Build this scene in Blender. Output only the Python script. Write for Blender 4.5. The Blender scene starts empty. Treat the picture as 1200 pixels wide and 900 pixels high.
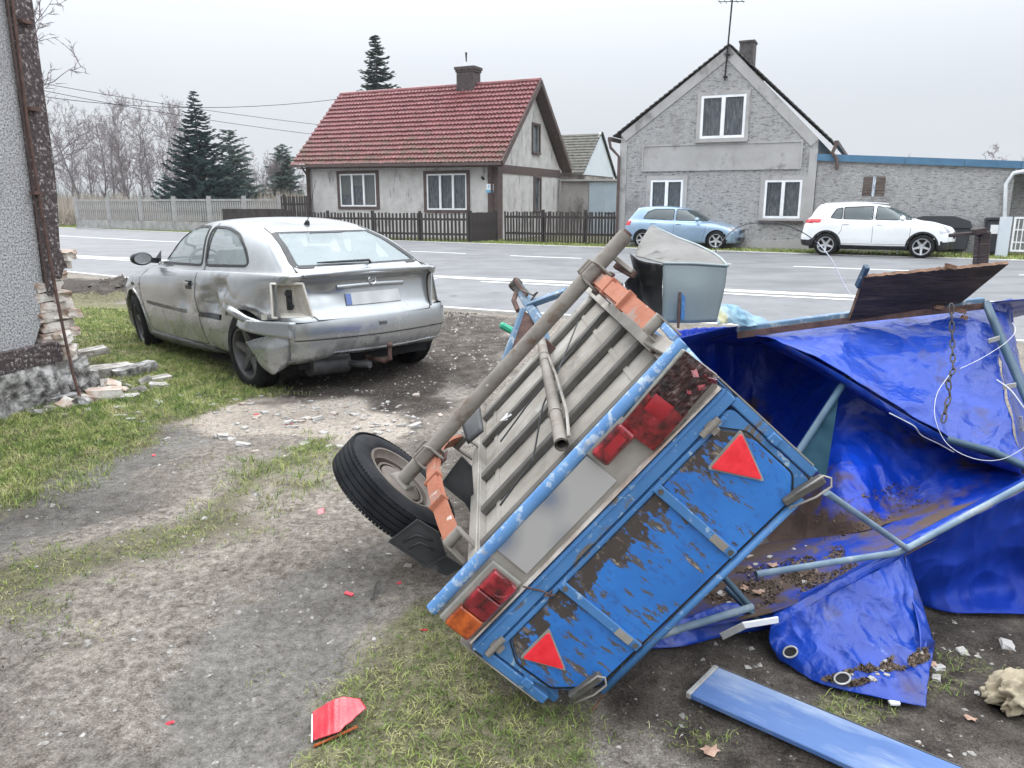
import bpy, bmesh, math, random
import numpy as np
from mathutils import Vector, Matrix, Euler, noise as mnoise
from mathutils.bvhtree import BVHTree
from mathutils.geometry import tessellate_polygon

# ------------------------------------------------------------------ camera
FPX, PITCH, CAMH = 900.0, math.atan(212/900), 1.45      # focal length in px of a 1200 px wide frame
sc = bpy.context.scene
cam = bpy.data.cameras.new('camera'); cam.sensor_width = 36; cam.lens = 27
cam.clip_start = .05; cam.clip_end = 3000
cam_ob = bpy.data.objects.new('camera', cam); sc.collection.objects.link(cam_ob)
cam_ob.location = (0, 0, CAMH); cam_ob.rotation_euler = (math.pi/2-PITCH, 0, 0)
sc.camera = cam_ob

# ------------------------------------------------------------------ overcast sky and soft sun
world = bpy.data.worlds.new('World'); sc.world = world; world.use_nodes = True
nt = world.node_tree; N = nt.nodes; L = nt.links
for n in list(N): N.remove(n)
outw = N.new('ShaderNodeOutputWorld'); bg = N.new('ShaderNodeBackground')
SUN_EL, SUN_AZ = math.radians(48), math.radians(-35)
sky = N.new('ShaderNodeTexSky'); sky.sky_type = 'NISHITA'; sky.sun_disc = False
sky.sun_elevation = SUN_EL; sky.sun_rotation = SUN_AZ; sky.dust_density = 4; sky.air_density = 1
tc = N.new('ShaderNodeTexCoord'); sep = N.new('ShaderNodeSeparateXYZ'); L.new(tc.outputs['Generated'], sep.inputs[0])
ramp = N.new('ShaderNodeMapRange'); ramp.interpolation_type = 'SMOOTHSTEP'
ramp.inputs['From Min'].default_value = 0.05; ramp.inputs['From Max'].default_value = 1.0
ramp.inputs['To Min'].default_value = 6.5; ramp.inputs['To Max'].default_value = 36.0
L.new(sep.outputs['Z'], ramp.inputs['Value'])
nz = N.new('ShaderNodeTexNoise'); nz.inputs['Scale'].default_value = 2.2; nz.inputs['Detail'].default_value = 5
mp = N.new('ShaderNodeMapping'); mp.inputs['Scale'].default_value = (1, 1, 3.2)
L.new(tc.outputs['Generated'], mp.inputs[0]); L.new(mp.outputs[0], nz.inputs['Vector'])
cr = N.new('ShaderNodeValToRGB')
cr.color_ramp.elements[0].position = .3; cr.color_ramp.elements[0].color = (.93, .985, 1.06, 1)
cr.color_ramp.elements[1].position = .72; cr.color_ramp.elements[1].color = (.985, 1.035, 1.10, 1)
L.new(nz.outputs['Fac'], cr.inputs[0])
vm = N.new('ShaderNodeVectorMath'); vm.operation = 'SCALE'
L.new(cr.outputs[0], vm.inputs[0]); L.new(ramp.outputs[0], vm.inputs['Scale'])
mx = N.new('ShaderNodeMixRGB'); mx.inputs[0].default_value = .93
L.new(sky.outputs[0], mx.inputs[1]); L.new(vm.outputs[0], mx.inputs[2])
L.new(mx.outputs[0], bg.inputs[0]); bg.inputs[1].default_value = 0.1
L.new(bg.outputs[0], outw.inputs[0])
sun = bpy.data.lights.new('sun', 'SUN'); sun.energy = 1.5; sun.angle = math.radians(22); sun.color = (1, .97, .93)
sun_ob = bpy.data.objects.new('sun', sun); sc.collection.objects.link(sun_ob)
sd = Vector((math.sin(SUN_AZ)*math.cos(SUN_EL), math.cos(SUN_AZ)*math.cos(SUN_EL), math.sin(SUN_EL)))
sun_ob.rotation_euler = sd.to_track_quat('Z', 'Y').to_euler()
sc.view_settings.view_transform = 'Standard'; sc.view_settings.look = 'None'
sc.view_settings.exposure = 0.22; sc.view_settings.gamma = 1
sc.render.engine = 'CYCLES'

# ------------------------------------------------------------------ helpers
C = sc.collection
R = math.radians
rnd = random.Random(7)
_c, _s = math.cos(PITCH), math.sin(PITCH)
def ray(x, y):                                     # direction through a point of the 1200 x 900 frame
    a = (x-600)/FPX; b = -(y-450)/FPX
    return Vector((a, _c+b*_s, -_s+b*_c))
def G(x, y, z=0.0):
    r = ray(x, y); k = (z-CAMH)/r.z
    return Vector((r.x*k, r.y*k, z))
def AT(x, y, Y):
    r = ray(x, y); return r*(Y/r.y)+Vector((0, 0, CAMH))
class Frame:                                       # vertical wall plane: origin, direction of u (degrees)
    def __init__(s, p, deg):
        s.p = Vector((p[0], p[1], 0)); s.rz = R(deg)
        s.u = Vector((math.cos(s.rz), math.sin(s.rz), 0)); s.n = Vector((s.u.y, -s.u.x, 0))
    def hit(s, x, y, off=0):
        r = ray(x, y); o = Vector((0, 0, CAMH))
        p0 = s.p+s.n*off
        k = (p0-o).dot(s.n)/r.dot(s.n); q = o+r*k-p0
        return (q.dot(s.u), q.z)

def set_props(o, label=None, cat=None, group=None, kind=None):
    if label: o['label'] = label
    if cat: o['category'] = cat
    if group: o['group'] = group
    if kind: o['kind'] = kind
    return o
def thing(name, label, cat, loc=(0, 0, 0), rz=0, group=None, rot=None):
    o = bpy.data.objects.new(name, None); C.objects.link(o); o.empty_display_size = .2
    o.location = loc; o.rotation_euler = rot if rot is not None else (0, 0, rz)
    return set_props(o, label, cat, group)
def addobj(name, me, parent=None, loc=None, rot=None, scale=None):
    o = bpy.data.objects.new(name, me); C.objects.link(o)
    if parent: o.parent = parent
    if loc is not None: o.location = loc
    if rot is not None: o.rotation_euler = rot
    if scale is not None: o.scale = scale
    return o
def dup(root, loc=None, rz=None, label=None, group=None):
    r = root.copy(); C.objects.link(r)
    if loc is not None: r.location = loc
    if rz is not None: r.rotation_euler = (0, 0, rz)
    if label: r['label'] = label
    if group: r['group'] = group
    for ch in list(root.children):
        c = ch.copy(); C.objects.link(c); c.parent = r
        for g in list(ch.children):
            d = g.copy(); C.objects.link(d); d.parent = c
    return r

class MB:                                          # collects faces for ONE mesh
    def __init__(s): s.v = []; s.f = []; s.mi = []; s.cur = 0
    def vert(s, p): s.v.append((p[0], p[1], p[2])); return len(s.v)-1
    def face(s, ids): s.f.append(tuple(ids)); s.mi.append(s.cur)
    def poly(s, pts): s.face([s.vert(p) for p in pts])
    def box(s, c, size, rot=None, jitter=0, rg=None):
        hx, hy, hz = size[0]/2, size[1]/2, size[2]/2
        M = rot if rot is not None else None; ids = []
        for dz in (-hz, hz):
            for dx, dy in ((-hx, -hy), (hx, -hy), (hx, hy), (-hx, hy)):
                p = Vector((dx, dy, dz))
                if jitter: p += Vector(((rg or rnd).uniform(-jitter, jitter) for _ in range(3)))
                if M is not None: p = M @ p
                ids.append(s.vert((c[0]+p.x, c[1]+p.y, c[2]+p.z)))
        a = ids
        for q in ((3, 2, 1, 0), (4, 5, 6, 7), (0, 1, 5, 4), (1, 2, 6, 5), (2, 3, 7, 6), (3, 0, 4, 7)): s.face([a[i] for i in q])
    def span(s, x0, x1, y0, y1, z0, z1): s.box(((x0+x1)/2, (y0+y1)/2, (z0+z1)/2), (abs(x1-x0), abs(y1-y0), abs(z1-z0)))
    def beam(s, a, b, w, h, up=(0, 0, 1)):          # rectangular bar from a to b, w across, h along up
        a = Vector(a); b = Vector(b); d = b-a; l = d.length
        if l < 1e-6: return
        y = d/l; up = Vector(up); x = y.cross(up)
        if x.length < 1e-4: x = y.cross(Vector((1, 0, 0)))
        x.normalize(); z = x.cross(y)
        M = Matrix((x, y, z)).transposed()
        s.box((a+b)/2, (w, l, h), M)
    def tube(s, pts, r, seg=8, cap=True, taper=None):
        pts = [Vector(p) for p in pts]; n = len(pts)
        rs = r if isinstance(r, (list, tuple)) else [r]*n
        rings = []; prev = None
        for i, p in enumerate(pts):
            t = (pts[min(i+1, n-1)]-pts[max(i-1, 0)])
            if t.length < 1e-9: t = Vector((0, 0, 1))
            t.normalize()
            if prev is None:
                x = t.orthogonal().normalized()
            else:
                x = prev - t*prev.dot(t)
                if x.length < 1e-6: x = t.orthogonal()
                x.normalize()
            prev = x; y = t.cross(x)
            rings.append([s.vert(p+(x*math.cos(2*math.pi*k/seg)+y*math.sin(2*math.pi*k/seg))*rs[i]) for k in range(seg)])
        for i in range(n-1):
            for k in range(seg):
                k2 = (k+1) % seg; s.face((rings[i][k], rings[i][k2], rings[i+1][k2], rings[i+1][k]))
        if cap:
            s.face(rings[0][::-1]); s.face(rings[-1])
    def lathe(s, prof, seg=24, M=None, close=False):    # prof: (radius, z); axis Z then M
        M = M or Matrix()
        rings = []
        for (r, z) in prof:
            rings.append([s.vert(M @ Vector((r*math.cos(2*math.pi*k/seg), r*math.sin(2*math.pi*k/seg), z))) for k in range(seg)])
        for i in range(len(prof)-1+(1 if close else 0)):
            a = rings[i]; b = rings[(i+1) % len(prof)]
            for k in range(seg):
                k2 = (k+1) % seg; s.face((a[k], a[k2], b[k2], b[k]))
    def prism(s, poly, fn, d0, d1):                 # polygon (a,b) -> fn(a,b,d) extruded d0..d1 with caps
        tri = tessellate_polygon([[Vector((p[0], p[1], 0)) for p in poly]])
        a = [s.vert(fn(p[0], p[1], d0)) for p in poly]; b = [s.vert(fn(p[0], p[1], d1)) for p in poly]
        for t in tri: s.face([a[i] for i in t]); s.face([b[i] for i in t][::-1])
        n = len(poly)
        for i in range(n):
            j = (i+1) % n; s.face((a[i], a[j], b[j], b[i]))
    def grid(s, fn, nu, nv, flip=False):
        ids = [[s.vert(fn(i/nu, j/nv)) for i in range(nu+1)] for j in range(nv+1)]
        for j in range(nv):
            for i in range(nu):
                q = (ids[j][i], ids[j][i+1], ids[j+1][i+1], ids[j+1][i])
                s.face(q[::-1] if flip else q)
    def mesh(s, name, mat, smooth=False, angle=None, fix=True):
        me = bpy.data.meshes.new(name); me.from_pydata(s.v, [], s.f); me.update()
        mats = mat if isinstance(mat, (list, tuple)) else [mat]
        for m in mats: me.materials.append(m)
        if len(mats) > 1: me.polygons.foreach_set('material_index', s.mi)
        if fix and len(s.f) < 60000:
            bm = bmesh.new(); bm.from_mesh(me); bmesh.ops.recalc_face_normals(bm, faces=bm.faces)
            bm.to_mesh(me); bm.free()
        if smooth:
            me.shade_smooth()
            if angle: me.set_sharp_from_angle(angle=R(angle))
        return me
    def build(s, name, mat, parent=None, smooth=False, angle=None, fix=True, bevel=0, loc=None, rot=None):
        me = s.mesh(name, mat, smooth, angle, fix)
        if bevel:
            bm = bmesh.new(); bm.from_mesh(me)
            bmesh.ops.bevel(bm, geom=[e for e in bm.edges if e.is_manifold and e.calc_face_angle(0) > .5], offset=bevel, segments=1, affect='EDGES')
            bm.to_mesh(me); bm.free()
        return addobj(name, me, parent, loc, rot)

def fastmesh(name, verts, faces, mat):              # numpy triangle / quad soup
    me = bpy.data.meshes.new(name); nv = len(verts); nf, k = faces.shape
    me.vertices.add(nv); me.vertices.foreach_set('co', verts.astype(np.float32).ravel())
    me.loops.add(nf*k); me.loops.foreach_set('vertex_index', faces.astype(np.int32).ravel())
    me.polygons.add(nf); me.polygons.foreach_set('loop_start', np.arange(0, nf*k, k, dtype=np.int32))
    me.polygons.foreach_set('loop_total', np.full(nf, k, dtype=np.int32))
    me.update(calc_edges=True); me.validate()
    for m in (mat if isinstance(mat, (list, tuple)) else [mat]): me.materials.append(m)
    return me

# value noise in numpy for ground fields
_rs = np.random.RandomState(11); _NT = _rs.rand(256, 256)
def vnoise(x, y, sc_=1.0, oct_=4):
    x = np.asarray(x, float)*sc_+100; y = np.asarray(y, float)*sc_+100; out = 0; amp = 1; tot = 0
    for o in range(oct_):
        xi = np.floor(x).astype(int); yi = np.floor(y).astype(int); fx = x-xi; fy = y-yi
        fx = fx*fx*(3-2*fx); fy = fy*fy*(3-2*fy)
        a = _NT[xi & 255, yi & 255]; b = _NT[(xi+1) & 255, yi & 255]; c = _NT[xi & 255, (yi+1) & 255]; d = _NT[(xi+1) & 255, (yi+1) & 255]
        out = out+amp*((a*(1-fx)+b*fx)*(1-fy)+(c*(1-fx)+d*fx)*fy); tot += amp; amp *= .5; x = x*2.03+17; y = y*2.03+31
    return out/tot
def smooth01(a, b, x):
    t = np.clip((x-a)/(b-a), 0, 1); return t*t*(3-2*t)

# ------------------------------------------------------------------ materials
def mat(name, cols, scale=8, stretch=(1, 1, 1), rough=.7, bump=.0, bscale=None, metal=0, spec=.5, detail=8, coat=0, alpha=1, trans=0, ior=1.45, rrange=0, rot=None, dist=.01, warp=0.0):
    m = bpy.data.materials.new(name); m.use_nodes = True; nt = m.node_tree; N = nt.nodes; L = nt.links
    b = N['Principled BSDF']
    b.inputs['Roughness'].default_value = rough; b.inputs['Metallic'].default_value = metal
    b.inputs['Specular IOR Level'].default_value = spec; b.inputs['IOR'].default_value = ior
    if coat: b.inputs['Coat Weight'].default_value = coat; b.inputs['Coat Roughness'].default_value = .08
    if trans: b.inputs['Transmission Weight'].default_value = trans
    if alpha < 1: b.inputs['Alpha'].default_value = alpha
    tc = N.new('ShaderNodeTexCoord'); mp = N.new('ShaderNodeMapping'); mp.inputs['Scale'].default_value = stretch
    if rot: mp.inputs['Rotation'].default_value = rot
    L.new(tc.outputs['Object'], mp.inputs[0])
    if not isinstance(cols[0], (tuple, list)):
        cols = [(0.3, tuple(c*.88 for c in cols)), (.7, tuple(min(1, c*1.1) for c in cols))]
    nz = N.new('ShaderNodeTexNoise'); nz.inputs['Scale'].default_value = scale; nz.inputs['Detail'].default_value = detail
    nz.inputs['Roughness'].default_value = .62; nz.inputs['Distortion'].default_value = warp
    L.new(mp.outputs[0], nz.inputs['Vector'])
    cr = N.new('ShaderNodeValToRGB'); el = cr.color_ramp.elements
    while len(el) < len(cols): el.new(.5)
    for e, (p, c) in zip(el, cols): e.position = p; e.color = (*c, 1)
    L.new(nz.outputs['Fac'], cr.inputs[0]); L.new(cr.outputs[0], b.inputs['Base Color'])
    if rrange:
        mr = N.new('ShaderNodeMapRange'); mr.inputs['To Min'].default_value = max(0, rough-rrange); mr.inputs['To Max'].default_value = min(1, rough+rrange)
        mr.inputs['From Min'].default_value = .3; mr.inputs['From Max'].default_value = .7
        L.new(nz.outputs['Fac'], mr.inputs['Value']); L.new(mr.outputs[0], b.inputs['Roughness'])
    if bump:
        n2 = N.new('ShaderNodeTexNoise'); n2.inputs['Scale'].default_value = bscale or scale*4; n2.inputs['Detail'].default_value = 6
        L.new(mp.outputs[0], n2.inputs['Vector'])
        bp = N.new('ShaderNodeBump'); bp.inputs['Strength'].default_value = bump; bp.inputs['Distance'].default_value = dist
        L.new(n2.outputs['Fac'], bp.inputs['Height']); L.new(bp.outputs[0], b.inputs['Normal'])
    return m
def layer(m, color, lo, hi, scale, stretch=(1, 1, 1), rough=None, metal=None, detail=8, rot=None, bump=0, grad=None, seed=0, warp=0):
    """wear layer: second colour wherever a noise passes a threshold"""
    nt = m.node_tree; N = nt.nodes; L = nt.links; b = N['Principled BSDF']
    tc = N.new('ShaderNodeTexCoord'); mp = N.new('ShaderNodeMapping'); mp.inputs['Scale'].default_value = stretch
    mp.inputs['Location'].default_value = (seed*3.1, seed*1.7, seed*2.3)
    if rot: mp.inputs['Rotation'].default_value = rot
    L.new(tc.outputs['Object'], mp.inputs[0])
    nz = N.new('ShaderNodeTexNoise'); nz.inputs['Scale'].default_value = scale; nz.inputs['Detail'].default_value = detail
    nz.inputs['Roughness'].default_value = .65; nz.inputs['Distortion'].default_value = warp
    L.new(mp.outputs[0], nz.inputs['Vector']); src = nz.outputs['Fac']
    if grad:                                        # (axis, from, to, amount): more wear along an object axis
        sp = N.new('ShaderNodeSeparateXYZ'); L.new(tc.outputs['Object'], sp.inputs[0])
        g = N.new('ShaderNodeMapRange'); g.inputs['From Min'].default_value = grad[1]; g.inputs['From Max'].default_value = grad[2]
        g.inputs['To Min'].default_value = 0; g.inputs['To Max'].default_value = grad[3]
        L.new(sp.outputs[grad[0]], g.inputs['Value'])
        ad = N.new('ShaderNodeMath'); ad.operation = 'ADD'; L.new(src, ad.inputs[0]); L.new(g.outputs[0], ad.inputs[1]); src = ad.outputs[0]
    mr = N.new('ShaderNodeMapRange'); mr.inputs['From Min'].default_value = lo; mr.inputs['From Max'].default_value = hi
    L.new(src, mr.inputs['Value'])
    mx = N.new('ShaderNodeMixRGB'); old = b.inputs['Base Color'].links
    if old: L.new(old[0].from_socket, mx.inputs[1])
    else: mx.inputs[1].default_value = b.inputs['Base Color'].default_value
    mx.inputs[2].default_value = (*color, 1); L.new(mr.outputs[0], mx.inputs[0]); L.new(mx.outputs[0], b.inputs['Base Color'])
    for key, val in (('Roughness', rough), ('Metallic', metal)):
        if val is not None:
            r = N.new('ShaderNodeMapRange'); cur = b.inputs[key].links
            if cur: L.new(cur[0].from_socket, r.inputs['To Min'])
            else: r.inputs['To Min'].default_value = b.inputs[key].default_value
            r.inputs['To Max'].default_value = val
            L.new(mr.outputs[0], r.inputs['Value']); L.new(r.outputs[0], b.inputs[key])
    return m
def creases(m, scale, strength, dist=.01, stretch=(1, 1, 1), rot=None):
    """sharp crumple lines added to the material's relief"""
    nt = m.node_tree; N = nt.nodes; L = nt.links; b = N['Principled BSDF']
    tc = N.new('ShaderNodeTexCoord'); mp = N.new('ShaderNodeMapping'); mp.inputs['Scale'].default_value = stretch
    if rot: mp.inputs['Rotation'].default_value = rot
    nz = N.new('ShaderNodeTexNoise'); nz.inputs['Scale'].default_value = scale*.6; nz.inputs['Detail'].default_value = 3
    L.new(tc.outputs['Object'], mp.inputs[0]); L.new(mp.outputs[0], nz.inputs['Vector'])
    vm = N.new('ShaderNodeVectorMath'); vm.operation = 'MULTIPLY_ADD'; vm.inputs[1].default_value = (.35, .35, .35)
    L.new(nz.outputs['Color'], vm.inputs[0]); L.new(mp.outputs[0], vm.inputs[2])
    src = None
    for k, sc_ in enumerate((scale, scale*2.3)):
        v = N.new('ShaderNodeTexVoronoi'); v.feature = 'F1'; v.inputs['Scale'].default_value = sc_; L.new(vm.outputs[0], v.inputs['Vector'])
        bp = N.new('ShaderNodeBump'); bp.inputs['Strength'].default_value = strength*(1 if k == 0 else .5); bp.inputs['Distance'].default_value = dist/(1+k)
        L.new(v.outputs['Distance'], bp.inputs['Height'])
        old = b.inputs['Normal'].links
        if old: L.new(old[0].from_socket, bp.inputs['Normal'])
        L.new(bp.outputs[0], b.inputs['Normal'])
    return m
M = {}
M['asphalt'] = mat('asphalt', [(.35, (.105, .106, .110)), (.65, (.150, .151, .156))], 1.2, (1, 1, 1), .62, .35, 90, spec=.55, dist=.004)
layer(M['asphalt'], (.088, .089, .094), .52, .60, .35, (1.2, 4.5, 1), rot=(0, 0, R(33)), detail=4)
M['white_line'] = mat('white_line', [(.4, (.66, .67, .68)), (.6, (.82, .83, .84))], 6, rough=.7)
M['kerb'] = mat('kerb', [(.4, (.44, .43, .40)), (.62, (.58, .565, .53))], 5, rough=.85, bump=.3, bscale=60)
M['dark'] = mat('dark', (.012, .012, .013), rough=.8)
M['black_plastic'] = mat('black_plastic', [(.35, (.012, .013, .014)), (.7, (.035, .036, .038))], 9, rough=.45, rrange=.15)
M['rubber'] = mat('rubber', [(.35, (.006, .006, .007)), (.7, (.02, .02, .02))], 12, rough=.85, spec=.25, bump=.2, bscale=60)
M['white_frame'] = mat('white_frame', (.78, .79, .80), 3, rough=.4)
M['glass_dark'] = mat('glass_dark', [(.4, (.05, .06, .07)), (.6, (.10, .115, .125))], 2, rough=.06, spec=.8)
M['chrome'] = mat('chrome', (.6, .6, .6), 5, rough=.25, metal=1)
# ================================================================== GROUND AND ROAD
def catmull(pts, n=10):
    out = []; P = [pts[0]]+list(pts)+[pts[-1]]
    for i in range(1, len(P)-2):
        p0, p1, p2, p3 = P[i-1], P[i], P[i+1], P[i+2]
        for k in range(n):
            t = k/n
            out.append(.5*((2*p1)+(p2-p0)*t+(2*p0-5*p1+4*p2-p3)*t*t+(3*p1-p0-3*p2+p3)*t**3))
    out.append(P[-2]); return out
V2 = lambda l: [Vector((a, b, 0)) for a, b in l]
FAR_E = catmull(V2([(-115, 112), (-62, 73), (-26.97, 47.16), (-17.5, 40.0), (-9.5, 34.1), (-3.2, 29.7), (3.0, 26.0), (7.9, 23.0), (13.1, 19.95), (24, 13.4), (45, 1)]))
NEAR_E = catmull(V2([(-103, 80), (-50, 44.5), (-20, 23.8), (-9.54, 16.6), (-7.6, 15.2), (-5, 13.35), (-2.48, 11.74), (0, 10.35), (4.4, 8.5), (10, 6.0), (42, -9)]))
LANE = catmull(V2([(-108, 91), (-54, 54), (-20, 27.6), (-12.6, 21.9), (-9.7, 20.2), (-5.4, 17.6), (-1.6, 15.4), (1.5, 13.95), (5.2, 12.1), (12, 8.9), (43, -6)]))
DASH = catmull(V2([(-111, 101), (-58, 64), (-26.5, 40), (-19.2, 34.3), (-12.8, 29.6), (-7.5, 26.2), (-2.6, 23.5), (0.2, 21.6), (6.6, 18), (12.8, 14.5), (44, -3)]))
def band(mb, a, b, z, zb=None):
    for i in range(len(a)-1):
        mb.poly([(a[i].x, a[i].y, z), (a[i+1].x, a[i+1].y, z), (b[i+1].x, b[i+1].y, z), (b[i].x, b[i].y, z)])
        if zb is not None:
            for c in (a, b): mb.poly([(c[i].x, c[i].y, zb), (c[i+1].x, c[i+1].y, zb), (c[i+1].x, c[i+1].y, z), (c[i].x, c[i].y, z)])
def offc(c, d):
    out = []
    for i, p in enumerate(c):
        t = (c[min(i+1, len(c)-1)]-c[max(i-1, 0)]).normalized(); out.append(p+Vector((-t.y, t.x, 0))*d)
    return out
def arc_sub(c, x0, x1):                             # part of a curve between two world x
    out = []
    for i in range(len(c)-1):
        a, b = c[i], c[i+1]
        if b.x < x0 or a.x > x1: continue
        ta = max(0, (x0-a.x)/(b.x-a.x)); tb = min(1, (x1-a.x)/(b.x-a.x))
        if not out: out.append(a.lerp(b, ta))
        out.append(a.lerp(b, tb))
    return out
mb = MB(); band(mb, NEAR_E, FAR_E, .012, -.05); set_props(mb.build('road', M['asphalt'], fix=False), kind='structure')
M['asphalt_pale'] = mat('asphalt_pale', [(.35, (.125, .125, .130)), (.65, (.165, .166, .172))], 1.6, (1, 1, 1), .7, .3, 90, dist=.004)
layer(M['asphalt_pale'], (.085, .08, .076), .60, .68, 2.5, detail=6)
mb = MB(); band(mb, NEAR_E, LANE, .016); set_props(mb.build('lay_by', M['asphalt_pale'], fix=False), kind='structure')
mb = MB(); band(mb, offc(LANE, -.17), offc(LANE, .17), .032, 0.0); set_props(mb.build('flush_kerb', M['kerb'], fix=False), kind='structure')
mb = MB(); band(mb, offc(FAR_E, -.1), offc(FAR_E, .06), .03, -.02); set_props(mb.build('kerb_edge', M['kerb'], fix=False), kind='structure')
mb = MB(); band(mb, offc(NEAR_E, -.05), offc(NEAR_E, .05), .024, -.02); set_props(mb.build('road_edge', M['kerb'], fix=False), kind='structure')
mb = MB()
for x0, x1 in ((-60, -1.15), (-.4, 1.75), (3.4, 5.9), (6.6, 30)):
    c = arc_sub(LANE, x0, x1); o = -.42 if x0 > -50 else -.36
    if x0 < -50: c = arc_sub(LANE, -60, -1.3)
    band(mb, offc(c, o-.06), offc(c, o+.06), .022)
for x0, x1 in ((-60, -10.5),): c = arc_sub(DASH, x0, x1); band(mb, offc(c, -.06), offc(c, .06), .018)
for x0, x1 in ((-7.9, -5.6), (-3.1, -1.35), (-.05, 1.85), (3.6, 5.3), (6.55, 9.3), (10.4, 13)): c = arc_sub(DASH, x0, x1); band(mb, offc(c, -.06), offc(c, .06), .018)
set_props(mb.build('road_marking', M['white_line'], fix=False), kind='structure')

# zone masks: polygons on the ground, soft edged
def in_poly(px, py, poly, soft):
    poly = [(p[0], p[1]) for p in poly]; n = len(poly)
    inside = np.zeros(px.shape, bool); dist = np.full(px.shape, 1e9)
    for i in range(n):
        x1, y1 = poly[i]; x2, y2 = poly[(i+1) % n]
        c = ((y1 > py) != (y2 > py)) & (px < (x2-x1)*(py-y1)/((y2-y1)+1e-12)+x1); inside ^= c
        dx, dy = x2-x1, y2-y1; t = np.clip(((px-x1)*dx+(py-y1)*dy)/(dx*dx+dy*dy+1e-12), 0, 1)
        dist = np.minimum(dist, np.hypot(px-(x1+t*dx), py-(y1+t*dy)))
    sd_ = np.where(inside, dist, -dist); return smooth01(-soft, soft, sd_)
def gp(l): return [(G(x, y).x, G(x, y).y) for x, y in l]
Z_GRASS = [(gp([(60, 352), (150, 352), (230, 420), (330, 462), (250, 480), (165, 520), (70, 570), (0, 600), (-160, 660), (-300, 480), (0, 470), (95, 455), (78, 400)]), .25, 1.0),
           (gp([(-60, 675), (120, 635), (225, 600), (270, 560), (340, 512), (410, 515), (370, 555), (290, 612), (240, 640), (150, 690), (60, 730), (-60, 745)]), .22, .62),
           (gp([(235, 960), (300, 870), (350, 800), (395, 765), (470, 715), (545, 705), (600, 780), (700, 812), (760, 850), (750, 960)]), .16, .90),
           (gp([(990, 820), (1060, 810), (1110, 860), (1080, 880), (1010, 870)]), .06, .6), (gp([(800, 850), (880, 850), (900, 880), (820, 895)]), .06, .5),
           (gp([(1130, 790), (1230, 780), (1230, 850), (1150, 850)]), .05, .45)]
Z_MUD = [(gp([(300, 452), (520, 400), (560, 430), (500, 500), (440, 470), (340, 480)]), .25, .9),
         (gp([(620, 720), (760, 730), (1250, 690), (1600, 600), (1600, 960), (900, 960), (760, 850), (640, 800)]), .12, .72),
         (gp([(560, 690), (700, 800), (760, 700), (640, 640)]), .08, .95),
         (gp([(-200, 335), (75, 325), (200, 333), (170, 352), (75, 356), (-200, 352)]), .4, 1.0),
         (gp([(380, 360), (620, 372), (600, 470), (480, 440)]), .3, .72),
         (gp([(-100, 600), (120, 555), (260, 520), (300, 545), (180, 600), (40, 655), (-100, 700)]), .35, .40), (gp([(440, 520), (560, 500), (600, 620), (540, 700), (440, 640)]), .3, .5)]
Z_SAND = [(gp([(190, 480), (330, 465), (480, 480), (500, 520), (330, 520), (220, 512)]), .15, 1.0),
          (gp([(0, 660), (200, 560), (330, 540), (460, 540), (380, 620), (150, 780), (0, 830)]), .3, .45)]
Z_TRACK = [(gp([(-100, 640), (60, 560), (190, 505), (240, 520), (130, 600), (0, 660), (-100, 700)]), .12, .75),
           (gp([(60, 960), (160, 830), (300, 700), (420, 610), (510, 600), (490, 690), (400, 740), (330, 820), (250, 960)]), .10, .9)]
def zones(px, py):
    wx = px+(vnoise(px, py, 2.2)-.5)*.7; wy = py+(vnoise(px+50, py, 2.2)-.5)*.7
    out = []
    for Z in (Z_GRASS, Z_MUD, Z_SAND, Z_TRACK):
        a = np.zeros(px.shape)
        for poly, soft, wgt in Z: a = np.maximum(a, in_poly(wx, wy, poly, soft)*wgt)
        out.append(a)
    return out
def axis(lo, hi, step, far, g):
    a = list(np.arange(lo, hi+1e-6, step)); s_ = step
    up = [hi]; 
    while up[-1] < far: s_ *= g; up.append(up[-1]+s_)
    s_ = step; dn = [lo]
    while dn[-1] > -far: s_ *= g; dn.append(dn[-1]-s_)
    return np.array(dn[1:][::-1]+a+up[1:])
ax = axis(-6.6, 4.6, .04, 900, 1.17); ay = axis(1.2, 11.4, .04, 1300, 1.17)
gx, gy = np.meshgrid(ax, ay); fx, fy = gx.ravel(), gy.ravel()
zg, zm, zs, zt = zones(fx, fy)
near_x = np.array([p.x for p in NEAR_E]); near_y = np.array([p.y for p in NEAR_E])
roadd = np.interp(fx, near_x, near_y)-fy                      # + on our side of the road
nearf = smooth01(.15, .9, roadd)*smooth01(-9, -7, fx)*(1-smooth01(6, 8, fx))
hz = (vnoise(fx, fy, 1.1, 3)-.5)*.05+(vnoise(fx, fy, 6, 4)-.5)*.022*(1-.6*zt)+(vnoise(fx, fy, 19, 2)-.5)*.012*(1-.7*zt)
hz += -zt*.018+zg*.012
lump = in_poly(fx, fy, gp([(-200, 338), (75, 326), (200, 335), (170, 352), (75, 356), (-200, 352)]), .4)
hz += lump*(np.abs(vnoise(fx, fy, 2.6, 4)-.5)*.45+.02)
gz = hz*nearf-.002-(1-nearf)*.008
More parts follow.
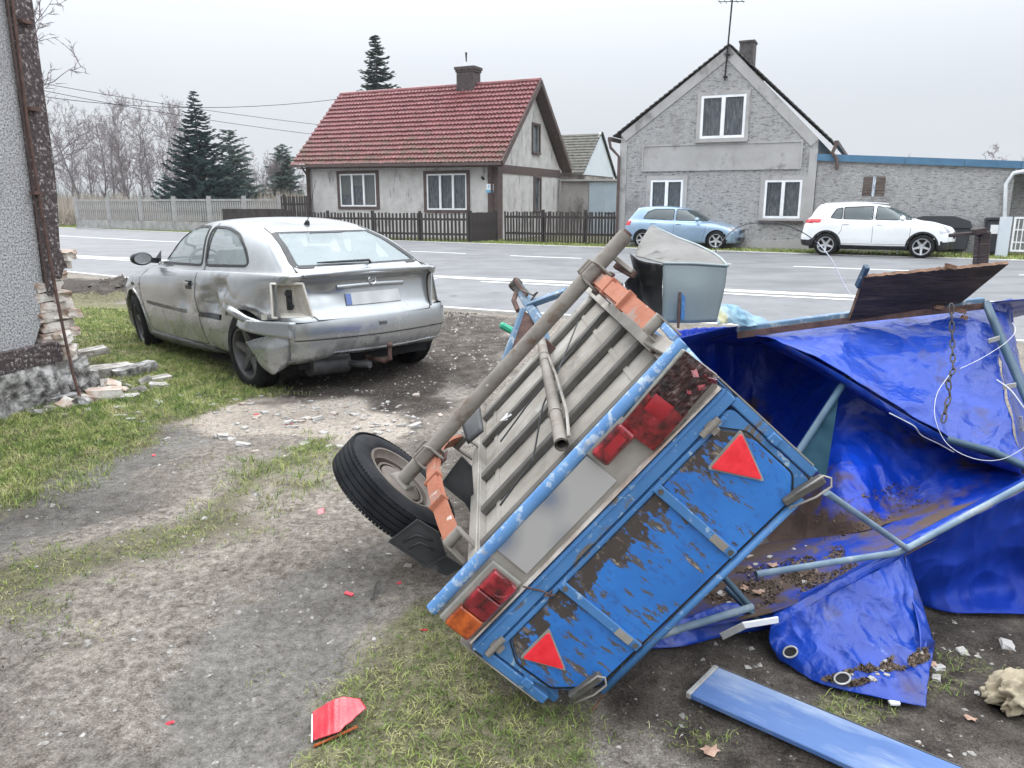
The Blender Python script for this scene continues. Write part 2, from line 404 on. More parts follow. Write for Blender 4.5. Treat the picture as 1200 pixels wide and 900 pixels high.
# keep it level where things stand
verts = np.stack([fx, fy, gz], 1); nx, ny = len(ax), len(ay)
ii, jj = np.meshgrid(np.arange(nx-1), np.arange(ny-1)); a0 = (jj*nx+ii).ravel()
faces = np.stack([a0, a0+1, a0+1+nx, a0+nx], 1)
def ground_z(x, y):
    i = int(np.clip(np.searchsorted(ax, x)-1, 0, nx-2)); j = int(np.clip(np.searchsorted(ay, y)-1, 0, ny-2))
    u = (x-ax[i])/(ax[i+1]-ax[i]); v = (y-ay[j])/(ay[j+1]-ay[j]); Zg = gz.reshape(ny, nx)
    return float((Zg[j, i]*(1-u)+Zg[j, i+1]*u)*(1-v)+(Zg[j+1, i]*(1-u)+Zg[j+1, i+1]*u)*v)
beyond = roadd < -.05
zg = np.where(beyond, .8, zg)
def ground_material():
    m = bpy.data.materials.new('ground'); m.use_nodes = True; nt = m.node_tree; N = nt.nodes; L = nt.links; b = N['Principled BSDF']
    b.inputs['Roughness'].default_value = .95; b.inputs['Specular IOR Level'].default_value = .2
    tc = N.new('ShaderNodeTexCoord')
    at = N.new('ShaderNodeAttribute'); at.attribute_name = 'zone'; at.attribute_type = 'GEOMETRY'
    sp = N.new('ShaderNodeSeparateColor'); L.new(at.outputs['Color'], sp.inputs[0])
    def noise(sc_, det=8, rough=.65):
        n = N.new('ShaderNodeTexNoise'); n.inputs['Scale'].default_value = sc_; n.inputs['Detail'].default_value = det; n.inputs['Roughness'].default_value = rough
        L.new(tc.outputs['Object'], n.inputs['Vector']); return n.outputs['Fac']
    def rampn(src, cols):
        r = N.new('ShaderNodeValToRGB'); el = r.color_ramp.elements
        while len(el) < len(cols): el.new(.5)
        for e, (p, c) in zip(el, cols): e.position = p; e.color = (*c, 1)
        L.new(src, r.inputs[0]); return r.outputs[0]
    n1, n2, n3 = noise(1.6), noise(28, 6, .75), noise(150, 3, .8)
    ma = N.new('ShaderNodeMath'); ma.operation = 'MULTIPLY_ADD'; L.new(n2, ma.inputs[0]); ma.inputs[1].default_value = .55
    mb_ = N.new('ShaderNodeMath'); mb_.operation = 'MULTIPLY'; L.new(n3, mb_.inputs[0]); mb_.inputs[1].default_value = .45; L.new(mb_.outputs[0], ma.inputs[2])
    fine = ma.outputs[0]
    base = rampn(fine, [(.37, (.070, .057, .046)), (.47, (.195, .172, .148)), (.56, (.325, .295, .258)), (.66, (.55, .515, .465))])
    sand = rampn(fine, [(.36, (.18, .155, .13)), (.48, (.38, .33, .28)), (.6, (.54, .49, .43)), (.68, (.7, .66, .6))])
    mud = rampn(fine, [(.4, (.022, .018, .015)), (.5, (.060, .050, .043)), (.6, (.125, .108, .094)), (.68, (.26, .235, .21))])
    trk = rampn(fine, [(.36, (.075, .068, .060)), (.48, (.175, .164, .15)), (.6, (.29, .275, .257)), (.68, (.42, .405, .385))])
    grs = rampn(fine, [(.37, (.05, .046, .028)), (.47, (.13, .125, .07)), (.58, (.25, .235, .15)), (.68, (.40, .37, .28))])
    def soft(sock, k, lo, hi):
        a = N.new('ShaderNodeMath'); a.operation = 'ADD'; s1 = N.new('ShaderNodeMath'); s1.operation = 'MULTIPLY_ADD'
        L.new(k, s1.inputs[0]); s1.inputs[1].default_value = 1.1; s1.inputs[2].default_value = -.55
        L.new(sock, a.inputs[0]); L.new(s1.outputs[0], a.inputs[1])
        r = N.new('ShaderNodeMapRange'); r.inputs['From Min'].default_value = lo; r.inputs['From Max'].default_value = hi; L.new(a.outputs[0], r.inputs['Value']); return r.outputs[0]
    n4 = noise(7, 8, .7)
    cur = base
    for sock, colr, k, lo, hi in ((sp.outputs[2], sand, n4, .3, .75), (at.outputs['Alpha'], trk, n4, .3, .75), (sp.outputs[1], mud, n4, .3, .8), (sp.outputs[0], grs, n2, .35, .62)):
        mxx = N.new('ShaderNodeMixRGB'); L.new(soft(sock, k, lo, hi), mxx.inputs[0]); L.new(cur, mxx.inputs[1]); L.new(colr, mxx.inputs[2]); cur = mxx.outputs[0]
    big = N.new('ShaderNodeMixRGB'); big.blend_type = 'MULTIPLY'; big.inputs[0].default_value = .8
    L.new(cur, big.inputs[1]); L.new(rampn(n1, [(.32, (.60, .575, .55)), (.5, (.90, .885, .865)), (.68, (1.14, 1.13, 1.11))]), big.inputs[2]); L.new(big.outputs[0], b.inputs['Base Color'])
    bp = N.new('ShaderNodeBump'); bp.inputs['Strength'].default_value = 1.0; bp.inputs['Distance'].default_value = .022; L.new(fine, bp.inputs['Height']); L.new(bp.outputs[0], b.inputs['Normal'])
    return m
gme = fastmesh('ground', verts, faces, ground_material()); gme.shade_smooth()
at = gme.color_attributes.new('zone', 'FLOAT_COLOR', 'POINT')
at.data.foreach_set('color', np.stack([zg, zm, zs, zt], 1).astype(np.float32).ravel())
gob = addobj('ground', gme); gob['kind'] = 'structure'

# grass
def blades(name, px, py, pz, hgt, wid, m, seed, lean=.6):
    rs = np.random.RandomState(seed); n = len(px); th = rs.rand(n)*2*np.pi; le = rs.rand(n)*lean; la = rs.rand(n)*2*np.pi
    h = hgt*(.5+rs.rand(n)); dx, dy = np.cos(th)*wid, np.sin(th)*wid; lx, ly = np.cos(la)*le*h, np.sin(la)*le*h
    v0 = np.stack([px-dx, py-dy, pz], 1); v1 = np.stack([px+dx, py+dy, pz], 1)
    m0 = np.stack([px-dx*.7+lx*.4, py-dy*.7+ly*.4, pz+h*.6], 1); m1 = np.stack([px+dx*.7+lx*.4, py+dy*.7+ly*.4, pz+h*.6], 1)
    t = np.stack([px+lx*1.3, py+ly*1.3, pz+h*(1-.3*le)], 1)
    V = np.stack([v0, v1, m1, m0, t], 1).reshape(-1, 3); b0 = np.arange(n)*5
    F = np.concatenate([np.stack([b0, b0+1, b0+2], 1), np.stack([b0, b0+2, b0+3], 1), np.stack([b0+3, b0+2, b0+4], 1)])
    return fastmesh(name, V, F, m)
M['grass'] = mat('grass', [(.3, (.05, .09, .02)), (.44, (.15, .215, .05)), (.56, (.30, .33, .11)), (.68, (.46, .41, .24))], 9, rough=.75, detail=5, spec=.25)
rs = np.random.RandomState(5)
cx = rs.uniform(-6.6, 3.2, 800000); cy = 1.25+rs.rand(800000)**1.25*9.5
cg, cm, _, _ = zones(cx, cy)
dens = cg*(.30+1.2*vnoise(cx, cy, 3.5, 3))*(vnoise(cx, cy, 9, 3) > .62-.42*cg)*np.clip(4.5/cy, .35, 1)
rd = np.interp(cx, near_x, near_y)-cy
keep = (rs.rand(len(cx)) < dens*.95) & (rd > .35)
bx, by = cx[keep], cy[keep]
ii = np.clip(np.searchsorted(ax, bx)-1, 0, nx-2); jj = np.clip(np.searchsorted(ay, by)-1, 0, ny-2)
bz = gz.reshape(ny, nx)[jj, ii]
gr = addobj('grass', blades('grass', bx, by, bz-.003, np.where(by > 3.5, .038, .018), .0012+by*.0002, M['grass'], 3, 1.9)); set_props(gr, 'short matted green and straw coloured grass beside the dirt track', 'grass', kind='stuff')
print('grass blades', len(bx))
# dark litter: bits of twig, root and leaf on the bare ground
n_l = 26000; lx_ = rs.uniform(-5.5, 3, n_l); ly_ = 1.3+rs.rand(n_l)**1.3*8; g1, m1, _, _ = zones(lx_, ly_)
kp = (rs.rand(n_l) < (.06+.55*g1*(vnoise(lx_, ly_, 4, 2) < .5)+.30*m1+.5*(vnoise(lx_, ly_, 1.7, 3) > .60))) & (np.interp(lx_, near_x, near_y)-ly_ > .3); lx_, ly_ = lx_[kp], ly_[kp]; n_l = len(lx_)
ii = np.clip(np.searchsorted(ax, lx_)-1, 0, nx-2); jj = np.clip(np.searchsorted(ay, ly_)-1, 0, ny-2); lz_ = gz.reshape(ny, nx)[jj, ii]
th = rs.rand(n_l)*6.28; ll_ = (.004+.014*rs.rand(n_l)**2)*(.8+.1*ly_); lw_ = .0012+.0014*rs.rand(n_l)+.0003*ly_; d1 = np.stack([np.cos(th)*ll_, np.sin(th)*ll_, (rs.rand(n_l)-.3)*ll_*.6], 1); d2 = np.stack([-np.sin(th)*lw_, np.cos(th)*lw_, 0*lw_], 1); c0_ = np.stack([lx_, ly_, lz_+.004], 1)
V_ = np.stack([c0_-d1, c0_+d2, c0_+d1, c0_-d2+np.array([0, 0, .002])], 1).reshape(-1, 3); b0 = np.arange(n_l)*4
M['litter'] = mat('litter', [(.35, (.035, .026, .02)), (.6, (.12, .09, .065)), (.72, (.30, .25, .19))], 25, rough=.95, detail=2)
set_props(addobj('litter', fastmesh('litter', V_, np.stack([b0, b0+1, b0+2, b0+3], 1), M['litter'])), 'dark scraps of twig, root and leaf on the bare ground', 'litter', kind='stuff')
# verge beyond the road
u = rs.rand(42000); k = rs.randint(0, len(FAR_E)-1, 42000); fe = np.array([(p.x, p.y) for p in FAR_E])
wx = fe[:, 0]; sel = rs.uniform(-40, 20, 42000); ey = np.interp(sel, wx, fe[:, 1]); d = .15+rs.rand(42000)**1.5*2.6
vy = ey+d*1.15; vx = sel+d*.45
vg = addobj('verge_grass', blades('verge_grass', vx, vy, np.zeros(42000), .07, .012, M['grass'], 9, .9)); set_props(vg, 'green grass verge along the far side of the road', 'grass', kind='stuff')

# ================================================================== BUILDINGS ACROSS THE ROAD
def wall_mat(name, a, b_, sx=(1, 1, 1), sc_=3, dark=None, bump=.5, bs=30, dist=.02):
    m = mat(name, [(.3, a), (.7, b_)], sc_, sx, .9, bump, bs, dist=dist, spec=.2)
    if dark: layer(m, dark[0], dark[1], dark[2], dark[3], dark[4], seed=2)
    return m
M['stucco'] = wall_mat('stucco', (.40, .385, .37), (.58, .565, .545), (1, 1, 1), 2.2, ((.17, .16, .15), .56, .70, 2.6, (1.4, 1.4, .35)), .7, 22)
M['roughcast'] = wall_mat('roughcast', (.27, .265, .26), (.40, .395, .385), (1, 1, 1), 9, ((.095, .092, .09), .53, .66, 9, (.7, .7, 2.8)), 1.0, 24, .03)
layer(M['roughcast'], (.52, .51, .495), .54, .72, 20, (.8, .8, 1.6), seed=5)
layer(M['roughcast'], (.20, .195, .19), .56, .74, .9, (1, 1, .7), seed=8)
M['smooth_render'] = wall_mat('smooth_render', (.32, .31, .30), (.42, .41, .40), (1, 1, 1), 1.5, ((.17, .16, .155), .55, .7, 1.6, (1, 1, .6)), .2, 40)
M['brown_trim'] = mat('brown_trim', [(.3, (.065, .045, .042)), (.7, (.12, .085, .078))], 5, rough=.85, bump=.3)
M['roof_red'] = mat('roof_red', [(.3, (.155, .045, .045)), (.7, (.245, .088, .088))], 2.2, (1, 1, 1), .5, rrange=.1)
layer(M['roof_red'], (.12, .10, .065), .36, .66, 2.6, (1, 1, 1), .85, grad=(1, -.4, 3.2, -.36))
layer(M['roof_red'], (.06, .035, .035), .53, .70, 5, (4, .35, .5), .8, seed=4)
M['fence_brown'] = mat('fence_brown', [(.3, (.022, .018, .017)), (.7, (.06, .05, .046))], 6, (1, 1, .4), .85, .3)
M['old_tile'] = mat('old_tile', [(.3, (.05, .05, .042)), (.7, (.14, .135, .115))], 5, rough=.9, bump=.4)
M['curtain'] = mat('curtain', [(.40, (.14, .17, .20)), (.5, (.36, .40, .44)), (.60, (.68, .71, .74))], 5, (7, 1, .8), .9)
M['blind'] = mat('blind', (.55, .58, .50), 3, rough=.8)
M['pane'] = mat('pane', (.08, .09, .10), 3, rough=.05, alpha=.42, spec=.9)
M['brick_chimney'] = mat('brick_chimney', [(.35, (.035, .033, .033)), (.65, (.11, .08, .075))], 9, rough=.9, bump=.4)

def window(parent, fr, x0, y0, x1, y1, mull=(), off=-.02, frame=.07, surround=None, sill=None, curtains=True, blinds=None):
    """a window set in the wall frame fr between two pixel corners; local x = u, y = depth, z = height"""
    u0, z1 = fr.hit(x0, y0); u1, z0 = fr.hit(x1, y1)
    f = MB(); d0, d1 = -.03, .05
    f.span(u0, u0+frame, d0, d1, z0, z1); f.span(u1-frame, u1, d0, d1, z0, z1)
    f.span(u0+frame, u1-frame, d0, d1, z1-frame, z1); f.span(u0+frame, u1-frame, d0, d1, z0, z0+frame)
    for t in mull:
        um = u0+(u1-u0)*t; f.span(um-frame*.75, um+frame*.75, d0-.004, d1, z0+frame, z1-frame)
    w = f.build('window', M['white_frame'], parent)
    ed = [0]+list(mull)+[1]
    for i in range(len(ed)-1):
        a = u0+(u1-u0)*ed[i]+frame; b = u0+(u1-u0)*ed[i+1]-frame*.9
        p = MB(); p.span(a-.02, b+.02, .0, .008, z0+frame-.02, z1-frame+.02); p.build('pane', M['pane'], w)
        if curtains:
            p = MB(); n_ = 22
            def cf(s_, t_): return (a-.03+(b-a+.06)*s_, .13+.018*math.sin(s_*34+i), z0+.02+(z1-z0-.04)*t_)
            p.grid(cf, n_*3, 1); p.build('curtain', M['curtain'], w)
        if blinds and blinds[i]:
            p = MB(); p.span(a-.03, b+.03, .085, .09, z1-frame-(z1-z0)*blinds[i], z1-.02); p.build('blind', M['blind'], w)
    r = MB(); r.span(u0-.05, u1+.05, .2, .22, z0-.05, z1+.05); r.build('window_back', M['dark'], w)
    if surround:
        s_, m_, dd = surround; q = MB(); q.span(u0-s_, u0, -dd, .06, z0-s_*.8, z1+s_*.9); q.span(u1, u1+s_, -dd, .06, z0-s_*.8, z1+s_*.9)
        q.span(u0, u1, -dd, .06, z1, z1+s_*.9); q.span(u0, u1, -dd, .06, z0-s_*.8, z0); q.build('window_surround', m_, parent)
    if sill:
        q = MB(); q.span(u0-.12, u1+.12, -.14, -.031, z0-.13, z0-.07); q.build('window_sill', sill, parent)
    return (u0, u1, z0, z1)
def wall_with_holes(mb, poly, holes, fn, depth):
    """front face with rectangular holes (triangulated), plus the reveals"""
    loops = [[Vector((p[0], p[1], 0)) for p in poly]]+[[Vector((h[0], h[2], 0)), Vector((h[0], h[3], 0)), Vector((h[1], h[3], 0)), Vector((h[1], h[2], 0))] for h in holes]
    flat = [p for l in loops for p in l]
    ids = [mb.vert(fn(p.x, p.y, 0)) for p in flat]; idb = [mb.vert(fn(p.x, p.y, depth)) for p in flat]
    for t in tessellate_polygon(loops): mb.face([ids[i] for i in t]); mb.face([idb[i] for i in t][::-1])
    k = 0
    for l in loops:
        n = len(l)
        for i in range(n): mb.face((ids[k+i], ids[k+(i+1) % n], idb[k+(i+1) % n], idb[k+i]))
        k += n
XZ = lambda a, b, d: (a, d, b)

# ---- house with the red roof
h1 = Frame((-.58, 31.5), -25.0)                       # right front corner of the house, u to the right
H1 = thing('red_roofed_house', 'single storey stucco house with red tiled roof behind the picket fence', 'house', h1.p, h1.rz)
uL = h1.hit(362, 250)[0]; zeR = 3.06; zeL = 3.20; DEP = 6.7
zR = lambda u: zeR+(zeL-zeR)*(u/uL)                   # eaves height along u
ridge_z = h1.hit(0, 0)  # placeholder
# ridge: gable apex stands above the middle of the side wall
def world(fr, u, d, z): return fr.p+fr.u*u-fr.n*d+Vector((0, 0, z))
cy_ = DEP/2
apex = world(h1, 0, cy_, 0); zr = AT(631, 96, apex.y).z
holes = []; q = MB()
w1 = [h1.hit(398, 204), h1.hit(442, 242)]; w2 = [h1.hit(500, 204), h1.hit(547.5, 246)]
for w in (w1, w2): holes.append((w[0][0], w[1][0], w[1][1], w[0][1]))
wall_with_holes(q, [(uL, -.3), (0, -.3), (0, zR(0)), (uL, zR(uL))], holes, XZ, .3); q.build('wall', M['stucco'], H1)
# gable wall (faces right)
q = MB(); YZ = lambda a, b, d: (-d, a, b)
gf = Frame(world(h1, 0, 0, 0), 65.0)                   # plane of the gable wall, u runs backwards
gw = [gf.hit(624, 146), gf.hit(630, 179)]; gw2 = [gf.hit(626, 209), gf.hit(631, 247)]
gh = [(w[0][0], w[1][0]+.15, w[1][1], w[0][1]) for w in (gw, gw2)]
wall_with_holes(q, [(.3, -.3), (DEP, -.3), (DEP, zR(0)-.05), (cy_, zr-.25), (.3, zR(0)+.1)], gh, YZ, .3); q.build('gable_wall', M['stucco'], H1)
q = MB(); wall_with_holes(q, [(0, -.3), (DEP, -.3), (DEP, zeL-.1), (cy_, zr-.3), (0, zeL-.1)], [], lambda a, b, d: (uL-d+.3, a, b), .3); q.build('gable_wall', M['stucco'], H1)
q = MB(); q.span(uL, 0, DEP-.3, DEP, -.3, zeR-.2); q.build('wall', M['stucco'], H1)
for g_ in gh:
    q = MB(); q.span(-.1, -.06, g_[0]-.03, g_[1]+.03, g_[2], g_[3]); w_ = q.build('window', M['glass_dark'], H1)
    q = MB(); q.span(-.02, .05, g_[0]-.09, g_[0], g_[2]-.08, g_[3]+.09); q.span(-.02, .05, g_[1], g_[1]+.09, g_[2]-.08, g_[3]+.09)
    q.span(-.02, .05, g_[0], g_[1], g_[3], g_[3]+.09); q.span(-.02, .10, g_[0]-.05, g_[1]+.05, g_[2]-.09, g_[2]-.081+.08); q.build('frame', M['brown_trim'], w_)
window(H1, h1, 398, 204, 442, 242, (.34, .66), surround=(.14, M['brown_trim'], .05), blinds=(.6, .32, .97), frame=.06)
window(H1, h1, 500, 204, 547.5, 246, (.34, .66), surround=(.14, M['brown_trim'], .05), frame=.06)
q = MB(); q.span(.0, .035, .0, DEP-.02, 2.62, 2.95); q.build('trim_band', M['brown_trim'], H1)
q = MB(); q.span(-.42, .03, -.03, .0, 0, zR(0)); q.span(0.0, .03, 0, .42, 0, 2.62); q.build('corner_pilaster', M['brown_trim'], H1)
q = MB(); q.span(uL-.02, uL+.18, -.03, .0, 0, zeL); q.build('corner_pilaster', M['brown_trim'], H1)
# roof: profiled metal tiles, one sheet per slope
def tile_slope(u0, u1, y0, z0l, z0r, y1, z1, rows, cols, name):
    nu, nv = cols*5, rows*3; q = MB(); sl = math.atan2(z1-z0r, abs(y1-y0))
    def f(s_, t_):
        k = t_*rows; fr_ = k-math.floor(k) if t_ < 1 else 1
        u = u0+(u1-u0)*s_; z0 = z0l+(z0r-z0l)*s_
        wave = .5+.5*math.cos(s_*cols*2*math.pi); h = .05*wave**1.3+.085*(1-fr_)+.02*(vn(s_*40, t_*13))
        return (u, y0+(y1-y0)*t_-math.copysign(1, y1-y0)*math.sin(sl)*h, z0+(z1-z0)*t_+math.cos(sl)*h)
    ts = []
    for r_ in range(rows): ts += [r_/rows, (r_+.5)/rows, (r_+.985)/rows]
    ts.append(1.0); ids = []
    for t_ in ts: ids.append([q.vert(f(i/nu, t_)) for i in range(nu+1)])
    for j in range(len(ts)-1):
        for i in range(nu): q.face((ids[j][i], ids[j][i+1], ids[j+1][i+1], ids[j+1][i]))
    return q.build(name, M['roof_red'], H1, smooth=True, angle=35, fix=False)
def vn(a, b): return mnoise.noise(Vector((a, b, .3)))
OV = .45
uLr = uL-.45; uRr = .42
zrl = AT(408, 101, world(h1, uLr, cy_, 0).y).z
roofp = MB()
zedge = zR(0)-.12
tile_slope(uLr, uRr, -OV, zR(uL)-.16, zR(0)-.10, cy_, zr, 17, 58, 'roof')
tile_slope(uLr, uRr, DEP+OV, zR(uL)-.16, zR(0)-.10, cy_, zr, 17, 58, 'roof')
q = MB(); q.tube([(uLr, cy_, zr+.03), (uRr, cy_, zr+.05)], .10, 8); q.build('ridge_cap', M['roof_red'], H1, smooth=True, angle=40)
q = MB(); q.beam((uRr+.012, -OV, zR(0)-.10), (uRr+.012, cy_, zr+.0), .05, .2); q.beam((uRr+.012, DEP+OV, zR(0)-.10), (uRr+.012, cy_, zr), .05, .2); q.build('verge_board', M['brown_trim'], H1)
q = MB(); q.beam((uRr-.2, -OV+.02, zR(0)-.22), (uRr-.2, cy_, zr-.12), .5, .04); q.beam((uRr-.2, DEP+OV-.02, zR(0)-.22), (uRr-.2, cy_, zr-.12), .5, .04); q.build('verge_soffit', M['brown_trim'], H1)
q = MB(); q.beam((uLr, -OV-.06, zR(uL)-.16), (uRr, -OV-.06, zR(0)-.12), .12, .11); q.build('gutter', M['brown_trim'], H1)
q = MB(); q.beam((uLr+.3, -OV/2, zR(uL)-.25), (uRr-.3, -OV/2, zR(0)-.2), OV, .04); q.build('soffit', M['brown_trim'], H1)
q = MB(); q.tube([(uL+.15, -OV-.04, zeL-.2), (uL+.1, -.1, zeL-.55), (uL+.1, -.1, .1)], .045, 8); q.build('downpipe', M['brown_trim'], H1, smooth=True, angle=50)
q = MB(); q.tube([(-.15, -OV-.04, zeR-.2), (-.2, -.1, zeR-.5), (-.2, -.1, .1)], .045, 8); q.build('downpipe', M['brown_trim'], H1, smooth=True, angle=50)
# chimney on the ridge
chp = h1.hit(550, 95)[0]
cw = world(h1, 0, cy_, 0)
rp = Frame(world(h1, 0, cy_, 0), -25.0); cu0 = rp.hit(539, 88)[0]; cu1 = rp.hit(559, 88)[0]; cz1 = rp.hit(550, 79)[1]
q = MB(); bz = zr-.35; i = 0
ch = MB(); ch.span(cu0, cu1, cy_-.32, cy_+.32, bz, cz1-.22); ch.span(cu0-.04, cu1+.04, cy_-.35, cy_+.35, cz1-.22, cz1-.12); ch.span(cu0-.08, cu1+.08, cy_-.39, cy_+.39, cz1-.12, cz1)
cho = ch.build('chimney', M['brick_chimney'], H1)
q = MB(); q.tube([((cu0+cu1)/2-.1, cy_, cz1), ((cu0+cu1)/2-.1, cy_, cz1+.22)], .10, 10); q.build('chimney_pot', M['white_frame'], cho, smooth=True, angle=50)
q = MB(); q.tube([((cu0+cu1)/2-.1, cy_, cz1+.2), ((cu0+cu1)/2-.1, cy_, cz1+.62)], [.02, .05], 8); q.build('chimney_pipe', M['dark'], cho)
# rows of bricks of the chimney
bm_ = MB(); bm_.box((0, 0, 0), (.235, .012, .06)); bme = bm_.mesh('brick', M['brick_chimney'])
for r_ in range(8):
    zz = bz+.3+r_*.085
    if zz > cz1-.32: break
    for c_ in range(4):
        xx = cu0+.13+c_*.255+(.12 if r_ % 2 else 0)
        if xx < cu1-.1: addobj('brick', bme, cho, (xx, cy_-.323, zz))
# house number sign and a wall lamp
sg = Frame(h1.p, -25.0); a = sg.hit(570.5, 215.5); b = sg.hit(579, 221.5)
q = MB(); q.span(a[0], b[0], -.045, -.032, b[1]-.03, a[1]); M['sign_white'] = mat('sign_white', (.78, .8, .82), 3, rough=.4); sp_ = q.build('number_sign', M['sign_white'], H1)
M['sign_blue'] = mat('sign_blue', (.16, .42, .62), 3, rough=.4)
q = MB(); q.span(a[0], b[0], -.045, -.032, b[1]-.14, b[1]-.033); q.build('street_strip', M['sign_blue'], H1)
q = MB()
for k_ in (-.05, .045): q.span((a[0]+b[0])/2+k_-.018, (a[0]+b[0])/2+k_+.018, -.048, -.045, b[1]+.03, a[1]-.05)
q.build('digit', M['sign_blue'], sp_)
l_ = sg.hit(567, 210); q = MB(); q.tube([(l_[0], -.02, l_[1]), (l_[0]-.03, -.12, l_[1]+.08)], .05, 8); q.build('wall_lamp', M['dark'], H1)

# ---- house with the grey gable and its annex
h2 = Frame((9.42, 24.7), -25.0)
H2 = thing('grey_gable_house', 'grey roughcast gable house with white windows behind the parked cars', 'house', h2.p, h2.rz)
P2 = lambda *a: h2.hit(*a)
lc = P2(724, 157); rc = P2(970, 162); ap = P2(855, 52); D2 = 8.0
wins = [((822.5, 112.5), (872, 161)), ((763, 211), (799, 252)), ((897, 211), (937, 256))]
holes = []
for (a, b) in wins:
    p, q_ = P2(*a), P2(*b); holes.append((p[0], q_[0], q_[1], p[1]))
uw0 = P2(726, 230)[0]; uw1 = 0.0
q = MB(); wall_with_holes(q, [(uw0, -.3), (uw1, -.3), (uw1, rc[1]), (ap[0], ap[1]-.05), (uw0, lc[1])], holes, XZ, .35); q.build('wall', M['roughcast'], H2)
q = MB(); q.span(uw0, uw0+.3, .35, D2, -.3, lc[1]); q.build('wall', M['roughcast'], H2)
q = MB(); q.span(-.3, 0, .35, D2, -.3, rc[1]); q.build('wall', M['roughcast'], H2)
window(H2, h2, 822.5, 112.5, 872, 161, (.5,), surround=(.12, M['smooth_render'], .04), sill=M['smooth_render'], frame=.08)
window(H2, h2, 763, 211, 799, 252, (.5,), surround=(.14, M['smooth_render'], .04), sill=M['smooth_render'], frame=.07)
window(H2, h2, 897, 211, 937, 256, (.5,), surround=(.14, M['smooth_render'], .04), sill=M['brick_chimney'], frame=.07)
pa, pb = P2(753, 170), P2(939, 198)
q = MB(); q.span(pa[0]+.06, pb[0]-.06, -.025, -.0, pb[1]+.06, pa[1]-.06); q.build('render_panel', M['smooth_render'], H2)
q = MB()
for (x0, x1, z0, z1) in ((pa[0], pb[0], pa[1]-.06, pa[1]), (pa[0], pb[0], pb[1], pb[1]+.06), (pa[0], pa[0]+.06, pb[1]+.06, pa[1]-.06), (pb[0]-.06, pb[0], pb[1]+.06, pa[1]-.06)): q.span(x0, x1, -.05, 0, z0, z1)
q.build('panel_frame', M['smooth_render'], H2)
q = MB(); q.span(uw0-.02, .02, -.08, .0, -.2, .28); q.build('plinth', M['smooth_render'], H2)
# smooth band under the verges and up the corners
q = MB()
def verge(a, b, w):
    d = Vector((b[0]-a[0], 0, b[1]-a[1])).normalized(); n_ = Vector((d.z, 0, -d.x)); n_ = n_ if n_.z < 0 else -n_
    A = Vector((a[0], 0, a[1])); B = Vector((b[0], 0, b[1]))
    for y in (-.03,): q.prism([(0, 0), (1, 0), (1, 1), (0, 1)], lambda s_, t_, dd: A.lerp(B, s_)+n_*w*t_+Vector((0, dd, 0)), -.03, .0)
verge((uw0, lc[1]-.02), (ap[0], ap[1]-.08), .28); verge((0, rc[1]-.02), (ap[0], ap[1]-.08), .28)
q.span(-.22, 0.02, -.035, -.0, .28, rc[1]-.3); q.span(uw0-.02, uw0+.22, -.035, 0, .28, lc[1]-.3)
q.build('corner_render', M['smooth_render'], H2)
M['dark_tile'] = mat('dark_tile', [(.35, (.045, .04, .04)), (.65, (.11, .10, .095))], 7, rough=.85, bump=.4)
for sgn, (eu, ez) in ((-1, (lc[0]-.14, lc[1]-.09)), (1, (rc[0]+.12, rc[1]-.07))):
    q = MB(); n_ = 24
    au, az = ap[0], ap[1]
    for k_ in range(n_):                              # stepped courses of flat tiles
        t0, t1 = k_/n_, (k_+1.12)/n_
        a = Vector((eu+(au-eu)*t0, 0, ez+(az-ez)*t0+.055)); b = Vector((eu+(au-eu)*min(t1, 1), 0, ez+(az-ez)*min(t1, 1)+.02))
        M_ = [(a.x, -.06, a.z), (b.x, -.06, b.z), (b.x, D2+.2, b.z), (a.x, D2+.2, a.z)]
        q.poly(M_); q.poly([(a.x, -.06, a.z-.04), (b.x, -.06, b.z-.04), (b.x, -.06, b.z), (a.x, -.06, a.z)]); q.poly([(a.x, -.12, a.z-.06), (a.x, D2+.2, a.z-.06), (a.x, D2+.2, a.z), (a.x, -.12, a.z)])
    q.build('roof', M['dark_tile'], H2, fix=False)
q = MB(); q.beam((lc[0]-.26, -.1, lc[1]-.16), (lc[0]-.26, D2, lc[1]-.16), .12, .12); q.build('gutter', M['brown_trim'], H2)
q = MB(); q.beam((rc[0]+.26, -.1, rc[1]-.14), (rc[0]+.26, D2, rc[1]-.14), .12, .12); q.build('gutter', M['brown_trim'], H2)
q = MB(); q.tube([(lc[0]-.26, -.12, lc[1]-.2), (lc[0]-.2, -.12, lc[1]-.45), (uw0-.03, -.1, lc[1]-.75), (uw0-.03, -.1, 0)], .05, 8); q.build('downpipe', M['brown_trim'], H2, smooth=True, angle=50)
q = MB(); q.tube([(rc[0]+.26, -.12, rc[1]-.2), (rc[0]+.18, -.14, rc[1]-.45), (rc[0]+.32, -.12, rc[1]-.62), (rc[0]+.34, -.1, rc[1]-.95)], .055, 8); q.build('downpipe', M['brown_trim'], H2, smooth=True, angle=50)
cc = Frame(world(h2, 0, 2.2, 0), -25.0); a = cc.hit(867, 50); b = cc.hit(882, 75)
q = MB(); q.span(a[0], b[0], 2.2, 2.8, b[1]-1, a[1]); q.span(a[0]-.03, b[0]+.03, 2.17, 2.83, a[1], a[1]+.06); q.build('chimney', M['dark_tile'], H2)
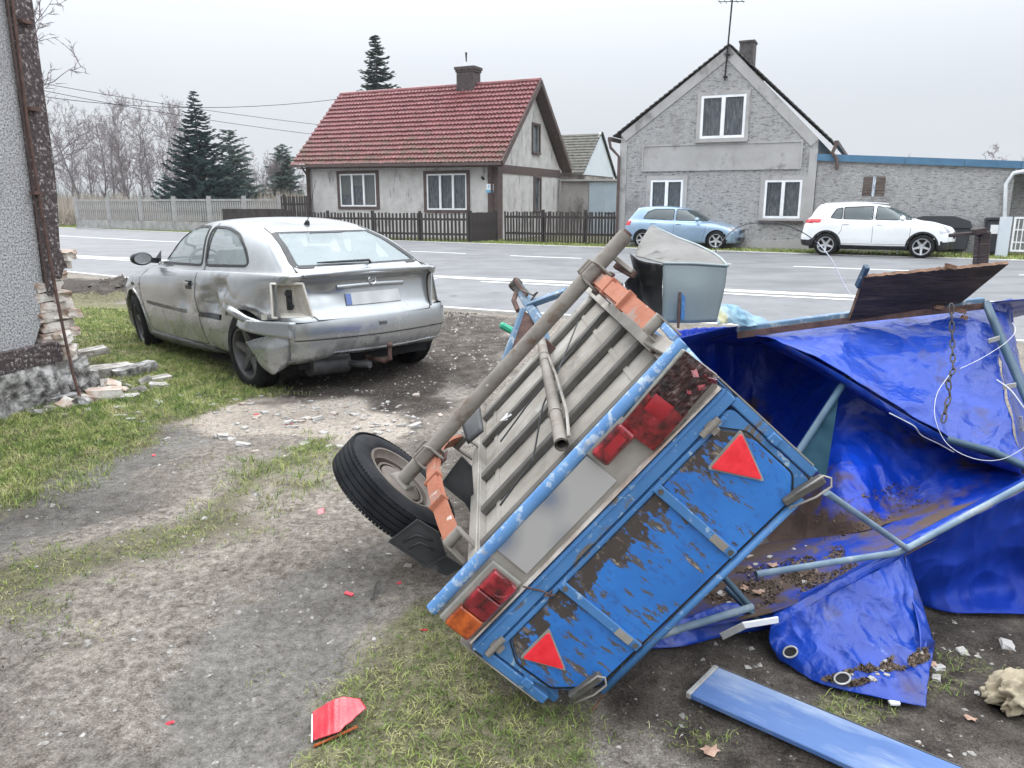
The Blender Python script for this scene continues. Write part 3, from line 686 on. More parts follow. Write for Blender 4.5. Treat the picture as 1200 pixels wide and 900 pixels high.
# antenna mast on the gable
a = P2(850, 95); b = P2(860, 0); q = MB(); q.tube([(a[0], -.12, a[1]), (b[0]+.02, -.12, b[1]+1.3)], .028, 6)
m0 = Vector((b[0], -.12, b[1]-.08)); q.tube([m0+Vector((-.45, 0, .05)), m0+Vector((.35, 0, -.02))], .012, 5)
for k_ in range(5): q.tube([m0+Vector((-.4+k_*.17, -.25, .04-k_*.01)), m0+Vector((-.4+k_*.17, .25, .04-k_*.01))], .008, 4)
q.span(a[0]-.06, a[0]+.06, -.12, 0, a[1]+.1, a[1]+.14); q.span(a[0]-.02, a[0]+.1, -.12, 0, a[1]+.75, a[1]+.79)
set_props(q.build('antenna_mast', M['dark'], H2), None)

AN = thing('annex', 'flat roofed roughcast annex with blue roof edging right of the gable house', 'annex', h2.p, h2.rz)
za0 = P2(968, 187)[1]; ue = P2(1183, 250)[0]; za1 = P2(1183, 198)[1]
hb = [P2(1012, 207), P2(1036, 230)]
q = MB(); wall_with_holes(q, [(.03, -.3), (ue, -.3), (ue, za1), (.03, za0)], [(hb[0][0], hb[1][0], hb[1][1], hb[0][1])], lambda a, b, d: (a, d+.04, b), .3); q.build('wall', M['roughcast'], AN)
q = MB(); q.span(ue-.3, ue, .34, 5, -.3, za1); q.build('wall', M['roughcast'], AN)
M['wood_grey'] = mat('wood_grey', [(.3, (.10, .075, .065)), (.7, (.22, .18, .155))], 4, (1, 1, 3), .85)
sh = MB(); x0, x1, z0, z1 = hb[0][0], hb[1][0], hb[1][1], hb[0][1]
sh.span(x0, x1, .09, .11, z0, z1); sho = sh.build('shutter_window', M['wood_grey'], AN)
q = MB(); n_ = 7
for k_ in range(n_): 
    zz = z0+(z1-z0)*(k_+.5)/n_
    q.beam((x0, .06, zz), (x0+(x1-x0)*.4, .06, zz), .03, .05); q.beam((x0+(x1-x0)*.6, .06, zz), (x1, .06, zz), .03, .05)
q.build('slat', M['wood_grey'], sho)
q = MB(); q.span(x0+(x1-x0)*.42, x0+(x1-x0)*.58, .05, .07, z0, z1); q.build('glass_strip', M['curtain'], sho)
M['blue_metal'] = mat('blue_metal', [(.3, (.045, .12, .20)), (.7, (.075, .175, .28))], 3, rough=.5)
fz = .20
ucuts = [.0, P2(1060, 190)[0], P2(1130, 190)[0], ue+.1, ue+3.4]
topz = lambda u: P2(968, 180)[1]+(P2(1190, 188.5)[1]-P2(968, 180)[1])*u/P2(1190, 188.5)[0]
for k_ in range(len(ucuts)-1):
    a, b = ucuts[k_]+.012, ucuts[k_+1]; q = MB()
    q.prism([(a, topz(a)-fz), (b, topz(b)-fz), (b, topz(b)), (a, topz(a))], lambda s_, t_, d: (s_, d-.06-(k_ % 2)*.008, t_), 0, .05)
    q.prism([(a, 0), (b, 0), (b, 5), (a, 5)], lambda s_, t_, d: (s_, t_-.02, topz(s_)+d-.004*(k_ % 2)), -.03, 0.0); q.build('roof_edging', M['blue_metal'], AN)
# recessed bay right of the annex, with its pale downpipe
q = MB(); q.span(ue, ue+5, 1.0, 1.3, -.3, za1-.1); q.build('wall', M['roughcast'], AN)
a = P2(1200, 199); b = P2(1187, 203); c_ = P2(1174, 298)
q = MB(); q.tube([(a[0]+.4, -.08, a[1]+.05), (b[0], -.08, b[1]), (b[0]-.14, -.08, b[1]-.3), (c_[0]+.02, -.08, .1)], .055, 8); M['pipe_pale'] = mat('pipe_pale', (.62, .64, .65), 3, rough=.5); q.build('downpipe', M['pipe_pale'], AN, smooth=True, angle=50)
# ---- barn between the houses
bf = Frame(AT(652, 285, 41)*1, -25.0); bf.p.z = 0
BN = thing('small_barn', 'small old barn with mossy tiled roof between the two houses', 'barn', bf.p, bf.rz)
e0, e1 = bf.hit(640, 203), bf.hit(684, 203); r0 = bf.hit(652, 157); 
M['barn_wall'] = wall_mat('barn_wall', (.25, .23, .22), (.38, .355, .34), (1, 1, 1), 1.4, ((.14, .12, .12), .5, .66, 1.5, (1, 1, .6)), .4, 20)
zt_ = e0[1]; q = MB(); q.span(e0[0]-2, e1[0], 0, .3, -.3, zt_); q.span(e0[0]-2, e1[0], 4.6, 4.9, -.3, zt_); q.build('wall', M['barn_wall'], BN)
rb = Frame(world(bf, 0, 2.4, 0), -25.0); rz_ = rb.hit(690, 156)[1]; q = MB(); n_ = 14
for side in (0, 1):
    for k_ in range(n_):
        t0, t1 = k_/n_, (k_+1.1)/n_; ya, yb = -.25+2.7*t0, -.25+2.7*min(t1, 1)
        if side: ya, yb = 4.9-ya, 4.9-yb
        za_, zb_ = zt_-.05+(rz_-zt_)*t0+.07, zt_-.05+(rz_-zt_)*min(t1, 1)+.02
        q.poly([(e0[0]-2, ya, za_), (e1[0]+.1, ya, za_), (e1[0]+.1, yb, zb_), (e0[0]-2, yb, zb_)]); q.poly([(e0[0]-2, ya, za_-.08), (e1[0]+.1, ya, za_-.08), (e1[0]+.1, ya, za_), (e0[0]-2, ya, za_)])
q.build('roof', M['old_tile'], BN, fix=False)
M['white_sheet'] = mat('white_sheet', [(.3, (.5, .55, .6)), (.7, (.62, .66, .7))], 2, rough=.5)
q = MB(); wall_with_holes(q, [(-.1, zt_-.1), (5.0, zt_-.1), (2.45, rz_)], [], lambda a, b, d: (e1[0]-d+.05, a, b), .1); q.build('gable_sheet', M['white_sheet'], BN)
q = MB(); wall_with_holes(q, [(0, -.3), (4.9, -.3), (4.9, zt_-.12), (0, zt_-.12)], [], lambda a, b, d: (e1[0]-d, a, b), .3); q.build('wall', M['barn_wall'], BN)
q = MB(); q.beam((e1[0]+.1, 5.15, zt_-.15), (e1[0]+.1, 2.45, rz_), .08, .14); q.build('verge_board', M['dark'], BN)
# shed with metal doors behind the picket fence
sf = Frame(AT(722, 285, 37), -14.0); sf.p.z = 0; SH = thing('metal_shed', 'low shed with pale blue metal doors left of the grey gable house', 'shed', sf.p, sf.rz)
a = sf.hit(658, 209)[0]; zz = sf.hit(722, 212)[1]; dl = sf.hit(690, 250)[0]; 
q = MB(); q.span(a, dl-.03, 0, 2.5, -.2, zz); q.build('wall', M['barn_wall'], SH)
M['pale_blue'] = mat('pale_blue', [(.3, (.30, .37, .43)), (.7, (.40, .46, .51))], 1.5, rough=.5, bump=.1)
q = MB(); q.span(dl, (dl+.05)/2-.01, -.03, .02, -.2, zz-.05); q.build('door', M['pale_blue'], SH)
q = MB(); q.span((dl+.05)/2+.01, .3, -.03, .02, -.2, zz-.05); d_ = q.build('door', M['pale_blue'], SH)
q = MB(); q.span(-.5, -.2, -.06, -.031, .95, 1.0); q.build('handle', M['dark'], d_)
q = MB(); q.span(a-.05, .4, -.15, 2.6, zz, zz+.08); q.build('roof', M['smooth_render'], SH)

# ---- fences
def picket_fence(root, pts, spacing, w, top, bot, m, rails, posts, jz=.02, rot_boards=None):
    q = MB(); q.box((0, 0, (top-bot)/2), (w, .022, top-bot)); me = q.mesh('picket', m)
    for (a, b) in zip(pts[:-1], pts[1:]):
        a = Vector(a); b = Vector(b); L_ = (b-a).length; n_ = int(L_/spacing); d = (b-a)/L_; rz = math.atan2(d.y, d.x)
        for i in range(n_+1):
            p = a+d*(i*spacing); addobj('picket', me, root, (p.x, p.y, bot+rnd.uniform(-jz, jz)), (rnd.uniform(-.03, .03), rnd.uniform(-.025, .025), rz))
        for z in rails:
            q = MB(); nn = Vector((-d.y, d.x, 0))*.045; q.beam(a+nn+Vector((0, 0, z)), b+nn+Vector((0, 0, z)), .05, .08); q.build('rail', m, root)
        for t in posts:
            p = a.lerp(b, t)+Vector((-d.y, d.x, 0))*.13; q = MB(); q.box((p.x, p.y, (top+.05)/2), (.11, .11, top+.1)); q.build('post', m, root)
fa = Frame((0, 0), 0)
pA, pB = G(549.5, 284.5), G(592.5, 284)
fd = Vector((-math.cos(R(25)), math.sin(R(25)), 0))
F1 = thing('picket_fence', 'dark brown picket fence left of the gate, below the two wide windows', 'fence', (0, 0, 0))
L1 = pA+fd*8.8
zt1 = AT(549, 250, pA.y).z
picket_fence(F1, [L1, pA], .165, .085, zt1, .04, M['fence_brown'], (.3, .85), (.02, .25, .5, .75))
gB = pA+Vector((.95, .9, 0))
G1 = thing('board_gate', 'closed dark brown board gate between the two picket fences', 'gate', (0, 0, 0))
q = MB(); q.box((0, 0, (zt1-.02)/2), (.1, .03, zt1-.02)); me = q.mesh('board', M['fence_brown'])
dg = (gB-pA); n_ = int(dg.length/.105)
for i in range(1, n_+1):
    p = pA+dg*(i/n_); addobj('board', me, G1, (p.x, p.y, .05+rnd.uniform(-.01, .01)), (0, 0, math.atan2(dg.y, dg.x)))
q = MB(); q.box((pA.x+.05, pA.y+.12, (zt1+.1)/2), (.13, .13, zt1+.1)); q.build('gate_post', M['fence_brown'], G1)
q = MB(); q.box((gB.x+.05, gB.y+.2, (zt1+.1)/2), (.13, .13, zt1+.1)); q.build('gate_post', M['fence_brown'], G1)
for z in (.3, .9): q = MB(); q.beam(pA+Vector((.1, .13, z)), gB+Vector((0, .1, z)), .05, .08); q.build('rail', M['fence_brown'], G1)
F2 = thing('picket_fence', 'dark brown picket fence between the gate and the grey gable house', 'fence', (0, 0, 0))
zt2 = AT(592, 248, pB.y).z; pC = Vector((h2.p+h2.u*(uw0-.1)-h2.n*.1)); pC.z = 0
picket_fence(F2, [pB, pC], .118, .07, zt2, .04, M['fence_brown'], (.35, .95), (.34, .72))
# low board behind the picket fence on the left
# far concrete fence
M['concrete'] = mat('concrete', [(.3, (.22, .215, .205)), (.7, (.40, .395, .38))], 3, rough=.9, bump=.2)
F3 = thing('concrete_fence', 'old grey concrete slat fence across the road beneath the bare trees', 'fence', (0, 0, 0))
pts_ = [(92, 262.5), (129.5, 263.5), (167, 264.5), (206, 265.5), (247, 266.5), (288, 268), (330, 269), (360, 270)]
P3 = [G(x, y+.0) for x, y in pts_]; P3 = [Vector((p.x, p.y, 0)) for p in P3]
Pa = AT(92, 262, 46); Pb = AT(360, 268, 36.5)
def onl(x): 
    r = ray(x, 262); t = None
    A = Vector((Pa.x, Pa.y)); B = Vector((Pb.x, Pb.y)); d = B-A; k = (A.x*d.y-A.y*d.x)/(r.x*d.y-r.y*d.x); return Vector((r.x*k, r.y*k, 0))
cols_ = [92, 129.5, 167, 206, 247, 288, 330, 360]; P3 = [onl(x) for x in cols_]
sq = MB(); sq.box((0, 0, .5), (.075, .05, 1.0)); sme = sq.mesh('slat', M['concrete'])
pq = MB(); pq.box((0, 0, .85), (.18, .16, 1.9)); pme = pq.mesh('post', M['concrete'])
for i, p in enumerate(P3): addobj('post', pme, F3, (p.x, p.y, 0))
for a, b in zip(P3[:-1], P3[1:]):
    d = b-a; rz = math.atan2(d.y, d.x); n_ = 15
    q = MB(); q.beam(a+Vector((0, 0, .2)), b+Vector((0, 0, .2)), .06, .6); q.build('base_panel', M['concrete'], F3)
    q = MB(); q.beam(a+Vector((0, 0, 1.6)), b+Vector((0, 0, 1.6)), .07, .1); q.build('top_rail', M['concrete'], F3)
    for k_ in range(1, n_+1):
        p = a+d*(k_/(n_+1)); addobj('slat', sme, F3, (p.x, p.y, .53), (0, 0, rz))
# dark garden fence between spruce and house
F4 = thing('dark_fence', 'dark brown fence panel between the concrete fence and the red roofed house', 'fence', (0, 0, 0))
a = AT(332, 262, 35.5); b = AT(364, 262, 34.6); a.z = b.z = 0
picket_fence(F4, [a, b], .14, .09, 1.75, .3, M['fence_brown'], (.5, 1.4), (.02,))
a = AT(262, 262, 35.4); b = AT(336, 262, 34.6); a.z = b.z = 0
q = MB(); q.beam(a+Vector((0, 0, .6)), b+Vector((0, 0, .6)), .05, 1.2); q.build('board_panel', M['fence_brown'], F4)

# gate, bins and blue shed at the right edge
rf = Frame(AT(1168, 302, 21.6), -25.0); rf.p.z = 0
GT = thing('white_gate', 'white bar gate at the right edge of the picture beside the annex', 'gate', rf.p, rf.rz)
q = MB(); a = rf.hit(1166, 300)[0]; b = rf.hit(1180, 300)[0]; z1 = rf.hit(1170, 254)[1]; q.span(a, b, -.05, .1, -.1, z1); q.build('gate_post', M['white_sheet'], GT)
u0, u1 = b+.05, b+2.6
q = MB(); q.span(u0, u0+.05, 0, .04, .15, z1); q.span(u1, u1+.05, 0, .04, .15, z1)
for z in (.15, z1-.05): q.span(u0+.05, u1, 0, .04, z, z+.05)
q.build('gate_frame', M['white_frame'], GT)
bq = MB(); bq.box((0, 0, 0), (.022, .02, z1-.24)); bm2 = bq.mesh('bar', M['white_frame'])
for k_ in range(22): addobj('bar', bm2, GT, (u0+.12+k_*.11, .02, (z1+.1)/2))
q = MB(); q.span(u0+.05, u1, .05, .06, .38, .42); q.span(u0+.05, u1, .05, .06, .72, .76); q.build('rail', M['white_frame'], GT)
M['sky_blue'] = mat('sky_blue', (.26, .48, .72), 3, rough=.4)
BS = thing('blue_container', 'light blue container roof showing above the white gate', 'container', world(rf, 0, 3.2, 0), rf.rz)
q = MB(); q.span(.5, 5, 0, 2.5, -.1, 1.35); q.build('body', M['white_sheet'], BS)
q = MB(); q.span(.4, 5.1, -.1, 2.6, 1.35, 2.15); q.build('lid', M['sky_blue'], BS)
binf = Frame(AT(1120, 300, 22.6), -25.0); binf.p.z = 0
M['bin'] = mat('bin', (.035, .037, .042), 3, rough=.5)
def wheelie(u, w, name, label, lidcol):
    t = thing(name, label, 'bin', world(binf, u, 0, 0), binf.rz)
    q = MB(); q.prism([(-.8, .12), (-.85, .75), (.85, .75), (.8, .12)] if w > 1 else [(-.24, .05), (-.29, .98), (.29, .98), (.24, .05)], lambda s_, t_, d: (s_, d, t_), 0, .75); q.build('body', M['bin'], t, bevel=.03)
    q = MB(); q.prism([(-.88, .752), (-.80, .95), (-.4, 1.08), (.4, 1.08), (.80, .95), (.88, .752)] if w > 1 else [(-.31, .99), (-.27, 1.05), (.27, 1.05), (.31, .99)], lambda s_, t_, d: (s_, d, t_), -.04, .8); q.build('lid', lidcol, t)
    return t
b1 = wheelie(-.55, 2, 'waste_container', 'wide black waste container with a blue lid corner by the annex wall', M['bin'])
q = MB(); q.span(-.85, -.45, -.06, -.045, .76, .9); q.build('lid_edge', M['sign_blue'], b1)
b2 = wheelie(.95, 1, 'wheeled_bin', 'black wheeled bin with a white sticker beside the annex downpipe', M['bin'])
q = MB(); q.span(-.18, .2, -.012, -.002, .6, .85); q.build('sticker', M['white_frame'], b2)
q = MB(); q.span(-.3, .3, -.1, -.05, .1, .5); 
# ================================================================== TREES
M['bark_grey'] = mat('bark_grey', [(.3, (.10, .09, .085)), (.7, (.20, .185, .175))], 6, rough=.95, bump=.3)
M['twig'] = mat('twig', [(.3, (.15, .13, .135)), (.7, (.27, .235, .24))], 3, rough=.95)
M['needle_blue'] = mat('needle_blue', [(.35, (.02, .042, .042)), (.55, (.06, .10, .10)), (.68, (.14, .20, .195))], 2.5, rough=.8, spec=.2)
M['needle_dark'] = mat('needle_dark', [(.35, (.03, .05, .045)), (.7, (.09, .13, .115))], 2.5, rough=.8, spec=.2)
M['needle_pine'] = mat('needle_pine', [(.35, (.10, .14, .13)), (.7, (.22, .27, .24))], 2.0, rough=.8, spec=.2)
def bare_tree(name, label, loc, H, seed, spread=.35, trunk_r=.12, group='bare trees beyond the concrete fence', n1=14, mtrunk=None, crook=.0, levels=3, up=.75, first=.2, seg0=8):
    rg = random.Random(seed); t = thing(name, label, 'tree', loc, 0, group)
    tr = MB(); cr = MB()
    def branch(mb, p, d, l, r, lv):
        n = seg0 if lv == 0 else (5 if lv == 1 else 4 if lv == 2 else 3); pts = [p]; rs = [r]
        for i in range(n):
            d = (d+Vector((rg.gauss(0, 1), rg.gauss(0, 1), rg.gauss(0, .6)))*(.06+.10*lv+crook)+Vector((0, 0, up*.12 if lv else .03))).normalized()
            pts.append(pts[-1]+d*(l/n)); rs.append(r*(1-.82*(i+1)/n))
        mb.tube(pts, rs, 5 if lv == 0 else 3, cap=False)
        if lv >= levels: return
        k = n1 if lv == 0 else (6 if lv == 1 else 5)
        for i in range(k):
            t_ = rg.uniform(first if lv == 0 else .15, 1.0); f = t_*(len(pts)-1); a = min(int(f), len(pts)-2); q = pts[a].lerp(pts[a+1], f-a)
            ax_ = (pts[a+1]-pts[a]).normalized(); side = ax_.orthogonal().normalized(); side = Matrix.Rotation(rg.uniform(0, 6.28), 3, ax_) @ side
            nd = (ax_*rg.uniform(.45, .9)+side*rg.uniform(.5, 1.0)*(1 if lv else spread*2.2)).normalized()
            branch(cr, q, nd, l*rg.uniform(.28, .5)*(1-.45*t_ if lv == 0 else 1), max(rs[a]*.5, .016), lv+1)
    branch(tr, Vector((0, 0, -.1)), Vector((rg.uniform(-.05, .05), 0, 1)), H, trunk_r, 0)
    tr.build('trunk', mtrunk or M['bark_grey'], t, fix=False, smooth=True); cr.build('crown', M['twig'], t, fix=False)
    return t
def conifer(name, label, loc, H, rad, seed, m, group=None, start=.03, dens=1.0, droop=.25, tuft=.16, irregular=.25, shape=.82):
    rg = random.Random(seed); t = thing(name, label, 'tree', loc, 0, group)
    tr = MB(); tr.tube([(0, 0, -.1), (0, 0, H*.5), (0, 0, H*.985)], [H*.018, H*.01, .01], 7, cap=False); tr.build('trunk', M['bark_grey'], t, smooth=True)
    V = []; F = []; br = MB(); n_l = int(H*4.2*dens)
    for i in range(n_l):
        f = start+(1-start)*(i/n_l); z = H*f; rr = rad*(1-f)**shape*(1 if f > .12 else .9)
        nb = max(4, int(5+6*(1-f)))
        a0 = rg.random()*6.28
        for b in range(nb):
            a = a0+b*6.283/nb+rg.uniform(-.25, .25); l = rr*rg.uniform(1-irregular, 1+irregular*.5)+.06; zj = rg.uniform(-.2, .2)*(1-f*.5); up_ = rg.uniform(-.1, .25)
            d = Vector((math.cos(a), math.sin(a), 0)); pts = []
            for k in range(6):
                s_ = k/5; pts.append(Vector((0, 0, z+zj))+d*l*s_+Vector((0, 0, -droop*l*math.sin(s_*2.4)*.6+(.16+up_*.6)*l*s_*s_)))
            br.tube(pts, [.02+.01*(1-f), .015, .012, .01, .008, .004], 3, cap=False)
            nt_ = int(6+l*22*dens)
            for k in range(nt_):
                s_ = rg.random()**.65; q = Vector(pts[min(int(s_*5), 4)]).lerp(pts[min(int(s_*5)+1, 5)], s_*5-int(s_*5) if s_ < 1 else 1)
                w = (1-s_*.55)*(1-.62*f)*tuft*rg.uniform(.7, 1.6)*1.7; side = Vector((-d.y, d.x, 0))*rg.choice((-1, 1))
                tip = q+side*w*rg.uniform(.5, 1.2)+d*w*rg.uniform(.4, 1.2)+Vector((0, 0, rg.uniform(-.35, .15)*w))
                u_ = Vector((rg.uniform(-1, 1), rg.uniform(-1, 1), rg.uniform(-.5, 1))).normalized()*w*.32
                n0 = len(V); V += [tuple(q-u_), tuple(q+u_), tuple(tip)]; F.append((n0, n0+1, n0+2))
                v_ = (tip-q).cross(u_).normalized()*w*.24; n0 = len(V); V += [tuple(q-v_), tuple(q+v_), tuple(tip.lerp(q, .1))]; F.append((n0, n0+1, n0+2))
    br.build('branch', M['bark_grey'], t, fix=False)['kind'] = 'stuff'
    me = fastmesh('crown', np.array(V), np.array(F), m); addobj('crown', me, t)
    return t
def onY(x, Y): p = AT(x, 262, Y); return Vector((p.x, p.y, 0))
HT = lambda y, Y: AT(600, y, Y).z
sp0 = onY(240, 45)
conifer('spruce', 'large blue green spruce standing by the concrete fence, left of the red roofed house', sp0, HT(106, 45), 3.0, 3, M['needle_blue'], dens=1.3, tuft=.24, start=.15, irregular=.34, shape=.92)
conifer('spruce', 'dark spruce top rising behind the red roof of the house', onY(448, 50), HT(38, 50), 3.3, 8, M['needle_dark'], dens=.95, start=.35, tuft=.30, irregular=.45)
conifer('pine', 'greyish green pine directly behind the large spruce on its right', onY(277, 52), HT(150, 52), 1.9, 12, M['needle_pine'], dens=.65, tuft=.36, irregular=.6, droop=-.25, shape=.42, start=.2)
conifer('pine', 'hazy rounded evergreen between the bare trees and the red roofed house', onY(336, 62), HT(168, 62), 1.5, 17, M['needle_pine'], dens=.8, tuft=.36, irregular=.6, droop=-.25, shape=.38, start=.2)
k_ = 0
lab = {0: 'thin bare tree', 1: 'slender bare birch', 2: 'bare many branched tree'}
bt = [(72, 62, 150), (86, 66, 138), (100, 60, 146), (112, 70, 150), (124, 64, 146), (137, 58, 128), (148, 68, 134), (160, 62, 130), (172, 70, 136), (184, 60, 142), (196, 66, 134), (207, 72, 138), (219, 64, 148), (296, 66, 182), (308, 60, 190), (320, 70, 186), (352, 66, 196)]
for i, (x, Y, yt) in enumerate(bt):
    bare_tree('bare_tree', 'leafless grey tree in the row beyond the concrete fence', onY(x, Y), HT(yt, Y), 100+i, spread=.28, trunk_r=.085, n1=27, levels=3, group='grey trees beyond the fence' if 0 else 'bare trees beyond the concrete fence')
for i, (x, Y, yt, lb) in enumerate([(1105, 42, 168, 'gnarled bare fruit tree showing left above the blue edged annex roof'), (1168, 36, 150, 'larger crooked bare fruit tree above the right end of the annex roof'), (1050, 60, 178, 'faint distant bare tree above the middle of the annex roof')]):
    bare_tree('fruit_tree', lb, onY(x, Y), HT(yt, Y), 300+i, spread=.75, trunk_r=.13, n1=9, crook=.16, up=.4, group=None, first=.45)
bare_tree('bare_tree', 'bare tree with fine twigs half hidden behind the leaning corner of the damaged building', onY(30, 24), HT(-30, 24), 411, spread=.42, trunk_r=.10, n1=16, group=None)
# undergrowth and the misty far wood
def scrub(name, label, x0, x1, Y0, Y1, n, h, m, seed):
    rs = np.random.RandomState(seed); px = rs.uniform(x0, x1, n); Y = rs.uniform(Y0, Y1, n); X = (px-600)/900*Y*.974
    hh = h*(.4+.9*vnoise(X, Y*0, .25, 3))*(.4+.8*rs.rand(n)); a = rs.rand(n)*6.28; w = .035+.04*rs.rand(n)
    lean = rs.normal(0, .22, (n, 2))*hh[:, None]
    base = np.stack([X, Y, np.zeros(n)], 1); dx = np.stack([np.cos(a)*w, np.sin(a)*w, 0*a], 1); top = base+np.stack([lean[:, 0], lean[:, 1], hh], 1)
    st = base+(top-base)*rs.rand(n)[:, None]*.5
    V = np.stack([st-dx, st+dx, top], 1).reshape(-1, 3); F = np.arange(3*n).reshape(-1, 3)
    o = addobj(name, fastmesh(name, V, F, m)); set_props(o, label, 'bushes', kind='stuff'); return o
M['scrub'] = mat('scrub', [(.3, (.28, .24, .20)), (.7, (.42, .37, .31))], .6, rough=.95)
M['hedge'] = mat('hedge', [(.3, (.05, .06, .05)), (.7, (.13, .14, .11))], .6, rough=.95)
scrub('undergrowth', 'tan leafless undergrowth below the bare trees beyond the concrete fence', 40, 372, 50, 74, 12000, 2.1, M['scrub'], 21)
scrub('far_wood', 'faint distant wood on the horizon', -60, 1300, 170, 230, 9000, 7.5, M['hedge'], 22)
# overhead wires
def wire(name, label, pts, Ys, r=.012):
    P = [AT(x, y, Y) for (x, y), Y in zip(pts, Ys)]; q = MB(); q.tube(P, r, 4)
    return set_props(q.build(name, M['dark'], None), label, 'cable')
def sag(a, b, s_, n=14): return [((a[0]+(b[0]-a[0])*i/n), (a[1]+(b[1]-a[1])*i/n)+s_*4*(i/n)*(1-i/n)) for i in range(n+1)]
for (a, b, s_, Y0, Y1, lb) in (((-60, 93), (398, 116), 20, 26, 34, 'lowest overhead wire running to the eaves of the red roofed house'), ((-60, 76), (372, 146), 5, 30, 46, 'upper overhead wire crossing above the bare trees'), ((-60, 82), (372, 158), 6, 30, 46, 'middle overhead wire crossing above the bare trees')):
    ps = sag(a, b, s_); wire('overhead_wire', lb, ps, [Y0+(Y1-Y0)*i/14 for i in range(15)], .014)

# ================================================================== DAMAGED BUILDING ON THE LEFT
lf = Frame((-3.36, 5.81), 75.0)                       # u = 0 at the corner, negative towards the camera
LB = thing('damaged_building', 'grey pebble dashed building with its lower brick corner knocked out, left edge', 'building', lf.p, lf.rz)
M['pebbledash'] = mat('pebbledash', [(.40, (.18, .178, .18)), (.48, (.32, .315, .32)), (.56, (.48, .475, .48))], 75, rough=.95, bump=1.0, bscale=70, dist=.012, detail=4)
layer(M['pebbledash'], (.24, .235, .24), .5, .75, 1.2, seed=3)
M['dark_render'] = mat('dark_render', [(.42, (.05, .038, .038)), (.57, (.10, .078, .076)), (.66, (.38, .36, .35))], 48, rough=.95, bump=.8, bscale=50, dist=.012, detail=5)
M['old_brick'] = mat('old_brick', [(.36, (.33, .22, .165)), (.48, (.46, .385, .33)), (.58, (.60, .56, .51))], 6, rough=.95, bump=.6, bscale=40)
M['mortar_rubble'] = mat('mortar_rubble', [(.35, (.15, .138, .125)), (.5, (.32, .295, .265)), (.68, (.55, .53, .50))], 8, rough=.95, bump=.8, bscale=30)
M['foundation'] = mat('foundation', [(.34, (.045, .042, .04)), (.48, (.22, .21, .20)), (.62, (.48, .465, .45))], 13, rough=.97, bump=1.0, bscale=22, dist=.03, detail=7)
hl = lambda x, y, off=0: lf.hit(x, y, off)
us = hl(45, 300)[0]
strip_pts = [hl(4, 0), hl(12, 100), hl(34, 215), hl(49, 300), hl(56, 360), hl(60, 400)]
zled1 = .5*(hl(0, 414)[1]+hl(47, 401)[1]); zled0 = .5*(hl(0, 439)[1]+hl(60, 421)[1])
print('left building: strip u', [tuple(round(v, 2) for v in p) for p in strip_pts], 'ledge', zled0, zled1)
W = -.20
# pebble-dashed face, edge broken away low down
face = [(-8, zled1), (hl(40, 402)[0], zled1), (hl(46, 385)[0], hl(46, 385)[1]), (hl(55, 366)[0], hl(55, 366)[1]), (W-.01, hl(57, 345)[1]), (W, 1.5), (W, 5.2), (-8, 5.2)]
q = MB(); wall_with_holes(q, face, [], XZ, .35); q.build('wall', M['pebbledash'], LB)
zj = [(0, .98), (-.02, 1.06), (-.045, 1.12), (-.03, 1.3), (-.015, 1.42), (0, 1.6)]
q = MB(); strip = [(W, .80), (W*.72, .78), (W*.60, .93), (W*.35, .9), (W*.2, .97)]+zj+[(0, 5.2), (W, 5.2)]
wall_with_holes(q, strip, [], lambda a, b, d: (a, d-.03, b), .2); q.build('corner_strip', M['dark_render'], LB)
q = MB(); q.span(-.03, 0.0, .172, .5, 1.1, 5.2); q.build('corner_return', M['dark_render'], LB)
# long groove beside the strip
q = MB(); q.beam((W-.010, -.032, .85), (W-.010, -.032, 5.2), .012, .01); q.build('joint', M['rust'] if 'rust' in M else M['brown_trim'], LB)
# ledge and foundation
q = MB(); q.prism([(-8, zled0), (-.20, zled0), (-.18, (zled0+zled1)/2), (-.22, zled1), (-8, zled1)], lambda a, b, d: (a, d, b), -.07, .28); q.build('ledge', M['dark_render'], LB)
q = MB()
def fnd(s_, t_):
    u = -8+8.02*s_; z = -.08+(zled0+.08)*t_; return (u, -.075+mnoise.noise(Vector((u*3, z*4, 1)))*.05+mnoise.noise(Vector((u*11, z*12, 2)))*.022, z)
q.grid(fnd, 260, 16); q.build('foundation', M['foundation'], LB, smooth=True, fix=False)
q = MB(); q.span(-.03, .0, .0, .6, -.05, zled0); q.span(-8, -.05, .05, .35, -.05, zled0-.005); q.build('foundation_core', M['foundation'], LB)
q = MB(); q.span(-8, -.35, .36, 3.0, 5.1, 5.2); q.span(-8.0, -7.9, .3, 4, 0, 5.1); q.span(-.3, -.0, .5, 4, 1.4, 5.2); q.build('inner_wall', M['dark_render'], LB)
# exposed courses of pale bricks at the corner
def chunk(size, seed, rough_=.16, sub=1):
    """irregular broken block"""
    bm = bmesh.new(); bmesh.ops.create_cube(bm, size=1)
    bmesh.ops.subdivide_edges(bm, edges=bm.edges[:], cuts=sub, use_grid_fill=True)
    for v in bm.verts:
        n_ = mnoise.noise_vector(v.co*1.7+Vector((seed*3.3, seed*1.1, seed*.7)))
        v.co = Vector(((v.co.x+n_.x*rough_)*size[0], (v.co.y+n_.y*rough_)*size[1], (v.co.z+n_.z*rough_)*size[2]))
    bmesh.ops.recalc_face_normals(bm, faces=bm.faces)
    me = bpy.data.meshes.new('chunk'); bm.to_mesh(me); bm.free(); return me
def chunk_obj(name, size, m, seed, parent, loc, rot, rough_=.16, sub=1, me=None):
    if me is None: me = chunk(size, seed, rough_, sub); me.materials.append(m)
    me.name = name
    return addobj(name, me, parent, loc, rot)
rg = random.Random(4)
brs = [chunk((.22, .12, .066), i, .13, 2) for i in range(7)]
for b in brs: b.materials.append(M['old_brick'])
zz = zled1+.03; row = 0
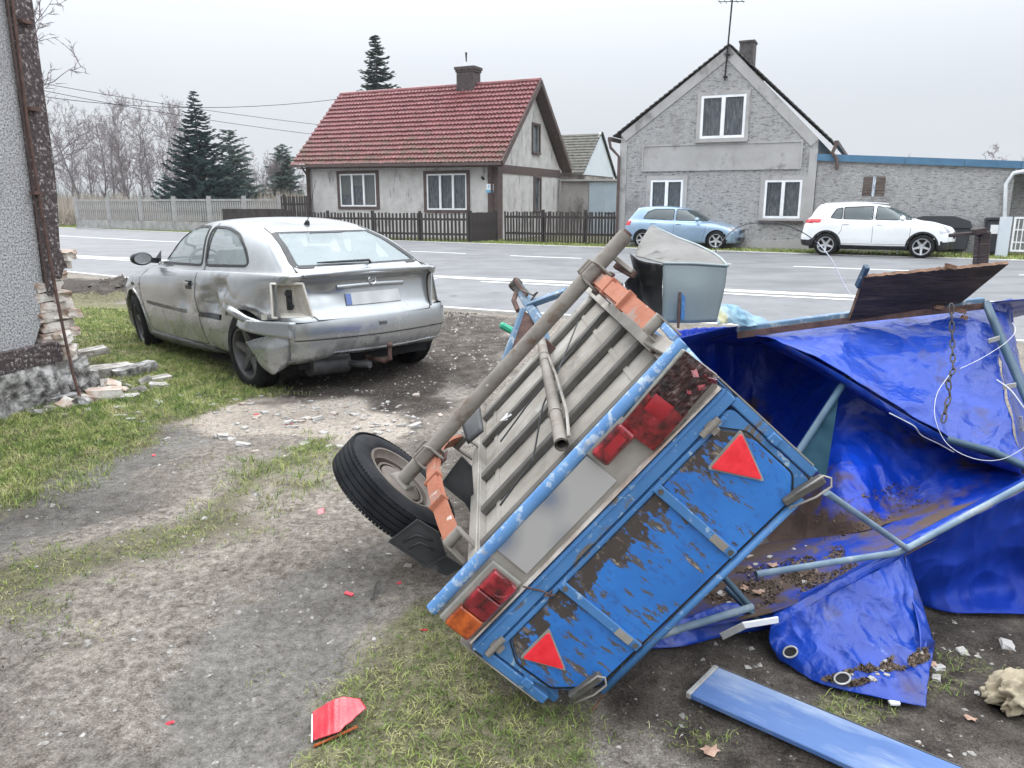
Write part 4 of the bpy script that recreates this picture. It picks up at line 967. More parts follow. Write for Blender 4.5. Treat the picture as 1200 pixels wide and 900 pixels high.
while zz < 1.12:
    k0 = -.17+.10*(zz-zled1)/.6+(rg.uniform(-.03, .03)); uu = k0
    while uu < -.045-.05*math.sin(zz*9):
        chunk_obj('brick', None, None, 0, LB, (uu+.06, .07+rg.uniform(-.02, .02), zz), (rg.uniform(-.12, .12), rg.uniform(-.14, .14), rg.uniform(-.35, .35)+(0 if row % 2 else 1.57)), me=rg.choice(brs)); uu += .125 if row % 2 == 0 else .245
    if zz < .86: chunk_obj('brick', None, None, 0, LB, (-.17+rg.uniform(-.02, .03), .05, zz), (0, 0, rg.uniform(-.1, .1)), me=rg.choice(brs))
    zz += .074; row += 1
q = MB(); q.span(-.22, -.01, .10, .34, zled0, 1.25); q.build('mortar_core', M['mortar_rubble'], LB)
for (x, y, sx, sy, sz, sd_) in ((77, 412, .15, .14, .10, 1), (84, 438, .22, .2, .17, 2), (62, 450, .20, .14, .13, 3), (100, 446, .16, .16, .14, 4), (72, 396, .12, .12, .08, 5)):
    u_, z_ = hl(x, y, .03); chunk_obj('broken_stone', (sx, sy, sz), M['foundation'] if sd_ in (2, 3, 4) else M['old_brick'], sd_+20, LB, (u_, -.02, z_), (rg.uniform(-.3, .3), rg.uniform(-.3, .3), rg.uniform(-.6, .6)), .2, 2)
# bent iron rod running down the corner
q = MB(); pts = []
for (x, y, o) in ((14, 0, .045), (22, 60, .05), (33, 150, .05), (45, 225, .06), (58, 300, .07), (66, 345, .10), (76, 395, .15), (86, 440, .20), (93, 463, .24)):
    u_, z_ = hl(x, y, o); pts.append(lf.p+lf.u*u_+lf.n*o+Vector((0, 0, z_)))
q.tube(pts, .011, 8); M['rust'] = mat('rust', [(.3, (.05, .032, .028)), (.7, (.14, .08, .065))], 20, rough=.9, bump=.4)
set_props(q.build('iron_rod', M['rust'], None, smooth=True, angle=60), 'dark iron rod hanging down the broken corner of the pebble dashed building', 'rod')
for (x, y) in ((26, 26), (36, 128), (40, 226)):
    q = MB(); u_, z_ = hl(x-4, y); q.span(u_-.04, u_+.04, -.075, -.03, z_-.012, z_+.012); q.build('clamp', M['rust'], LB)
# big blocks lying at the foot of the corner
for i, (x, y, s_, rot, m, lb) in enumerate([
    (128, 443, (.42, .16, .10), .5, 'mortar_rubble', 'long pale block of masonry lying on the grass beside the iron rod'),
    (110, 428, (.24, .15, .06), .2, 'mortar_rubble', 'pale broken slab jutting out of the corner above the rod foot'),
    (124, 470, (.23, .13, .09), -.2, 'old_brick', 'pinkish cream block nearest the foot of the iron rod'),
    (70, 474, (.22, .16, .06), .3, 'foundation', 'grey slab leaning against the foundation left of the iron rod'),
    (185, 447, (.19, .14, .035), .1, 'mortar_rubble', 'thin flat grey shard between the rubble heap and the car'),
    (158, 440, (.40, .12, .09), .62, 'foundation', 'long mossy grey kerb piece on the grass pointing at the silver car')]):
    g_ = G(x, y); me = chunk(s_, i+40, .09, 2); me.materials.append(M[m]); me.name = 'rubble_block'
    o = addobj('rubble_block', me, None, (g_.x, g_.y, ground_z(g_.x, g_.y)+s_[2]*.38+(.10 if i == 1 else 0)), (rg.uniform(-.08, .08), rg.uniform(-.08, .08), rot+.6))
    set_props(o, lb, 'rubble')

rg = random.Random(9)
heap = [(88, 466), (98, 470), (104, 462), (112, 458), (118, 464), (108, 474), (133, 458), (140, 452), (146, 463), (96, 478), (80, 480), (60, 483), (152, 456), (120, 452), (162, 462), (137, 468), (88, 458), (170, 450), (112, 444), (104, 452)]
for i, (x, y) in enumerate(heap):
    s_ = rg.uniform(.05, .11); g_ = G(x, y); me = chunk((s_*1.3, s_, s_*.6), i+140, .2, 1); me.materials.append(M[rg.choice(['mortar_rubble', 'old_brick', 'plaster_grey', 'mortar_rubble'])] if 'plaster_grey' in M else M[rg.choice(['mortar_rubble', 'old_brick', 'foundation'])]); me.name = 'rubble_piece'
    o = addobj('rubble_piece', me, None, (g_.x, g_.y, ground_z(g_.x, g_.y)+s_*.15), (rg.uniform(-.5, .5), rg.uniform(-.5, .5), rg.uniform(0, 6))); set_props(o, 'fist sized lump of brick and mortar heaped at the foot of the broken corner', 'rubble', 'rubble lumps heaped at the broken corner')
# ================================================================== CARS
def paint(name, a, b_, metal=.6, rough=.3, dirt=(.16, .14, .12), dlo=.58, dhi=.9, bump=0):
    m = mat(name, [(.35, a), (.65, b_)], 2.0, rough=rough, metal=metal, coat=.5, bump=bump, bscale=18, dist=.01)
    layer(m, dirt, dlo, dhi, 4, rough=.8, metal=0, grad=(2, .75, .15, .22))
    return m
M['silver'] = paint('silver', (.29, .302, .305), (.37, .383, .385), .7, .25, (.24, .22, .19), .64, .86)
layer(M['silver'], (.10, .095, .09), .68, .71, 14, (1, 1, 2.5), rough=.8, metal=0, seed=6, detail=10)
M['bare_edge'] = mat('bare_edge', [(.35, (.50, .46, .41)), (.65, (.68, .65, .60))], 8, rough=.6, bump=.3)
M['car_glass'] = mat('car_glass', (.42, .50, .51), 3, rough=.03, alpha=.50, spec=1.0, ior=1.6)  # pale cyan base: the reflected sky is put into the glass colour
M['tint_glass'] = mat('tint_glass', (.05, .075, .08), 3, rough=.03, alpha=.82, spec=1.0, ior=1.6)
M['seal'] = mat('seal', (.012, .013, .014), 3, rough=.5)
M['rim_grey'] = mat('rim_grey', [(.35, (.07, .07, .072)), (.65, (.15, .15, .152))], 8, rough=.5, metal=.5)
M['rim_alloy'] = mat('rim_alloy', (.55, .56, .57), 8, rough=.35, metal=.6)
M['seat'] = mat('seat', [(.35, (.10, .105, .11)), (.65, (.16, .165, .17))], 8, rough=.95)
M['red_lens'] = mat('red_lens', (.45, .012, .02), 5, rough=.15, coat=.6)
M['lamp_glass'] = mat('lamp_glass', (.55, .57, .6), 5, rough=.1, metal=.3, coat=.6)
def cr4(p0, p1, p2, p3, t): return .5*((2*p1)+(p2-p0)*t+(2*p0-5*p1+4*p2-p3)*t*t+(3*p1-p0-3*p2+p3)*t**3)
def pip(x, y, poly):
    c = False; n = len(poly); j = n-1
    for i in range(n):
        if (poly[i][1] > y) != (poly[j][1] > y) and x < (poly[j][0]-poly[i][0])*(y-poly[i][1])/(poly[j][1]-poly[i][1])+poly[i][0]: c = not c
        j = i
    return c
def nearest_on(x, y, poly, closed=True):
    best = (1e9, x, y); n = len(poly)
    for i in range(n if closed else n-1):
        x1, y1 = poly[i]; x2, y2 = poly[(i+1) % n]; dx, dy = x2-x1, y2-y1
        t = max(0, min(1, ((x-x1)*dx+(y-y1)*dy)/(dx*dx+dy*dy+1e-12))); qx, qy = x1+t*dx, y1+t*dy; d = math.hypot(x-qx, y-qy)
        if d < best[0]: best = (d, qx, qy)
    return best
def round_poly(poly, r=.05, n=3):
    out = []; m = len(poly)
    for i in range(m):
        p = Vector(poly[i]); a = Vector(poly[i-1]); b = Vector(poly[(i+1) % m]); da = (a-p); db = (b-p)
        ra = min(r, da.length*.45); rb = min(r, db.length*.45); pa = p+da.normalized()*ra; pb = p+db.normalized()*rb
        for k in range(n+1):
            t = k/n; out.append(tuple(pa.lerp(p, t).lerp(p.lerp(pb, t), t)))
    return out
class Car:
    def __init__(s, levels, nseg=(22, 8, 130, 12, 20), sub=8, dent=None, rt=.955):
        s.lv = levels; s.rt = rt; us = []
        cuts = (0, .16, .28, .72, .84, 1.0)
        for k in range(5):
            for i in range(nseg[k]): us.append(cuts[k]+(cuts[k+1]-cuts[k])*i/nseg[k])
        us.append(1.0); s.us = us; vs = [i/sub for i in range((len(levels)-1)*sub+1)]
        s.full = [(-1, u) for u in us[::-1]]+[(1, u) for u in us[1:]]     # left front centre -> rear centre -> right front centre
        s.nu = len(s.full); s.nv = len(vs); P = []
        cache = [[s.loop(l, u) for u in us] for l in levels]
        idx = {u: i for i, u in enumerate(us)}
        n = len(levels)
        for v in vs:
            k = min(int(v), n-2); t = v-k
            for sg, u in s.full:
                i = idx[u]; p = cr4(cache[max(k-1, 0)][i], cache[k][i], cache[k+1][i], cache[min(k+2, n-1)][i], t)
                P.append(Vector((p.x*sg if p.x > 0 else 0, p.y, p.z)))
        if dent: P = [dent(p) for p in P]
        s.P = P; s.uv = [(sg*u, v) for v in vs for sg, u in s.full]
        s.F = [(j*s.nu+i, j*s.nu+i+1, (j+1)*s.nu+i+1, (j+1)*s.nu+i) for j in range(s.nv-1) for i in range(s.nu-1)]
        s.bvh = BVHTree.FromPolygons(s.P, s.F); s.tag = [0]*len(s.F)
    def loop(s, l, u):
        yr, yf, w, zr, zm, zf, rr, rf, br, bf = l; ym = (yr+yf)/2
        wr, wf = w*s.rt, w*.94
        if u <= .16: t = u/.16; x = (wr-rr)*t; y = yr+br*t*t*.8
        elif u <= .28: t = (u-.16)/.12*math.pi/2; x = wr-rr+rr*math.sin(t)**.9; y = yr+br*.8+rr*(1-math.cos(t)**.9 if t < 1.5707 else 1)
        elif u <= .72:
            t = (u-.28)/.44; y0 = yr+br*.8+rr; y1 = yf-bf*.8-rf; y = y0+(y1-y0)*t; x = wr+(wf-wr)*t+(w-(wr+wf)/2)*(1-(2*t-1)**2)**.8
        elif u <= .84: t = (u-.72)/.12*math.pi/2; x = wf-rf+rf*math.cos(t)**.8 if t < 1.5707 else wf-rf; y = yf-bf*.8-rf+rf*math.sin(t)**.9
        else: t = 1-(u-.84)/.16; x = (wf-rf)*t; y = yf-bf*t*t*.8
        f = (y-yr)/max(yf-yr, 1e-6); z = zr*(1-f)*(1-2*f)+zm*4*f*(1-f)+zf*f*(2*f-1)
        return Vector((max(x, 0), y, z))
    def side(s, y, z, sg):
        h = s.bvh.ray_cast(Vector((sg*3, y, z)), Vector((-sg, 0, 0)))
        return (h[0], h[1] if h[1].x*sg > 0 else -h[1]) if h[0] is not None else (None, None)
    def end(s, x, z, back=True):
        d = 1 if back else -1; h = s.bvh.ray_cast(Vector((x, -d*1.0 if back else 7, z)), Vector((0, d, 0)))
        return (h[0], h[1] if h[1].y*d < 0 else -h[1]) if h[0] is not None else (None, None)
    def snap(s, poly, test, ax=(1, 2), d=.013, closed=True):
        bx = min(p[0] for p in poly)-.05, max(p[0] for p in poly)+.05, min(p[1] for p in poly)-.05, max(p[1] for p in poly)+.05
        for p in s.P:
            a, b = p[ax[0]], p[ax[1]]
            if bx[0] < a < bx[1] and bx[2] < b < bx[3] and test(p):
                q = nearest_on(a, b, poly, closed)
                if q[0] < d: p[ax[0]] = q[1]; p[ax[1]] = q[2]
    def mark(s, poly, test, t, ax=(1, 2)):
        for k, f in enumerate(s.F):
            if s.tag[k]: continue
            c = (s.P[f[0]]+s.P[f[1]]+s.P[f[2]]+s.P[f[3]])/4
            if test(c) and pip(c[ax[0]], c[ax[1]], poly): s.tag[k] = t
    def markuv(s, fn, t):
        for k, f in enumerate(s.F):
            if s.tag[k]: continue
            c = (s.P[f[0]]+s.P[f[1]]+s.P[f[2]]+s.P[f[3]])/4; uv = s.uv[f[0]]
            if fn(uv[0], uv[1], c): s.tag[k] = t
    def part(s, t, name, m, parent, inset=0, smooth=True, thick=0, sgn=None, fn=None):
        mb = MB(); mp_ = {}
        fs = [f for k, f in enumerate(s.F) if s.tag[k] == t and (fn is None or fn(s.P[f[0]]))]
        if not fs: return None
        for f in fs:
            ids = []
            for i in f:
                if i not in mp_: mp_[i] = mb.vert(s.P[i])
                ids.append(mp_[i])
            mb.face(ids)
        me = mb.mesh(name, m, True, None, False)
        bm = bmesh.new(); bm.from_mesh(me); bmesh.ops.remove_doubles(bm, verts=bm.verts, dist=1e-5)
        bm.normal_update()
        ce = Vector((0, 2, .6)); av = sum(((f.calc_center_median()-ce).dot(f.normal)*f.calc_area() for f in bm.faces))
        if av < 0: bmesh.ops.reverse_faces(bm, faces=bm.faces)
        if inset or thick:
            bm.normal_update()
            for v in bm.verts: v.co -= v.normal*inset
        bm.to_mesh(me); bm.free(); me.shade_smooth(); me.set_sharp_from_angle(angle=R(38))
        return addobj(name, me, parent)
def ribbon3(mb, pts, nrm, hw, lift, th=None, closed=False):
    """flat strip following a surface; with sides going back in"""
    n = len(pts)
    if n < 2: return
    th = lift+.004 if th is None else th; rows = []
    for i in range(n):
        a = pts[(i-1) % n] if closed or i else pts[0]; b = pts[(i+1) % n] if closed or i < n-1 else pts[-1]
        t = (b-a); t = t.normalized() if t.length > 1e-7 else Vector((0, 1, 0)); s_ = t.cross(nrm[i]); s_ = s_.normalized() if s_.length > 1e-6 else Vector((0, 0, 1))
        p = pts[i]+nrm[i]*lift
        rows.append([mb.vert(p-s_*hw-nrm[i]*th), mb.vert(p-s_*hw*.8), mb.vert(p+s_*hw*.8), mb.vert(p+s_*hw-nrm[i]*th)])
    for i in range(n if closed else n-1):
        a, b = rows[i], rows[(i+1) % n]
        for k in range(3): mb.face((a[k], a[k+1], b[k+1], b[k]))
def densify(poly, step=.03, closed=True):
    out = []; n = len(poly)
    for i in range(n if closed else n-1):
        a = Vector(poly[i]); b = Vector(poly[(i+1) % n]); k = max(1, int((b-a).length/step))
        for j in range(k): out.append(a.lerp(b, j/k))
    if not closed: out.append(Vector(poly[-1]))
    return out
def surf_ribbon(car, mb, poly, kind, hw, lift, closed=True, step=.03):
    P, Nn = [], []
    for q in densify(poly, step, closed):
        if kind in (-1, 1): p, n_ = car.side(q[0], q[1], kind)
        else: p, n_ = car.end(q[0], q[1], kind == 'back')
        if p is None: continue
        P.append(p); Nn.append(n_)
    ribbon3(mb, P, Nn, hw, lift, closed=closed)
def wheel_meshes(Rr, w, rr, nsp, style='five'):
    t = MB(); h = w/2
    prof = [(rr, -h*.80), (rr+.012, -h*.96), (rr+(Rr-rr)*.55, -h*1.0), (Rr-.014, -h*.86), (Rr-.003, -h*.70)]
    for g in (-.42, 0, .42): prof += [(Rr, h*(g-.14)), (Rr, h*(g-.045)), (Rr-.008, h*(g-.03)), (Rr-.008, h*(g+.03)), (Rr, h*(g+.045)), (Rr, h*(g+.14))]
    prof += [(Rr-.003, h*.70), (Rr-.014, h*.86), (rr+(Rr-rr)*.55, h), (rr+.012, h*.96), (rr, h*.8)]
    t.lathe(prof, 48)
    r = MB(); r.lathe([(rr+.004, h*.86), (rr-.012, h*.84), (rr-.022, h*.5), (rr-.03, -h*.75), (rr+.002, -h*.85)], 40)
    r.lathe([(.001, h*.50), (.035, h*.52), (.05, h*.40), (.06, h*.1), (.001, h*.1)], 20)
    for k in range(nsp):
        a = 2*math.pi*k/nsp; d = Vector((math.cos(a), math.sin(a), 0)); s_ = Vector((-math.sin(a), math.cos(a), 0))
        w0, w1 = (.042, .030) if style == 'five' else (.03, .045)
        pts = []
        for (rad, ww, zz, th) in ((.03, w0, h*.46, .03), (rr*.55, (w0+w1)/2*.9, h*.56, .025), (rr-.012, w1, h*.72, .02)):
            c_ = d*rad; pts.append([r.vert(c_-s_*ww+Vector((0, 0, zz-th))), r.vert(c_-s_*ww*.75+Vector((0, 0, zz))), r.vert(c_+s_*ww*.75+Vector((0, 0, zz))), r.vert(c_+s_*ww+Vector((0, 0, zz-th)))])
        for i in range(2):
            for j in range(3): r.face((pts[i][j], pts[i][j+1], pts[i+1][j+1], pts[i+1][j]))
        if style != 'five':
            pass
    r.lathe([(.001, -h*.2), (.11, -h*.2), (.11, -h*.3)], 20)
    return t, r
def put_wheels(root, pos, Rr, w, rr, nsp, rimmat, style='five', steer=0):
    t, r = wheel_meshes(Rr, w, rr, nsp, style); tm = t.mesh('wheel', M['rubber'], True, 40, True); rm = r.mesh('rim', rimmat, True, 40, True)
    disc = MB(); disc.lathe([(.001, 0), (rr-.03, 0), (rr-.03, .01)], 24); dm = disc.mesh('brake_disc', M['dark'])
    for (x, y, z, cam_, toe) in pos:
        sgn = 1 if x > 0 else -1
        rot = (Matrix.Rotation(R(toe), 3, 'Z') @ Matrix.Rotation(R(cam_)*sgn, 3, 'Y') @ Matrix.Rotation(sgn*math.pi/2, 3, 'Y')).to_euler()
        o = addobj('wheel', tm, root, (x, y, z), rot); addobj('rim', rm, o); addobj('brake_disc', dm, o, (0, 0, -w*.1))
def interior(root, P_):
    """floor, dashboard, seats"""
    q = MB(); q.span(-P_['w'], P_['w'], P_['y0'], P_['y1'], .24, .34); q.span(-P_['w']-.04, -P_['w'], P_['y0'], P_['y1'], .3, .8); q.span(P_['w'], P_['w']+.04, P_['y0'], P_['y1'], .3, .8); q.build('floor_pan', M['dark'], root)
    q = MB(); q.box((0, P_['dash'], P_['belt']-.10), (P_['w']*1.9, .45, .22)); d = q.build('dashboard', M['black_plastic'], root, bevel=.03)
    q = MB(); q.lathe([(.17, -.012), (.185, 0), (.17, .012), (.158, 0)], 20, Matrix.Translation((-.36, P_['dash']-.28, P_['belt']-.02)) @ Matrix.Rotation(R(65), 4, 'X'), close=True); q.build('steering_wheel', M['black_plastic'], root)
    for x in (-.36, .36):
        for y in (P_['s1'],):
            q = MB(); q.box((x, y, .50), (.48, .5, .16)); q.box((x, y-.30, .78), (.46, .14, .60), Matrix.Rotation(R(-14), 3, 'X')); st = q.build('seat', M['seat'], root, bevel=.04)
            q = MB(); q.box((x, y-.42, P_['belt']+.27), (.26, .10, .18), Matrix.Rotation(R(-10), 3, 'X')); q.build('headrest', M['seat'], st, bevel=.03)
    q = MB(); q.box((0, P_['s2'], .50), (P_['w']*1.7, .5, .18)); q.box((0, P_['s2']-.28, .80), (P_['w']*1.7, .14, .52), Matrix.Rotation(R(-14), 3, 'X')); st = q.build('rear_bench', M['seat'], root, bevel=.04)
    for x in (-.36, .36): q = MB(); q.box((x, P_['s2']-.38, P_['belt']+.18), (.24, .09, .15)); q.build('headrest', M['seat'], st, bevel=.03)
def arches(car, wheels, r, sgs=(-1, 1)):
    for (y, z) in wheels:
        poly = [(y+r*math.cos(a*math.pi/24), z+r*math.sin(a*math.pi/24)) for a in range(-14, 39)]
        for sg in sgs:
            car.snap(poly, lambda p: p.x*sg > .55, d=.014, closed=False)
            car.mark([(y+r*math.cos(a*math.pi/24), z+r*math.sin(a*math.pi/24)) for a in range(48)]+[], lambda p: p.x*sg > .5, 9)
            car.mark([(y-r*.93, z), (y+r*.93, z), (y+r*.88, -.2), (y-r*.88, -.2)], lambda p: p.x*sg > .5, 9)
def arch_parts(car, root, wheels, r, m, lipw=.02, lift=.006, w0=.84, skip=(), prot=None, w=None):
    w0 = w or w0
    for (y, z) in wheels:
        w = w0-(.09 if y > 2 else .02)
        for sg in (-1, 1):
            q = MB()
            for dx0, dx1 in ((.50, w-.03),):
                q.grid(lambda s_, t_: (sg*(dx0+(dx1-dx0)*t_), y+(r+.012)*math.cos(-.25+s_*(math.pi+.5)), z+(r+.012)*math.sin(-.25+s_*(math.pi+.5))), 24, 2)
            q.prism([(y+(r+.012)*math.cos(a*math.pi/16), max(.2, z+(r+.012)*math.sin(a*math.pi/16))) for a in range(-1, 18)], lambda a, b, d: (sg*d, a, b), .49, .50)
            q.build('wheel_well', M['dark'], root)
            if (y, sg) in skip: continue
            q = MB(); P, Nn = [], []
            for k in range(40):
                a = math.radians(-22+224*k/39); yy, zz = y+(r+lipw*.6)*math.cos(a), z+(r+lipw*.6)*math.sin(a); p, n_ = car.side(yy, zz, sg)
                if p is None: continue
                if prot and P and abs(p.x-P[-1].x) > .08: continue
                P.append(p); Nn.append(n_)
            ribbon3(q, P, Nn, lipw, lift, lift+.03); q.build('arch_lip', m, root, smooth=True, angle=50)

# ---------------------------------------------------------------- the damaged silver hatchback
LV = [(.10, 3.98, .70, .31, .20, .20, .25, .35, .05, .10), (.03, 4.06, .79, .345, .225, .24, .25, .38, .06, .16), (0, 4.11, .828, .47, .40, .42, .22, .42, .07, .20),
      (.015, 4.10, .842, .59, .56, .55, .20, .42, .07, .20), (.085, 4.02, .853, .68, .70, .66, .18, .40, .06, .20), (.125, 3.90, .835, .84, .83, .73, .17, .36, .06, .20),
      (.085, 3.82, .80, .925, .895, .755, .15, .34, .05, .22), (.135, 3.45, .765, .95, .918, .865, .14, .30, .05, .20), (.19, 3.08, .735, .962, .93, .945, .12, .30, .06, .22),
      (.56, 2.66, .645, 1.15, 1.18, 1.17, .10, .22, .06, .18), (.88, 2.30, .555, 1.255, 1.305, 1.275, .10, .18, .06, .12), (1.02, 2.13, .475, 1.285, 1.340, 1.30, .12, .16, .05, .10),
      (1.16, 1.95, .26, 1.300, 1.357, 1.32, .10, .10, .03, .05), (1.25, 1.85, 0, 1.303, 1.362, 1.325, 0, 0, 0, 0)]
def gau(p, c, s_): return math.exp(-sum(((p[i]-c[i])/s_[i])**2 for i in range(len(c))))
def astra_dent(p):
    p = p.copy()
    if p.x < -.6:                                       # left flank dents
        yz = (p.y, p.z); d = 0
        d += .060*gau(yz, (1.30, .66), (.13, .11)) + .045*gau(yz, (1.12, .80), (.10, .06)) - .020*gau(yz, (1.46, .74), (.08, .10))
        d += .035*gau(yz, (1.85, .66), (.16, .10)) - .012*gau(yz, (1.98, .55), (.06, .10))
        cr_ = 1-abs(mnoise.noise(Vector((p.y*5.2, p.z*6.5, 3.1))))*3
        d += .016*max(cr_, 0)*gau(yz, (1.25, .70), (.42, .20)) + .010*max(cr_, 0)*gau(yz, (3.5, .72), (.3, .12))
        d += .03*gau(yz, (.42, .72), (.15, .12))
        p.x += d
    if p.y < .25:                                       # left side of the tailgate pushed in
        d = .030*gau((p.x, p.z), (-.44, .78), (.12, .05)) + .018*gau((p.x, p.z), (-.35, .70), (.16, .08))-.008*gau((p.x, p.z), (-.5, .70), (.05, .09))
        p.y += d
    return p
AC = Car(LV, (26, 9, 150, 12, 22), 10, astra_dent, .905)
AR, AW = .335, [(.72, .315), (3.33, .315)]
door_g = round_poly([(1.68, .955), (2.93, .935), (2.84, 1.00), (2.46, 1.185), (2.24, 1.255), (1.95, 1.285), (1.755, 1.285)], .04)
rear_g = round_poly([(.82, .98), (1.61, .957), (1.69, 1.285), (1.38, 1.275), (1.15, 1.225), (.95, 1.11)], .07)
back_g = round_poly([(-.575, .985), (.575, .985), (.46, 1.235), (-.46, 1.235)], .05)
wind_g = round_poly([(-.66, .975), (.66, .975), (.52, 1.30), (-.52, 1.30)], .06)
for sg in (-1, 1):
    for pg in (door_g, rear_g):
        AC.snap(pg, lambda p: p.x*sg > .3); 
        AC.mark(pg, lambda p: p.x*sg > .3, 1)
AC.snap(back_g, lambda p: p.y < 1.15, (0, 2), .012); AC.mark(back_g, lambda p: p.y < 1.1, 2, (0, 2))
AC.snap(wind_g, lambda p: p.y > 2, (0, 2), .012); AC.mark(wind_g, lambda p: p.y > 2.1, 3, (0, 2))
arches(AC, AW, AR)
# empty lamp openings at the rear corners
lampz = lambda u: (.565, .875)
AC.markuv(lambda u, v, c: c.y < .5 and .152+.016*(c.z-.565)/.31 < abs(u) < .262 and .622 < c.z < .870, 4)
AC.markuv(lambda u, v, c: .75 < abs(u) < .90 and .56 < c.z < .70 and c.y > 3.6, 8)
# bumper skin
AC.markuv(lambda u, v, c: c.y < .42 and c.z < .59 and not (c.x < -.70 and c.y > .16), 5)
AC.markuv(lambda u, v, c: c.y < .9 and c.z < .59 and abs(c.x) > .6, 7)
AC.markuv(lambda u, v, c: c.y > 3.72 and c.z < .52, 6)
carf = Vector((-.690, .724, 0)); carr = Vector((.724, .690, 0))
aorg = Vector((-2.09, 6.07, 0))+carr*.775-carf*.72
AS = thing('damaged_car', 'dented silver three door hatchback with torn rear bumper and missing tail lamps', 'car', aorg, math.atan2(.690, .724))
AS.location.z = -.01; AS.rotation_euler = (R(-.9), R(0), math.atan2(.690, .724))
AC.part(0, 'body', M['silver'], AS)
AC.part(7, 'rear_panel', M['silver'], AS, fn=lambda p: p.x > 0)
def halves(car, t, name, m, root, axis_, cut=0):
    a = car.part(t, name, m, root, fn=lambda p: p[axis_] < cut); b = car.part(t, name, m, root, fn=lambda p: p[axis_] >= cut)
for sg in (-1, 1):
    for pred in ((lambda p: p.y > 1.65), (lambda p: p.y <= 1.65)):
        w_ = AC.part(1, 'side_window', M['car_glass'], AS, inset=.006, fn=lambda p: p.x*sg > 0 and pred(p))
AC.part(2, 'rear_window', M['car_glass'], AS, inset=.004); AC.part(3, 'windscreen', M['car_glass'], AS, inset=.004)
AC.part(6, 'front_bumper', M['silver'], AS, inset=-.008)
for sg in (-1, 1): AC.part(8, 'headlight', M['lamp_glass'], AS, fn=lambda p: p.x*sg > 0)
# rear bumper: pulled off and folded at the left corner
bo = AC.part(5, 'rear_bumper', M['silver'], AS, inset=-.014)
for v in bo.data.vertices:
    k = smooth01(-.30, -.86, v.co.x)
    z = v.co.z
    if z < .44: 
        lo = (.44-z)/.2
        v.co.y -= .05*k*lo; v.co.z -= .05*k*lo; v.co.x -= .05*k*lo
    v.co.y += .010*mnoise.noise(v.co*9)*k; v.co.z -= .012*k
# undertrim: cut line along the bumper, darker lower lip
q = MB(); surf_ribbon(AC, q, [(-.70, .455), (-.4, .452), (0, .45), (.4, .452), (.74, .455)], 'back', .005, .018, False); q.build('bumper_seam', M['seal'], AS)
q = MB(); surf_ribbon(AC, q, [(-.6, .345), (0, .338), (.70, .345)], 'back', .014, .020, False); q.build('bumper_lip', M['silver'], AS, smooth=True)
# hanging bumper corner: a torn sheet standing out from the wheel
AM = Matrix.Translation(aorg) @ Euler((R(-.9), 0, math.atan2(.690, .724))).to_matrix().to_4x4(); AI = AM.inverted()
fl_g = [[AI @ AT(*p) for p in row] for row in (
    [(352, 392, 5.80), (326, 392, 5.74), (306, 394, 5.74), (288, 400, 5.80)],
    [(353, 405, 5.79), (327, 408, 5.73), (308, 410, 5.73), (295, 411, 5.78)],
    [(351, 417, 5.80), (330, 423, 5.74), (314, 426, 5.74), (304, 424, 5.77)],
    [(345, 423, 5.82), (332, 431, 5.76), (322, 437, 5.75), (313, 435, 5.77)])]
def flap(s_, t_):
    def sp(r, t):
        k = min(int(t*3), 2); f = t*3-k; p = [r[max(k-1, 0)], r[k], r[k+1], r[min(k+2, 3)]]; return cr4(*p, f)
    p = sp([sp(r, s_) for r in fl_g], t_); return p+mnoise.noise_vector(Vector((s_*4, t_*4, 1)))*.010
q = MB(); n_ = 26
q.grid(flap, n_, n_)
fo = q.build('torn_bumper_corner', M['silver'], AS, smooth=True, angle=50); fo['label'] = 'torn and scraped silver bumper corner hanging over the left rear wheel'
sm = fo.modifiers.new('solid', 'SOLIDIFY'); sm.thickness = .005
# pale strip above it: bent wheel arch edge
q = MB(); q.tube([(-.80, .30, .56), (-.90, .50, .60), (-.935, .66, .655), (-.89, .80, .66), (-.86, .94, .60)], [.016, .030, .036, .030, .012], 8)
q.build('bent_arch', M['silver'], AS, smooth=True)
q = MB(); q.grid(lambda s_, t_: Vector((-.70-.22*math.sin(s_*2.0)-.02*t_, .10+.54*s_, .595-.13*t_*(1-s_*.55)+.01*s_)), 14, 6); o = q.build('bumper_side', M['silver'], AS, smooth=True); m_ = o.modifiers.new('s', 'SOLIDIFY'); m_.thickness = .004
